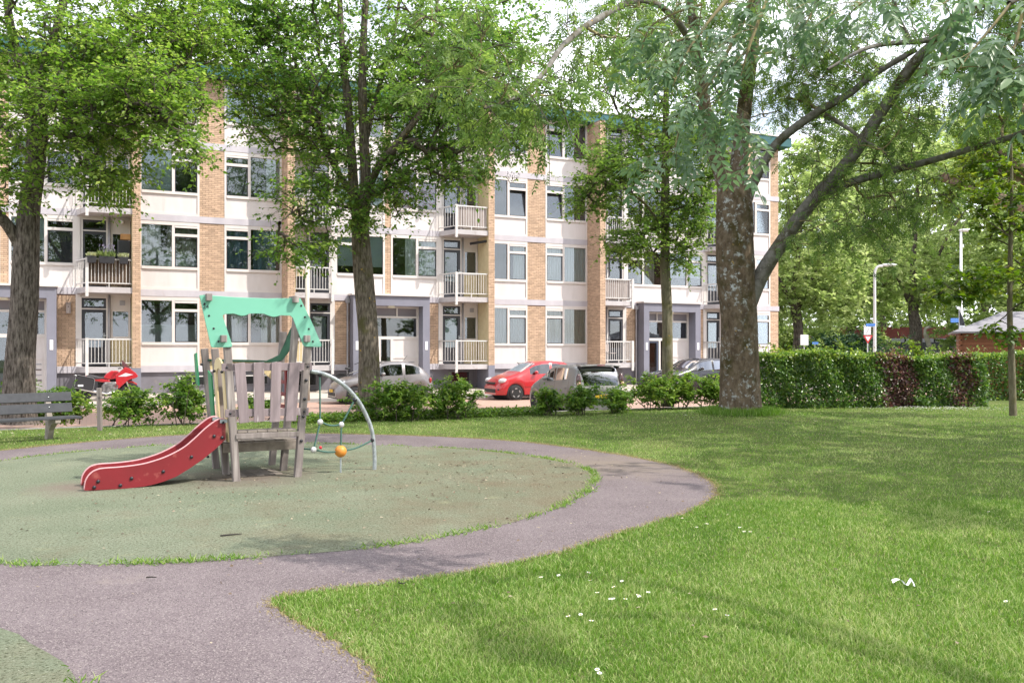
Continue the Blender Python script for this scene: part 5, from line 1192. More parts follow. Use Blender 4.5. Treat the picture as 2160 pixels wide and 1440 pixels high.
# ---- big ash
YA = 21.7
base = ASH.copy(); base.z = .0
AR = thing('ash_tree', 'massive lichen-spotted ash tree with low forked limb rising to the right on the lawn', 'tree', base)
trunk = densify([Vector((ASH.x, ASH.y, .05)), P(1562, 850, YA), P(1560, 760, YA), P(1559, 680, YA), P(1553, 600, YA), P(1550, 520, YA), P(1550, 440, YA), P(1548, 385, YA), P(1548, 360, YA)], [.51, .49, .455, .435, .455, .44, .445, .38, .2])
trunk_mesh(trunk, bark_ash, 'trunk', AR, base, 64, .045, .10)
lims = [pix_limb([(1562, 690, YA), (1585, 625, YA), (1606, 580, YA - .1), (1640, 525, YA - .3), (1700, 440, YA - .6), (1790, 340, YA - 1), (1870, 220, YA - 1.6), (1930, 130, YA - 2), (1975, 85, YA - 2.2), (2060, -30, YA - 2.6), (2120, -160, YA - 3)], .215, .08),
        pix_limb([(1735, 410, YA - .7), (1800, 383, YA - .9), (1900, 355, YA - 1.2), (1960, 340, YA - 1.5), (2060, 310, YA - 2), (2170, 275, YA - 2.6), (2300, 200, YA - 3.4), (2440, 120, YA - 4)], .10, .045),
        pix_limb([(1548, 470, YA), (1535, 400, YA), (1515, 345, YA), (1495, 280, YA - .3), (1478, 160, YA - .8), (1460, 20, YA - 1.2), (1440, -140, YA - 1.6)], .24, .08),
        pix_limb([(1550, 480, YA), (1555, 400, YA), (1560, 330, YA + .2), (1572, 210, YA + .3), (1590, 80, YA + .4), (1600, -80, YA + .6), (1610, -240, YA + .8)], .27, .08),
        pix_limb([(1560, 500, YA), (1578, 415, YA), (1602, 360, YA - .2), (1640, 300, YA - .4), (1723, 237, YA - .8), (1790, 200, YA - 1.1), (1840, 160, YA - 1.4), (1940, 100, YA - 2)], .14, .06),
        pix_limb([(1478, 170, YA - .8), (1440, 60, YA - 2), (1360, 0, YA - 4.2), (1262, 40, YA - 6.5), (1192, 92, YA - 8), (1150, 150, YA - 9), (1092, 205, YA - 9.8), (1010, 232, YA - 10.2)], .085, .012),
        pix_limb([(2030, 10, YA - 2.4), (2010, 65, YA - 3), (1950, 86, YA - 3.4), (1880, 92, YA - 3.8), (1820, 105, YA - 4.2), (1740, 150, YA - 4.6)], .085, .025),
        pix_limb([(1920, 85, YA - 3.6), (1900, 50, YA - 3.8), (1885, 0, YA - 4), (1880, -60, YA - 4.2)], .05, .03),
        pix_limb([(1735, 240, YA - .8), (1780, 265, YA - 1), (1830, 300, YA - 1.4), (1870, 320, YA - 1.8)], .06, .02)]
for i, l in enumerate(lims): trunk_mesh(l, bark_ash if i in (2, 3) else bark_ash2, 'limb', AR, base, 26 if l[1][0] > .15 else 14, .045)
rg = np.random.default_rng(31)
lobes = [pix_lobe(1700, 60, 300, 140, YA, 3.5, 4), pix_lobe(1950, 150, 200, 150, YA - 2, 3, 4), pix_lobe(1830, 300, 160, 110, YA - 1, 1.8, 3), pix_lobe(1790, 470, 110, 90, YA - 1.2, 1.2, 1.5), pix_lobe(1900, 420, 90, 80, YA - 1.6, 1.0, .8), pix_lobe(2140, 120, 180, 160, YA - 3, 3, 3.6), pix_lobe(1450, 40, 170, 130, YA - 1, 2.4, 3),
         pix_lobe(1600, -160, 420, 150, YA, 4, 4), pix_lobe(2300, 0, 260, 260, YA - 4, 3.5, 5), pix_lobe(2250, -200, 300, 150, YA - 5, 4, 4), pix_lobe(1240, 90, 130, 90, YA - 7, 1.6, 1.6), pix_lobe(1080, 190, 130, 80, YA - 9.6, 1.2, 1.5), pix_lobe(980, 90, 120, 90, YA - 9, 1.4, 1.0), pix_lobe(1330, 20, 100, 60, YA - 4.5, 1.4, .8), pix_lobe(1740, 130, 110, 90, YA - .5, 1.6, 2.4), pix_lobe(1660, 230, 70, 60, YA + .5, 1.2, .8)]
cl = lobe_points(lobes, 740, rg, 2.0)
br, ends, dirs = grow([trunk] + lims, cl, rg, .05)
tag(lines_to_tubes(br, lichtwig, 'branches', AR, base, 6), kind='stuff')
tw = []
for e, d in zip(ends, dirs):
    for k in range(3):
        dd = unit(d * .5 + rg.normal(size=3) * np.array([1, 1, .5]) + np.array([0, 0, -.25])); L = rg.uniform(.4, .9); t = np.linspace(0, 1, 4)[:, None]
        pts = e + dd * L * t; pts[:, 2] -= .3 * L * t[:, 0] ** 2; tw.append((pts, np.array([.008, .006, .005, .003])))
tag(lines_to_tubes(tw, twig_m, 'twigs', AR, base, 3), kind='stuff')
items = hang(tw, rg, 6, .95)
leaf_bulk(items, 'crown', AR, base, lf_ash_far)
# dark hanging seed bunches
pos = np.array([tw[i][0][-1] for i in rg.choice(len(tw), 150)]); n = len(pos); parts = []
pp = np.repeat(pos, 16, 0) + rg.normal(0, .05, (n * 16, 3)) + np.array([0, 0, -.08]); dd = rg.normal(0, .4, pp.shape) + np.array([0, 0, -1])
co, tr, tt = leaves(pp, dd, rg.normal(size=pp.shape), np.full(len(pp), .05), np.full(len(pp), .016))
tag(link('seed_bunches', tri_mesh('seed_bunches', co - np.array(base)[None], tr, M('seed_brown', (.035, .022, .015), .9)), AR), kind='stuff')
# bare pendulous twigs under the right limb
pt = []
for k in range(26):
    a = P(rg.uniform(1650, 2010), rg.uniform(340, 420), YA - 1.2); q = [np.array(a)]
    for j in range(7): q.append(q[-1] + np.array([rg.normal(0, .09), rg.normal(0, .07), -rg.uniform(.12, .24)]))
    pt.append((np.array(q), np.linspace(.012, .003, 8)))
tag(lines_to_tubes(pt, twig_m, 'hanging_twigs', AR, base, 4), kind='stuff')
# ---- second ash by the camera: its twigs hang into the top of the view
base = Vector((8.4, -.6, 0))
NR = thing('ash_tree', 'ash tree beside the viewer whose large blue-green leaves hang into the upper right', 'tree', base)
trunk = densify([base, base + Vector((-.1, .1, 2)), base + Vector((-.3, .3, 4)), base + Vector((-.5, .6, 6.5))], [.34, .3, .26, .2]); trunk_mesh(trunk, bark_ash, 'trunk', NR, base, 40, .05, .3)
v = lambda *q: P(*q)
lims = [densify([base + Vector((-.35, .35, 4.2)), Vector((6.2, 4.4, 5.6)), Vector((4.8, 5.4, 5.6)), v(2120, -70, 5.6), v(1800, -60, 6.4), v(1560, -30, 6.8)], [.06, .045, .035, .028, .022, .015]),
        densify([base + Vector((-.3, .3, 3.8)), Vector((5.6, 4.0, 4.6)), Vector((4.2, 4.6, 4.6)), v(2200, -40, 4.6), v(2110, 20, 4.5)], [.05, .04, .03, .02, .012]),
        densify([v(1560, -30, 6.8), v(1500, 40, 6.7), v(1450, 110, 6.6), v(1420, 180, 6.5)], [.02, .014, .01, .005]), densify([v(1600, -40, 6.8), v(1560, 60, 6.9), v(1500, 170, 6.8), v(1440, 260, 6.7), v(1420, 330, 6.7)], [.022, .016, .012, .008, .004]),
        densify([v(1640, -50, 6.6), v(1610, 20, 6.5), v(1580, 100, 6.4), v(1560, 170, 6.4)], [.02, .014, .01, .004]), densify([v(1480, 10, 6.7), v(1420, 30, 6.8), v(1370, 60, 6.9), v(1350, 120, 7)], [.014, .01, .008, .004]),
        densify([v(1500, 170, 6.8), v(1540, 240, 6.6), v(1590, 290, 6.5)], [.01, .007, .003]), densify([v(1720, -60, 6.5), v(1720, 10, 6.3), v(1700, 50, 6.2)], [.014, .01, .004]), densify([v(1860, -60, 6.2), v(1840, -10, 6.0), v(1800, 20, 6)], [.014, .01, .004]),
        densify([v(2130, 10, 4.5), v(2090, 60, 4.4), v(2050, 110, 4.4), v(2020, 150, 4.4)], [.012, .009, .006, .003]), densify([v(2160, 20, 4.5), v(2140, 100, 4.4), v(2110, 150, 4.3)], [.012, .008, .003]), densify([v(2190, -20, 4.6), v(2200, 80, 4.4), v(2180, 140, 4.3)], [.012, .008, .003]), densify([v(2060, -50, 4.9), v(2010, -5, 4.9), v(1970, 20, 4.9)], [.012, .008, .003])]
for l in lims[:2]: trunk_mesh(l, bark_ash2, 'limb', NR, base, 14, .05)
tag(lines_to_tubes(lims[2:], lichtwig, 'branches', NR, base, 6), kind='stuff')
rg = np.random.default_rng(41); tw = []
for li, (p, r) in enumerate(lims[2:]):
    for k in range(8 if li < 7 else 5):
        i = rg.integers(0, len(p)); dd = unit(rg.normal(size=3) * np.array([1, .7, .5]) + np.array([-.25, 0, -.25])); L = rg.uniform(.15, .42) if li < 7 else rg.uniform(.08, .24); t = np.linspace(0, 1, 4)[:, None]
        q = p[i] + dd * L * t; q[:, 2] -= .25 * L * t[:, 0] ** 2; tw.append((q, np.array([.005, .004, .003, .002])))
tag(lines_to_tubes(tw, lichtwig, 'twigs', NR, base, 3), kind='stuff')
items = hang(tw, rg, 4, 1.0); rg.shuffle(items)
items.sort(key=lambda x: x[0][1]); 
for k, (p, f, u, sc) in enumerate(items[:300]):
    s_ = unit(np.cross(u, f)); u = np.cross(f, s_); m4 = Matrix(((f[0], s_[0], u[0]), (f[1], s_[1], u[1]), (f[2], s_[2], u[2])))
    o = link('leaf', ash_me[k % 3][int(rg.integers(6))], NR, Vector(p) - base, m4.to_euler()); o.scale = (sc, sc, sc)
if len(items) > 300: leaf_bulk(items[300:], 'leaf_mass', NR, base, lf_ash)
# ---- sapling at the right
base = P(2137, 882, 22.4); base.z = 0; YS = 22.4
trunk = densify([base, P(2134, 760, YS), P(2130, 660, YS), P(2131, 540, YS), P(2134, 400, YS), P(2132, 260, YS)], [.085, .078, .068, .055, .04, .02])
lims = [pix_limb([(2131, 560, YS), (2080, 580, YS - .5), (2010, 600, YS - .8), (1950, 640, YS - 1)], .02, .006), pix_limb([(2131, 500, YS), (2090, 470, YS - .3), (2050, 440, YS - .5)], .02, .006), pix_limb([(2131, 600, YS), (2180, 590, YS), (2230, 600, YS)], .02, .006)]
lobes = [pix_lobe(2120, 420, 80, 110, YS, 1.0, 3), pix_lobe(2050, 590, 70, 35, YS - .8, .5, 1.4), pix_lobe(1985, 620, 45, 22, YS - .9, .3, .6), pix_lobe(2140, 580, 70, 60, YS, .8, 1.5), pix_lobe(2220, 500, 90, 120, YS, 1.0, 2), pix_lobe(2110, 690, 40, 25, YS - .3, .4, .4)]
make_tree('young_tree', 'young thin-stemmed tree with bright yellow-green leaves in front of the wooden hut', base, trunk, lims, lobes, 150, bark_thin, lf_yg, 51, L=.15, asp=.7, ntw=4, nl=7, tl=(.25, .5), flare=.1, sides=16)
# ---- pollarded pinkish tree at the far right
YP = 34.0; base = P(2330, 800, YP); base.z = -.1
trunk = densify([base, P(2320, 640, YP), P(2300, 500, YP)], [.5, .45, .42])
lims = [pix_limb([(2300, 500, YP), (2240, 470, YP), (2150, 430, YP), (2060, 410, YP), (1985, 370, YP)], .33, .17), pix_limb([(2300, 500, YP), (2220, 430, YP + .5), (2130, 372, YP + .5), (2068, 318, YP + .5)], .3, .16), pix_limb([(2300, 490, YP), (2240, 420, YP), (2160, 360, YP), (2086, 300, YP)], .26, .13), pix_limb([(2300, 480, YP), (2240, 350, YP), (2190, 260, YP), (2150, 220, YP)], .25, .12)]
lobes = [pix_lobe(2090, 330, 110, 60, YP, 2, 2), pix_lobe(2150, 260, 120, 60, YP, 2, 2), pix_lobe(2010, 400, 60, 50, YP, 1.2, 1), pix_lobe(2250, 350, 150, 150, YP, 2.5, 3)]
make_tree('pollarded_tree', 'pollarded tree with bare pinkish limbs and fresh shoots at the right edge', base, trunk, lims, lobes, 230, bark_pink, lf_yg, 53, L=.2, asp=.7, ntw=4, nl=8, tl=(.4, .8))
# ---- background trees
far = [(1680, 56, 150, 500, 'leafy tree close behind the right corner of the flats', .12), (1790, 70, 150, 500, 'pale green tree behind the short street lamp', .15), (1928, 62, 200, 450, 'broad pale green tree with dark trunk between the two street lamps', .15), (2080, 78, 190, 430, 'tall rounded green tree behind the tall street lamp', .0), (2190, 58, 140, 420, 'tree behind the wooden hut at the right edge', .1), (1730, 95, 170, 470, 'distant tree crown left of the short street lamp', .05), (2000, 105, 230, 450, 'most distant tree mass above the hedge', .08), (1860, 90, 170, 430, 'tall distant tree just right of the short street lamp', .1)]
for k, (px, Y, rx, cy, lab, tb_) in enumerate(far):
    base = P(px, 760, Y); base.z = -.2; sc = Y / F
    trunk = densify([base, P(px + 4, 700, Y), P(px - 3, 640, Y), P(px, cy + 60, Y)], [.5 if k == 2 else .35, .42 if k == 2 else .3, .3, .15])
    lims = [pix_limb([(px, 660, Y), (px - rx * .35, cy + 60, Y - 1), (px - rx * .6, cy - 10, Y - 1)], .15, .05), pix_limb([(px, 660, Y), (px + rx * .35, cy + 50, Y + 1), (px + rx * .6, cy - 20, Y + 1)], .15, .05), pix_limb([(px, cy + 80, Y), (px + 8, cy - 40, Y), (px - 6, cy - 110, Y)], .15, .05)]
    ry = (705 - cy)
    lobes = [pix_lobe(px, cy, rx * .75, ry * .75, Y, rx * sc * .7, 4), pix_lobe(px - rx * .5, cy + ry * .45, rx * .55, ry * .45, Y - 1, rx * sc * .45, 2.4), pix_lobe(px + rx * .5, cy + ry * .42, rx * .55, ry * .45, Y, rx * sc * .45, 2.4), pix_lobe(px + rx * .1, cy - ry * .55, rx * .5, ry * .45, Y, rx * sc * .45, 2), pix_lobe(px, cy + ry * .62, rx * .8, ry * .25, Y, rx * sc * .5, 1.6)]
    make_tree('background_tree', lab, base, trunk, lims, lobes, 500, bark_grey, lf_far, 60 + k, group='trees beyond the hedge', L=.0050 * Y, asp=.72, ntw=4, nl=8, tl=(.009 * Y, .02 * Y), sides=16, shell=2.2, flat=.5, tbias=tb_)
# park trees outside the frame: right of the lawn and behind the viewer (mirrored in the window panes)
for k, (x, y, hh, rr_, lab) in enumerate([(13.8, 14.5, 13, 5.2, 'park tree out of frame at the right, shading the middle of the lawn'), (13.0, 10.0, 12, 4.8, 'park tree out of frame nearer on the right, dappling the lawn'), (10, -9, 13, 5, 'park tree behind the viewer, right of centre'), (19, -12, 14, 5.5, 'park tree behind the viewer at far right'), (1, -12, 13, 5.5, 'park tree behind the viewer in the centre'), (29, -14, 14, 6, 'park tree behind the viewer furthest right'), (-9, -11, 13, 5.5, 'park tree behind the viewer at the left')]):
    b_ = Vector((x, y, 0)); tr_ = densify([b_, b_ + Vector((.1, 0, 2)), b_ + Vector((0, .1, hh * .45)), b_ + Vector((0, 0, hh * .8))], [.3, .26, .2, .08])
    lims = [densify([b_ + Vector((0, 0, hh * .35)), b_ + Vector((math.cos(a) * rr_ * .5, math.sin(a) * rr_ * .5, hh * .55)), b_ + Vector((math.cos(a) * rr_ * .8, math.sin(a) * rr_ * .8, hh * .7))], [.12, .08, .03]) for a in (.3, 2.2, 4.2)]
    lobes = [((x, y, hh * .62), (rr_, rr_, hh * .33), 4), ((x + rr_ * .4, y + rr_ * .3, hh * .5), (rr_ * .6, rr_ * .6, hh * .22), 1.5), ((x - rr_ * .4, y - rr_ * .3, hh * .5), (rr_ * .6, rr_ * .6, hh * .22), 1.5)]
    make_tree('park_tree', lab, b_, tr_, lims, lobes, 270 if k < 2 else 420, bark_grey, lf_third, 120 + k, group='park trees outside the frame', L=.19, asp=.7, ntw=4, nl=8, tl=(.4, .9), sides=14)
# dark evergreen shrub mass behind the hedge
def shrub(name, label, base, r, n, leafm, seed, L=.09, asp=.6, group=None, cat='bush', stems=5, low=.08, tpl=LEAF4, tbias=0, nl=9, ntw=4, tl=(.12, .32), lean=.35):
    rg = np.random.default_rng(seed); root = thing(name, label, cat, base, 0, group); b = np.array(base)
    st, tips = [], []
    for k in range(stems):
        d = unit(np.array([rg.normal(0, lean), rg.normal(0, lean), 1])); hh = r[2] * 2 * rg.uniform(.55, .95); t = np.linspace(0, 1, 6)[:, None]
        p = b + np.array([rg.normal(0, r[0] * .3), rg.normal(0, r[1] * .3), 0]) + d * hh * t * np.array([r[0] / max(r[2], .1), r[1] / max(r[2], .1), 1]) + rg.normal(0, .02, (6, 3)) * t; p[0, 2] = b[2] - .02
        st.append((p, np.linspace(.014, .006, 6)))
    q = rg.normal(size=(n, 3)); q = unit(q) * (rg.random((n, 1)) ** .5) * (1 + rg.normal(0, .16, (n, 1))); cl = b + np.array([0, 0, low + r[2]]) + q * np.array(r)
    cl = cl[cl[:, 2] > b[2] + low]
    br, ends, dirs = grow(st, cl, rg, .05, .004, .003)
    lines, (co, t, tint) = spray(ends, dirs, rg, ntw, tl, nl, L, asp, .3, tpl, .55, .0025, tbias)
    tag(lines_to_tubes(st + br, twig_m, 'stems', root, base, 5), kind='stuff')
    tag(link('foliage', tri_mesh('foliage', co - b[None], t, leafm, tint), root), kind='stuff'); return root
shrub('evergreen_shrub', 'dark spreading evergreen behind the hedge left of the short street lamp', P(1790, 770, 52) * 1 + Vector((0, 0, 0)) if False else Vector((P(1790, 760, 52).x, 52, -.2)), (3.0, 2.0, 1.5), 260, lf_pine, 71, L=.22, asp=.4, cat='shrub', tl=(.3, .7))
for k, (px, Y, rx, hh, lab) in enumerate([(1660, 60, 3.5, 2.3, 'large shrub at the back beside the corner of the flats'), (1750, 66, 4.5, 2.6, 'large pale shrub at the back left of the signs'), (1850, 100, 6, 3.4, 'wide low shrub at the back right of the short street lamp'), (1990, 100, 6.5, 3.6, 'wide low shrub at the back beneath the tall street lamp'), (2090, 60, 4, 2.6, 'large shrub at the back behind the hut roof'), (1915, 104, 6, 3.8, 'small shrub at the back beside the dark trunk'), (2170, 56, 4, 2.8, 'large shrub at the back at the right edge')]):
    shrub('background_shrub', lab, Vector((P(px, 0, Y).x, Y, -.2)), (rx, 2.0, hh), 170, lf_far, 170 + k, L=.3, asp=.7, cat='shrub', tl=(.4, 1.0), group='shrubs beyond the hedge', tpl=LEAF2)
# ---- bushes of the planting strip
bushes = [(30, 900, 21.2, 95, 45, 'bush behind the bench left end, in front of the large left tree'), (130, 900, 20.8, 75, 42, 'dense bush right behind the bench back'), (275, 905, 20.0, 62, 43, 'open bush right of the wooden stake, below the motorcycle'),
          (385, 900, 20.4, 52, 52, 'bush left of the play tower posts'), (540, 890, 21.6, 40, 30, 'low bush seen through the play tower fence boards'), (830, 890, 21.4, 98, 45, 'wide bush at the foot of the middle tree'), (960, 883, 22.0, 58, 50, 'bush with open stems left of the red car nose'),
          (1155, 874, 23.2, 40, 36, 'small bush before the left flank of the warm silver car'), (1225, 872, 23.4, 42, 37, 'bush before the rear wheel of the warm silver car'), (1300, 868, 23.8, 42, 34, 'bush before the number plate of the warm silver car'), (1375, 862, 25.2, 62, 45, 'leafy clipped bush right of the warm silver car'), (1440, 860, 25.6, 55, 46, 'clipped bush at the foot of the thin tree'), (1500, 858, 25.8, 50, 44, 'clipped bush touching the big ash trunk on its left')]
for k, (px, py, Y, rx, ry, lab) in enumerate(bushes):
    b0 = P(px, py, Y); b0.z = 0.0; sc = Y / F
    shrub('strip_bush', lab, b0, (max(rx - 7, 20) * sc, .42, max(ry - 10, 16) * sc), int(34 + rx * ry * .022), lf_bush, 80 + k, L=.085, asp=.6, group='bushes in the planting strip', low=.06 if k > 8 or k < 2 else .1, tbias=.1 if k > 9 else 0, ntw=5, nl=9)
# ground cover under the bushes
rg = np.random.default_rng(91); n = 9000; s_ = rg.uniform(S(600, 14), S(1130, 14), n); o_ = 14.15 + np.abs(rg.normal(0, .4, n)); keep = o_ < 15.0; s_, o_ = s_[keep], o_[keep]
pos = np.stack([FX + s_ * UX + o_ * UY, FY + s_ * UY - o_ * UX, rg.uniform(.02, .2, len(s_))], 1); dd = rg.normal(size=pos.shape) * np.array([1, 1, .4]); LL = rg.uniform(.05, .09, len(pos))
nr = rg.normal(0, .5, pos.shape); nr[:, 2] += 1
co, tr, tt = leaves(pos, dd, nr, LL, LL * .7, LEAF2, rg.beta(2, 2, len(pos)))
tag(link('ground_cover', tri_mesh('ground_cover', co, tr, lf_bush, tt)), 'low leafy ground cover spreading beneath the strip bushes', 'ground cover', kind='stuff')
# ---- clipped hedge
def hedge(name, label, a, b, depth, hgt, n, seed, leafm, copper=(), z0=0.0):
    rg = np.random.default_rng(seed); a = Vector(a); b = Vector(b); L = (b - a).length; d = (b - a).normalized(); nn = Vector((d.y, -d.x, 0)); root = thing(name, label, 'hedge', (a + b) / 2)
    o = np.array((a + b) / 2)
    t = rg.random(n) * L; face = rg.random(n); h = np.where(face < .62, rg.random(n) * hgt, hgt - np.abs(rg.normal(0, .07, n)))
    w = np.where(face < .62, depth / 2 - np.abs(rg.normal(0, .11, n)), rg.uniform(-.5, .5, n) * depth); inner = rg.random(n) < .15; w = np.where(inner, rg.uniform(-.5, .5, n) * depth, w); h = np.where(inner, rg.random(n) * hgt, h)
    bul = .09 * np.sin(t * 1.3 + seed) + .05 * np.sin(t * 3.7 + 1) + .05 * np.sin(t * 5.1 + h * 4); w = w + bul * (w > 0); h = h + (.07 * np.sin(t * .9) + .05 * np.sin(t * 2.9 + 2)) * (h / hgt)
    shoots = rg.random(n) < .05; h = np.where(shoots & (face >= .62), h + rg.random(n) ** 2 * .28, h)
    pos = np.stack([a.x + d.x * t + nn.x * w, a.y + d.y * t + nn.y * w, z0 + np.maximum(h, .04)], 1)
    out = np.stack([np.full(n, nn.x), np.full(n, nn.y), np.full(n, .0)], 1); out[face >= .62] = (0, 0, 1)
    dd = out * .5 + rg.normal(size=(n, 3)) * .8 + np.array([0, 0, -.25]); nr = out * .9 + rg.normal(0, .6, (n, 3)) + np.array([0, 0, .5])
    LL = rg.uniform(.065, .115, n); tint = np.clip(rg.beta(2, 3, n) + .55 * (h > hgt - .14) * rg.random(n), 0, 1)  # lighter tints near the top paint in the light on the hedge
    cop = np.zeros(n, bool)
    for c0, wd in copper: cop |= rg.random(n) < .78 * np.exp(-((t - c0 + .12 * np.sin(h * 6)) / wd) ** 4)
    for msk, mm, nm in ((~cop, leafm, 'foliage'), (cop, lf_copper, 'copper_foliage')):
        if msk.sum() < 5: continue
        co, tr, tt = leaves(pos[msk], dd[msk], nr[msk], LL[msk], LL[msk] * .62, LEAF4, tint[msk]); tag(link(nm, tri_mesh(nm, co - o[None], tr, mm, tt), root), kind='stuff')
    st = []
    for x in np.arange(.1, L, .22):
        for k in range(3):
            p0 = np.array(a + d * (x + rg.normal(0, .05)) + nn * rg.normal(0, depth * .18)); p0[2] = z0 - .02; q = np.linspace(0, 1, 5)[:, None]; p = p0 + np.array([rg.normal(0, .15), rg.normal(0, .15), hgt * .92]) * q + rg.normal(0, .03, (5, 3)) * q; st.append((p, np.linspace(.018, .006, 5)))
    tag(lines_to_tubes(st, twig_m, 'stems', root, o, 5), kind='stuff'); return root
ha = G(1592, 862); hb = G(2058, 858); YH = 26.2
ha = Vector((P(1585, 0, YH).x, YH, 0)); hb = Vector((P(2056, 0, 27.4).x, 27.4, 0)); Lh = (hb - ha).length
hx = lambda px: (P(px, 0, 26.8).x - ha.x)
hedge('clipped_hedge', 'clipped beech hedge with two purple patches running right from the big ash tree', ha, hb, 1.0, 1.56, 30000, 5, lf_hedge, [(hx(1885), .55), (hx(2030), .32), (hx(1905), .3)])
hc = Vector((P(2050, 0, 30.5).x, 30.5, 0)); hd = Vector((P(2330, 0, 30.8).x, 30.8, 0))
hedge('clipped_hedge', 'shaded green hedge stretch in front of the wooden hut', hc, hd, 1.0, 1.55, 11000, 6, lf_hedge)
# loose yellow-green shrub growing out of the hedge top
shrub('garden_shrub', 'loose yellow-green shrub rising behind the hedge below the road sign', Vector((P(1770, 0, 28.5).x, 28.5, .0)), (1.3, .5, .95), 150, lf_yg, 95, L=.1, cat='shrub', tl=(.15, .35))
shrub('garden_shrub', 'yellow-green shrub rising behind the hedge near the hut corner', Vector((P(1925, 0, 28.8).x, 28.8, .0)), (.9, .5, .98), 90, lf_yg, 96, L=.1, cat='shrub', tl=(.15, .35))
shrub('garden_shrub', 'pale flowering shrub at the brick corner of the flats behind the hedge', Vector((P(1655, 0, 28.3).x, 28.3, .0)), (.7, .5, .9), 90, lf_yg, 97, L=.09, cat='shrub', tl=(.15, .3))
# ---- grass blades
grass_m = leaf_mat('grass_blade', (.075, .17, .022), (.165, .295, .042), (.46, .50, .22), .45, .5, .3)
straw_m = leaf_mat('straw_blade', (.24, .19, .09), (.34, .27, .14), (.42, .36, .2), .3, .6, .2)
def clump_noise(x, y, f, seed):
    r_ = np.random.default_rng(seed); v = 0
    for k in range(6):
        a = r_.uniform(0, 6.28); ff = f * r_.uniform(.5, 2); v = v + np.sin((x * math.cos(a) + y * math.sin(a)) * ff + r_.uniform(0, 6.28))
    return v / 6
def on_lawn(x, y, m=0):
    s_, o_ = fac_inv(x, y); ok = (o_ > 13.8); return ok & ~inpoly(x, y, PATH)
def blades(n, y0, y1, seed, tri1=False):
    rg = np.random.default_rng(seed); y = y0 * (y1 / y0) ** rg.random(n); x = rg.uniform(-.66, .66, n) * y
    k = on_lawn(x, y); x, y = x[k], y[k]; n = len(x); z = gz(x, y)
    cn = clump_noise(x, y, 5, 1); c2 = clump_noise(x, y, 1.6, 2); c3 = clump_noise(x, y, 14, 3)
    h = .036 * rg.uniform(.4, 1.2, n) * (1 + .35 * cn + .3 * c2 + .3 * c3); a = rg.uniform(0, 6.28, n); ln = rg.uniform(.2, 1.5, n) * h; la = rg.uniform(0, 6.28, n)
    w = (.0009 + .00028 * y) * rg.uniform(.7, 1.3, n); dx, dy = np.cos(a) * w, np.sin(a) * w
    b0 = np.stack([x - dx, y - dy, z - .004], 1); b1 = np.stack([x + dx, y + dy, z - .004], 1)
    m = np.stack([x + np.cos(la) * ln * .35, y + np.sin(la) * ln * .35, z + h * .66], 1); m0 = m + np.stack([-dx, -dy, 0 * x], 1) * .75; m1 = m + np.stack([dx, dy, 0 * x], 1) * .75
    tp = np.stack([x + np.cos(la) * ln, y + np.sin(la) * ln, z + h], 1)
    dry = clump_noise(x, y, 1.1, 4) + .5 * clump_noise(x, y, 4, 5)
    tint = np.clip(rg.beta(2, 2.4, n) + .12 * cn + .10 * c3 + .25 * np.clip(dry, -.4, 1), 0, 1); tint = np.where(rg.random(n) < .10 + .22 * np.clip(dry, 0, 1), 1.0, tint)
    if tri1:
        co = np.stack([b0, b1, tp], 1).reshape(-1, 3); return co, np.arange(3 * n).reshape(-1, 3), tint
    co = np.stack([b0, b1, m0, m1, tp], 1).reshape(-1, 3); i = (np.arange(n) * 5)[:, None]
    tr = np.concatenate([i + np.array([[0, 1, 3]]), i + np.array([[0, 3, 2]]), i + np.array([[2, 3, 4]])], 1).reshape(-1, 3)
    return co, tr, np.repeat(tint, 3)
co, tr, tt = join_tris([blades(300000, 4.1, 10, 1), blades(250000, 8.5, 28, 2, True)])
tag(link('grass', tri_mesh('grass', co, tr, grass_m, tt)), 'short green lawn grass around the asphalt path', 'grass', kind='stuff')
# straw fringe along the path edge, weeds along the play surface edge
def fringe(poly, n, spread, hgt, wid, mat, seed, name, lab, sel=None, clus=None):
    rg = np.random.default_rng(seed); p = np.array(poly); q = np.roll(p, -1, 0); ln = np.linalg.norm(q - p, axis=1); c = np.cumsum(ln); u = rg.random(n) * c[-1]
    if clus is not None: u = (rg.choice(rg.random(clus) * c[-1], n) + rg.normal(0, .16, n)) % c[-1]
    i = np.searchsorted(c, u); i = np.minimum(i, len(p) - 1); t = ((u - (c[i] - ln[i])) / ln[i])[:, None]; xy = p[i] + (q[i] - p[i]) * t + rg.normal(0, spread, (n, 2)); x, y = xy[:, 0], xy[:, 1]
    k = (y > 4) & (np.abs(x) < y * .75)
    if sel is not None: k &= sel(x, y)
    x, y = x[k], y[k]; n = len(x)
    pos = np.stack([x, y, np.full(n, .004)], 1); la = rg.uniform(0, 6.28, n); dd = np.stack([np.cos(la), np.sin(la), rg.uniform(.2, 1.6, n)], 1); LL = hgt * rg.uniform(.4, 1.2, n)
    co, tr, tt = leaves(pos, dd, rg.normal(size=(n, 3)), LL, np.full(n, wid), LEAF2, rg.beta(2, 2, n)); tag(link(name, tri_mesh(name, co, tr, mat, tt)), lab, 'grass', kind='stuff')
fringe(PATH, 26000, .045, .035, .006, straw_m, 5, 'straw_fringe', 'dry straw-coloured grass fringe along the outer path edge')
fringe(TURF, 5200, .04, .07, .010, grass_m, 6, 'edge_weeds', 'tufts of weeds along the edge of the green play surface', clus=70)
fringe(TURF2, 1200, .04, .06, .010, grass_m, 7, 'edge_weeds', 'weeds along the small play surface at the bottom left corner', clus=14)
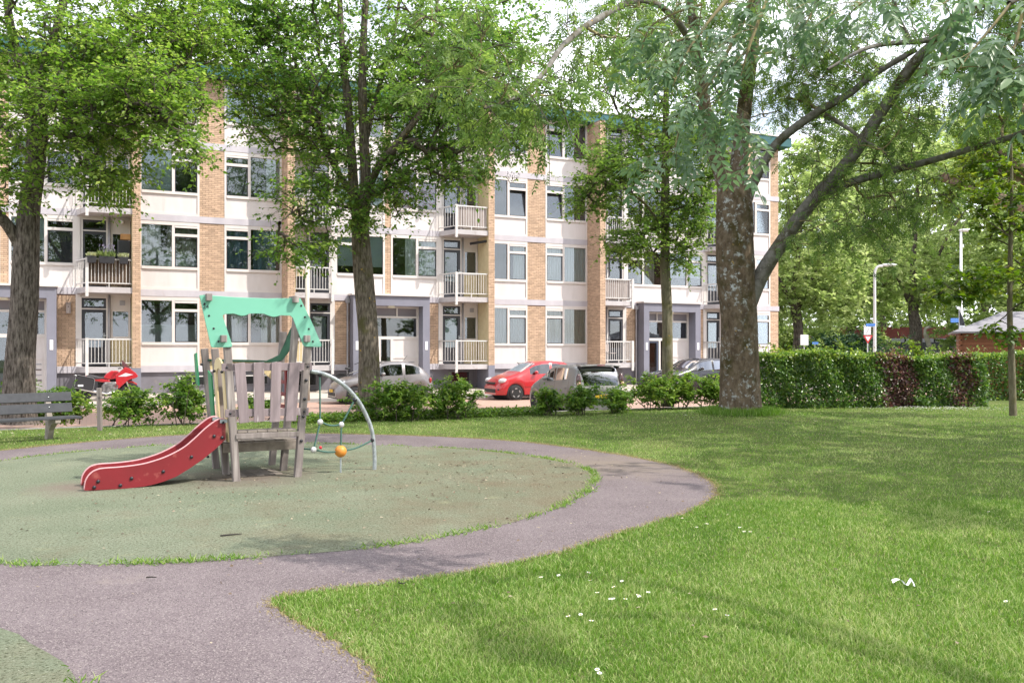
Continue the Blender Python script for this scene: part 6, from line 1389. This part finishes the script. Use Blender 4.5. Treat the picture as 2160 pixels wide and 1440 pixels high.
# longer grass at the foot of the ash
rg = np.random.default_rng(8); n = 5200; a = rg.uniform(0, 6.28, n); r_ = .55 + np.abs(rg.normal(0, .22, n)); x = ASH.x + np.cos(a) * r_; y = ASH.y + np.sin(a) * r_
pos = np.stack([x, y, gz(x, y)], 1); dd = np.stack([rg.normal(0, .4, n), rg.normal(0, .4, n), np.ones(n)], 1); LL = rg.uniform(.08, .24, n)
co, tr, tt = leaves(pos, dd, rg.normal(size=(n, 3)), LL, np.full(n, .012), LEAF2, rg.beta(2, 3, n))
tag(link('long_grass', tri_mesh('long_grass', co, tr, grass_m, tt)), 'uncut longer grass ringing the foot of the big ash', 'grass', kind='stuff')
# ================================================================ smaller things
# wooden hut at the right
plank_m = M('red_brown_planks', (.27, .095, .040), .6, (.20, .068, .028), 3, c3=(.13, .045, .022), scale3=9, p3=(.6, .75), stretch=(.2, .2, 3), rnd=.12)
roofg_m = M('grey_roof_felt', (.25, .24, .255), .9, (.20, .19, .205), 3)
YC = 33.0; hb_ = P(2026, 0, YC); zt = P(0, 697, YC).z
HUT = thing('wooden_hut', 'red-brown plank hut with pale grey roof at the right edge behind the hedge', 'hut', (hb_.x, YC, -.1), -math.radians(24))
for i in range(18):
    z0 = i * .14
    if z0 > zt: break
    for nm, (x0, x1, y0, y1) in (('plank', (.04, 5.2, 0, .045)), ('plank', (0, .045, .05, 3.2))):
        m2 = MB(); m2.box(x0, x1, y0 + .004 * (i % 2), y1, z0, z0 + .132); m2.build(nm, plank_m, HUT)
m2 = MB(); m2.box(.02, 5.2, .03, 3.2, 0, zt); m2.build('wall_core', M('hut_dark', (.06, .025, .012), .9), HUT)
for i in range(12):
    m2 = MB(); m2.box(-.06, .06, -.08 if i % 2 else -.05, .02, i * .2, i * .2 + .14); m2.build('corner_notch', plank_m, HUT)
rz = P(0, 664, YC).z + .1; m2 = MB(); m2.add([(-.28, -.35, zt), (5.6, -.35, zt), (5.6, 3.6, zt), (-.28, 3.6, zt), (1.5, 1.6, rz + .15), (5.6, 1.6, rz + .15), (-.28, -.35, zt + .06), (5.6, -.35, zt + .06), (5.6, 3.6, zt + .06), (-.28, 3.6, zt + .06)], [(0, 3, 2, 1), (0, 1, 7, 6), (3, 0, 6, 9), (2, 3, 9, 8), (1, 2, 8, 5, 7), (6, 7, 5, 4), (8, 9, 4, 5), (9, 6, 4)]); m2.build('roof', roofg_m, HUT, fixn=True)
# street lamps
lampw = M('lamp_post_white', (.66, .66, .66), .45, (.58, .58, .58), 3)
def street_lamp(label, px, ytop, Y, arm, curve):
    b = P(px, 740, Y); b.z = -.2; zt = P(px, ytop, Y).z; L = thing('street_lamp', label, 'street lamp', b, 0, 'street lamps beyond the hedge')
    h = zt + .2; m2 = MB()
    if curve: m2.tube([(0, 0, 0), (0, 0, 1.2), (0, 0, h - .45)] + [(arm * .35 * (1 - math.cos(t)), 0, h - .45 + .42 * math.sin(t)) for t in np.linspace(.2, 1.57, 6)] + [(arm * .55, 0, h - .03)], [.1, .085] + [.065] * 8, 10)
    else: m2.tube([(0, 0, 0), (0, 0, 1.2), (0, 0, h)], [.1, .09, .06], 10)
    m2.build('pole', lampw, L, smooth=True)
    m2 = MB(); x0 = arm * .5 if curve else -.1; m2.ball((x0 + .38, 0, h + .03), 1, 14, 8, (.42, .14, .085)); m2.build('lamp_head', lampw, L, smooth=True)
street_lamp('short white street lamp with curved arm behind the purple hedge patch', 1845, 560, 46, .75, True)
street_lamp('tall white street lamp with straight pole rising beside the hut', 2027, 487, 47, .6, False)
# road signs
sred2 = M('sign_red', (.55, .03, .04), .4); swhite = M('sign_white', (.75, .75, .77), .4); sblue = M('sign_blue', (.08, .22, .60), .4); sgrey = M('sign_back', (.45, .46, .48), .5)
def pole_thing(name, label, cat, px, Y, ztop, r=.03):
    b = P(px, 740, Y); b.z = -.2; t = thing(name, label, cat, b); m2 = MB(); m2.tube([(0, 0, 0), (0, 0, ztop + .2)], r, 8); m2.build('pole', sgrey, t, smooth=True); return t
Y = 44.0; z = lambda py: P(0, py, Y).z + .2; m1 = Y / F
t = pole_thing('give_way_sign', 'red and white give-way triangle under a white plate on a pole behind the hedge', 'road sign', 1830, Y, z(688) - .2)
tri = lambda r, y: [(-r, y, z(707)), (r, y, z(707)), (0, y, z(707) - r * 1.7)]
m2 = MB(); m2.prism(tri(.24, -.05), (0, .02, 0)); m2.build('triangle_border', sred2, t, fixn=True)
m2 = MB(); c_ = z(707) - .24 * .57; m2.prism([(p[0] * .58, -.056, c_ + (p[2] - c_) * .58) for p in tri(.24, 0)], (0, .005, 0)); m2.build('triangle_field', swhite, t, fixn=True)
m2 = MB(); m2.box(-.2, .14, -.06, -.04, z(706), z(689)); pl = m2.build('white_plate', swhite, t)
m2 = MB(); m2.beam((-.08, -.063, z(703)), (.04, -.063, z(693)), .03, .006, (0, 1, 0)); m2.build('arrow', sgrey, pl)
m2 = MB(); m2.box(-.08, .38, -.02, .0, z(688), z(682)); m2.build('street_name_plate', sblue, t)
t = pole_thing('road_sign', 'grey-white square sign seen from behind near the corner of the flats', 'road sign', 1696, 48, P(0, 706, 48).z)
m2 = MB(); m2.box(-.22, .22, -.06, -.03, P(0, 728, 48).z + .2, P(0, 706, 48).z + .2); m2.build('plate', swhite, t, bevel=.02)
t = pole_thing('street_name_sign', 'small blue street name sign low beside the evergreen shrub', 'road sign', 1719, 50, P(0, 722, 50).z)
m2 = MB(); m2.box(-.17, .17, -.06, -.03, P(0, 726, 50).z + .2, P(0, 721, 50).z + .2); m2.build('plate', sblue, t)
t = pole_thing('street_name_sign', 'blue street name sign just left of the hut roof', 'road sign', 2024, 44, P(0, 668, 44).z)
m2 = MB(); m2.box(-.46, .02, -.06, -.03, P(0, 680, 44).z + .2, P(0, 671, 44).z + .2); m2.build('plate', sblue, t)
fl = thing('feather_flag', 'small dark feather flag with white foot above the hut roof corner', 'flag', Vector((P(2030, 0, 36).x, 36, -.2)))
m2 = MB(); zz = lambda py: P(0, py, 36).z + .2; m2.prism([(-.14, 0, zz(652)), (-.04, 0, zz(662)), (.06, 0, zz(676)), (.1, 0, zz(686)), (-.1, 0, zz(686))], (0, .012, 0)); m2.build('cloth', M('flag_dark', (.05, .05, .06), .8), fl, fixn=True)
m2 = MB(); m2.prism([(-.12, 0, zz(692)), (-.1, 0, zz(686)), (.1, 0, zz(682)), (.12, 0, zz(692))], (0, .012, 0)); m2.build('white_foot', swhite, fl, fixn=True)
m2 = MB(); m2.tube([(-.13, .006, 0), (-.13, .006, zz(652))], .015, 6); m2.build('pole', sgrey, fl)
# low far building
Yf = 90; fb_ = P(1930, 0, Yf); FB = thing('low_building', 'low dark red building with a strip of dark windows far behind the trees', 'building', (fb_.x, Yf, -.2))
dr_ = M('dark_red_brick', (.16, .035, .03), .85, (.12, .028, .025), 2); zq = lambda py: P(0, py, Yf).z + .2
m2 = MB(); m2.box(-10, 8, 0, 8, 0, zq(722)); m2.build('lower_wall', M('dark_wall', (.03, .03, .035), .8), FB)
m2 = MB(); m2.box(-10, 8, -.3, 8, zq(713), zq(690)); m2.build('upper_wall', dr_, FB)
for i in range(12):
    m2 = MB(); m2.box(-9.8 + i * 1.48, -9.8 + i * 1.48 + 1.3, -.05, .02, zq(722) + .02, zq(713) - .02); m2.build('window', MATS['dark_glass'], FB)
m2 = MB(); m2.box(-10, 8, .02, 8, zq(722), zq(713)); m2.build('window_band', M('dark_wall', (.03, .03, .035), .8), FB)
# pale leaning trunk between the lamps
pt_ = P(1958, 0, 60); DT = thing('dead_tree', 'pale leaning bare trunk between the two street lamps', 'tree', (pt_.x, 60, -.2))
m2 = MB(); m2.tube(smooth_line([(.35, 0, 0), (.3, 0, .9), (.2, 0, 1.8), (-.1, 0, 2.7), (-.2, 0, 3.3), (.25, 0, 3.5)], 5), [.2] * 10 + [.16] * 8 + [.1] * 8, 10); m2.build('trunk', M('pale_trunk', (.38, .36, .30), .9, (.25, .23, .19), 4), DT, smooth=True)
# wooden stake with wire
sk = G(211, 908); ST_ = thing('fence_stake', 'grey wooden stake standing among the bushes right of the bench', 'post', sk)
m2 = MB(); m2.beam((0, 0, -.05), (-.02, 0, P(211, 818, sk.y).z), .085, .085, (0, 1, 0)); m2.build('stake', gwood, ST_, bevel=.01)
m2 = MB(); m2.tube([(-2.2, .4, .72), (0, -.045, .70), (1.9, -.3, .72)], .005, 4); m2.build('wire', dkplast, ST_)
# lamp or sign post rising behind the play tower
sp_ = fac(S(648, 3.7), 3.7, -.1); SP = thing('street_pole', 'slim pale metal pole rising behind the play tower roof', 'pole', sp_)
m2 = MB(); m2.tube([(0, 0, 0), (0, 0, 1.0), (0, 0, 5.4)], [.1, .085, .075], 12); m2.build('pole', M('pale_pole', (.52, .48, .40), .6, (.45, .41, .34), 4), SP, smooth=True)
# nest box
q = fac(-2.43, 0.0, 0); NB = thing('nest_box', 'small wooden nest box on the brick wall beside the left entrance', 'nest box', (q.x, q.y, 3.0), FANG)
m2 = MB(); m2.box(-.075, .075, -.14, -.006, 0, .36); m2.build('box', wood_g, NB, bevel=.005)
m2 = MB(); m2.box(-.09, .09, -.18, -.006, .36, .385); m2.build('lid', wood_g, NB)
m2 = MB(); m2.lathe([(.018, -.143), (.018, -.138)], 10, (0, 0, .24), 'y'); m2.build('hole', dkplast, NB)
# planters on the second floor rail
pot_m = M('planter_dark', (.03, .03, .035), .5)
lav = leaf_mat('lavender_leaf', (.10, .16, .05), (.20, .28, .08), (.42, .46, .2), .35); pale = leaf_mat('pale_plant_leaf', (.22, .27, .10), (.40, .43, .22), (.6, .6, .45), .35); lavf = leaf_mat('lavender_flower', (.12, .10, .18), (.2, .17, .26), (.3, .27, .34), .2)
for k, (d, w, kind, lab) in enumerate(((1.30, .30, 'pale', 'dark balcony planter with pale foliage, left of the lavender'), (.82, .52, 'lav', 'wide dark balcony planter full of lavender'), (.28, .30, 'pale', 'dark balcony planter with sparse pale leaves next to the brick pier'))):
    q = fac(-.38 - d, 1.16, 0); T = thing('balcony_planter', lab, 'planter', (q.x, q.y, FL[1] + .80), FANG, 'planters on the balcony rail')
    m2 = MB(); m2.add([(-w * .44, -.1, 0), (w * .44, -.1, 0), (w * .44, .06, 0), (-w * .44, .06, 0), (-w / 2, -.13, .24), (w / 2, -.13, .24), (w / 2, .06, .24), (-w / 2, .06, .24)], [(0, 3, 2, 1), (0, 1, 5, 4), (1, 2, 6, 5), (2, 3, 7, 6), (3, 0, 4, 7), (4, 5, 6, 7)]); m2.build('pot', pot_m, T, bevel=.01)
    rg = np.random.default_rng(k); n = 260 if kind == 'lav' else 160; pos = np.stack([rg.uniform(-w / 2, w / 2, n), rg.uniform(-.12, .05, n), np.full(n, .22)], 1); dd = rg.normal(0, .35, (n, 3)); dd[:, 2] = 1; LL = rg.uniform(.12, .3, n) if kind == 'lav' else rg.uniform(.08, .2, n)
    co, tr, tt = leaves(pos, dd, rg.normal(size=(n, 3)), LL, LL * (.12 if kind == 'lav' else .3), LEAF2); tag(link('plant', tri_mesh('plant', co, tr, lav if kind == 'lav' else pale, tt), T), kind='stuff')
    if kind == 'lav':
        n = 60; pos = np.stack([rg.uniform(-w / 2, w / 2, n), rg.uniform(-.12, .05, n), rg.uniform(.35, .62, n)], 1); dd = rg.normal(0, .2, (n, 3)); dd[:, 2] = 1
        co, tr, tt = leaves(pos, dd, rg.normal(size=(n, 3)), np.full(n, .09), np.full(n, .03), LEAF2); tag(link('flower_spikes', tri_mesh('flower_spikes', co, tr, lavf, tt), T), kind='stuff')
        m2 = MB()
        for p_ in pos: m2.beam((p_[0] * .9, p_[1] * .9, .24), tuple(p_), .004, .004)
        m2.build('stalks', lav, T)
# climbing plant behind the rail of the third floor left balcony
q = fac(-1.1, .95, 0); IV = thing('balcony_plant', 'leafy climbing plant filling the railing of the upper left balcony', 'plant', (q.x, q.y, FL[2]), FANG)
rg = np.random.default_rng(77); n = 900; pos = np.stack([rg.uniform(-.72, .7, n), rg.normal(0, .05, n), rg.uniform(.05, .95, n)], 1); dd = rg.normal(size=(n, 3)); dd[:, 2] -= .4
co, tr, tt = leaves(pos, dd, rg.normal(size=(n, 3)) + np.array([0, -1, .3]), np.full(n, .11), np.full(n, .08), LEAF4); tag(link('foliage', tri_mesh('foliage', co, tr, lf_yg, tt), IV), kind='stuff')
# daisies
pet = M('daisy_petal', (.8, .8, .78), .6); yel = M('daisy_eye', (.6, .42, .03), .7); stem_ = M('daisy_stem', (.08, .16, .03), .7)
m2 = MB()
for k in range(11):
    a = k * 6.283 / 11; m2.add([(0, 0, .058), (math.cos(a - .2) * .012, math.sin(a - .2) * .012, .06), (math.cos(a) * .016, math.sin(a) * .016, .063), (math.cos(a + .2) * .012, math.sin(a + .2) * .012, .06)], [(0, 1, 2, 3)])
pm_ = m2.mesh('petals', pet); em_ = MB().ball((0, 0, .061), .005, 8, 4, (1, 1, .6)).mesh('eye', yel); sm_ = MB().tube([(0, 0, 0), (0, 0, .058)], .0012, 4).mesh('stem', stem_)
dz = [(1301, 1241), (1313, 1228), (1366, 1253), (1351, 1262), (1343, 1260), (1260, 1255), (1288, 1268), (1296, 1267), (1318, 1269), (1238, 1210), (1249, 1228), (1510, 1291), (1532, 1304), (1226, 1300), (1246, 1316), (1203, 1306), (1260, 1420), (1263, 1428), (1487, 1105), (1489, 1104), (1562, 1112), (1571, 1121), (1582, 1122), (1471, 1112), (1181, 1215), (1142, 1221), (2125, 1272), (2088, 1078), (1453, 895), (1445, 888), (1462, 892), (1720, 898), (255, 905), (245, 903), (118, 917), (22, 918), (3, 917), (165, 912), (120, 921), (285, 905), (360, 904), (340, 910), (80, 922), (60, 921), (210, 925), (230, 920)]
for k, (px, py) in enumerate(dz):
    g_ = G(px, py + 12 * 6 / 6 if py > 1000 else py + 4); g_.z = float(gz(g_.x, g_.y)); sc = .95 if py > 1000 else 1.5
    T = thing('daisy', 'small white daisy flowering in the lawn', 'daisy', g_, random.random() * 6, 'daisies in the grass'); T.rotation_euler = (random.uniform(-.25, .35), random.uniform(-.25, .25), random.random() * 6); T.scale = (sc, sc, sc)
    link('petals', pm_, T); link('eye', em_, T); link('stem', sm_, T)
rg = np.random.default_rng(12); n = 260; x = rg.normal(P(1975, 0, 25.2).x, 1.0, n); y = rg.normal(25.3, .45, n)
co, tr, tt = leaves(np.repeat(np.stack([x, y, np.full(n, .06)], 1), 4, 0), np.tile(np.array([[1, 0, .1], [-1, 0, .1], [0, 1, .1], [0, -1, .1]]), (n, 1)), np.tile([0, 0, 1.0], (4 * n, 1)), np.full(4 * n, .024), np.full(4 * n, .03), LEAF2)
tag(link('daisy_patch', tri_mesh('daisy_patch', co, tr, pet, tt)), 'patch of many white daisies in front of the hedge at right', 'daisies', kind='stuff')
# scrap of white ribbon
pl_ = [G(1882, 1240), G(1900, 1236), G(1912, 1242), G(1922, 1236), G(1929, 1250)]; m2 = MB(); sl_ = smooth_line(pl_, 6); ce = sum(sl_, Vector()) / len(sl_)
m2.grid([[(p.x - ce.x, p.y - ce.y - .012, .04 + .012 * math.sin(i * .35)) for i, p in enumerate(sl_)], [(p.x - ce.x, p.y - ce.y + .012, .045 + .016 * math.sin(i * .35 + 1)) for i, p in enumerate(sl_)]])
tag(m2.build('ribbon_scrap', M('white_scrap', (.8, .8, .8), .6), None, smooth=True, loc=(ce.x, ce.y, 0)), 'crumpled scrap of white ribbon lying in the grass', 'litter')
# twigs on the ground
bk = M('dark_twig', (.03, .025, .022), .9)
for pts, r_, lab in (([(465, 1129), (485, 1127), (510, 1125)], .008, 'dark twig lying on the green play surface'), ([(308, 1217), (320, 1216), (330, 1217)], .006, 'small dark twig on the asphalt path'), ([(840, 1228), (850, 1230), (856, 1227)], .005, 'tiny twig on the path near the lawn edge')):
    w_ = [G(*q, .03) for q in pts]; c_ = w_[1].copy(); m2 = MB(); m2.tube([p - c_ for p in w_], [r_, r_ * .9, r_ * .5], 6); tag(m2.build('fallen_twig', bk, loc=(c_.x, c_.y, .03)), lab, 'twig')
# leaf litter on the play surface and path
rg = np.random.default_rng(14); n = 1700; x = np.concatenate([rg.normal(-.3, 1.0, n // 2), rg.normal(-2.8, 1.6, n // 2)]); y = np.concatenate([rg.normal(12.6, 1.3, n // 2), rg.normal(11.6, 1.6, n // 2)])
x = np.concatenate([x, rg.uniform(-4, 3, 260)]); y = np.concatenate([y, rg.uniform(5, 12, 260)]); n = len(x)
pos = np.stack([x, y, np.full(n, .03)], 1); dd = rg.normal(size=(n, 3)); dd[:, 2] *= .15; nr = rg.normal(0, .3, (n, 3)); nr[:, 2] += 1; LL = rg.uniform(.012, .045, n)
co, tr, tt = leaves(pos, dd, nr, LL, LL * .6, LEAF2)
tag(link('leaf_litter', tri_mesh('leaf_litter', co, tr, leaf_mat('litter', (.06, .04, .025), (.15, .10, .06), (.42, .36, .26), .1), tt)), 'scattered brown leaf litter on play surface and path', 'litter', kind='stuff')

# things on the balconies
q = fac(-.62, .62, 0); T = thing('balcony_box', 'small light wooden box on the side wall of the planter balcony', 'box', (q.x, q.y, FL[1] + 1.72), FANG)
m2 = MB(); m2.box(-.13, .2, -.1, .12, 0, .2); m2.build('box', M('pine', (.45, .24, .09), .7, (.36, .18, .06), 8), T, bevel=.006)
q = fac(-.66, .75, 0); T = thing('folded_parasol_board', 'black board leaning behind the balcony planters by the pier', 'board', (q.x, q.y, FL[1]), FANG)
m2 = MB(); m2.box(-.2, .24, -.03, .03, .02, 1.68); m2.build('board', black_m, T, bevel=.05)
q = fac(5.75, .55, 0); T = thing('balcony_bin', 'black box standing on the balcony right of the play tower roof', 'box', (q.x, q.y, FL[1]), FANG)
m2 = MB(); m2.box(-.22, .22, -.2, .2, .0, .58); m2.box(-.24, .24, -.22, .22, .58, .63); m2.build('box', black_m, T, bevel=.02)
q = fac(19.75, .5, 0); T = thing('balcony_chair', 'folding chair on the ground floor balcony left of the right entrance', 'chair', (q.x, q.y, FL[0]), FANG + .4)
m2 = MB(); m2.box(-.2, .2, -.2, .2, .42, .45); m2.build('seat', wood_g, T); m2 = MB(); m2.box(-.2, .2, .18, .21, .5, .85); m2.build('backrest', wood_g, T)
for sx in (-.18, .18):
    for sy in (-.18, .18): m2 = MB(); m2.beam((sx, sy, 0), (sx, sy, .42 if sy < 0 else .5), .025, .025); m2.build('leg', dkplast, T)
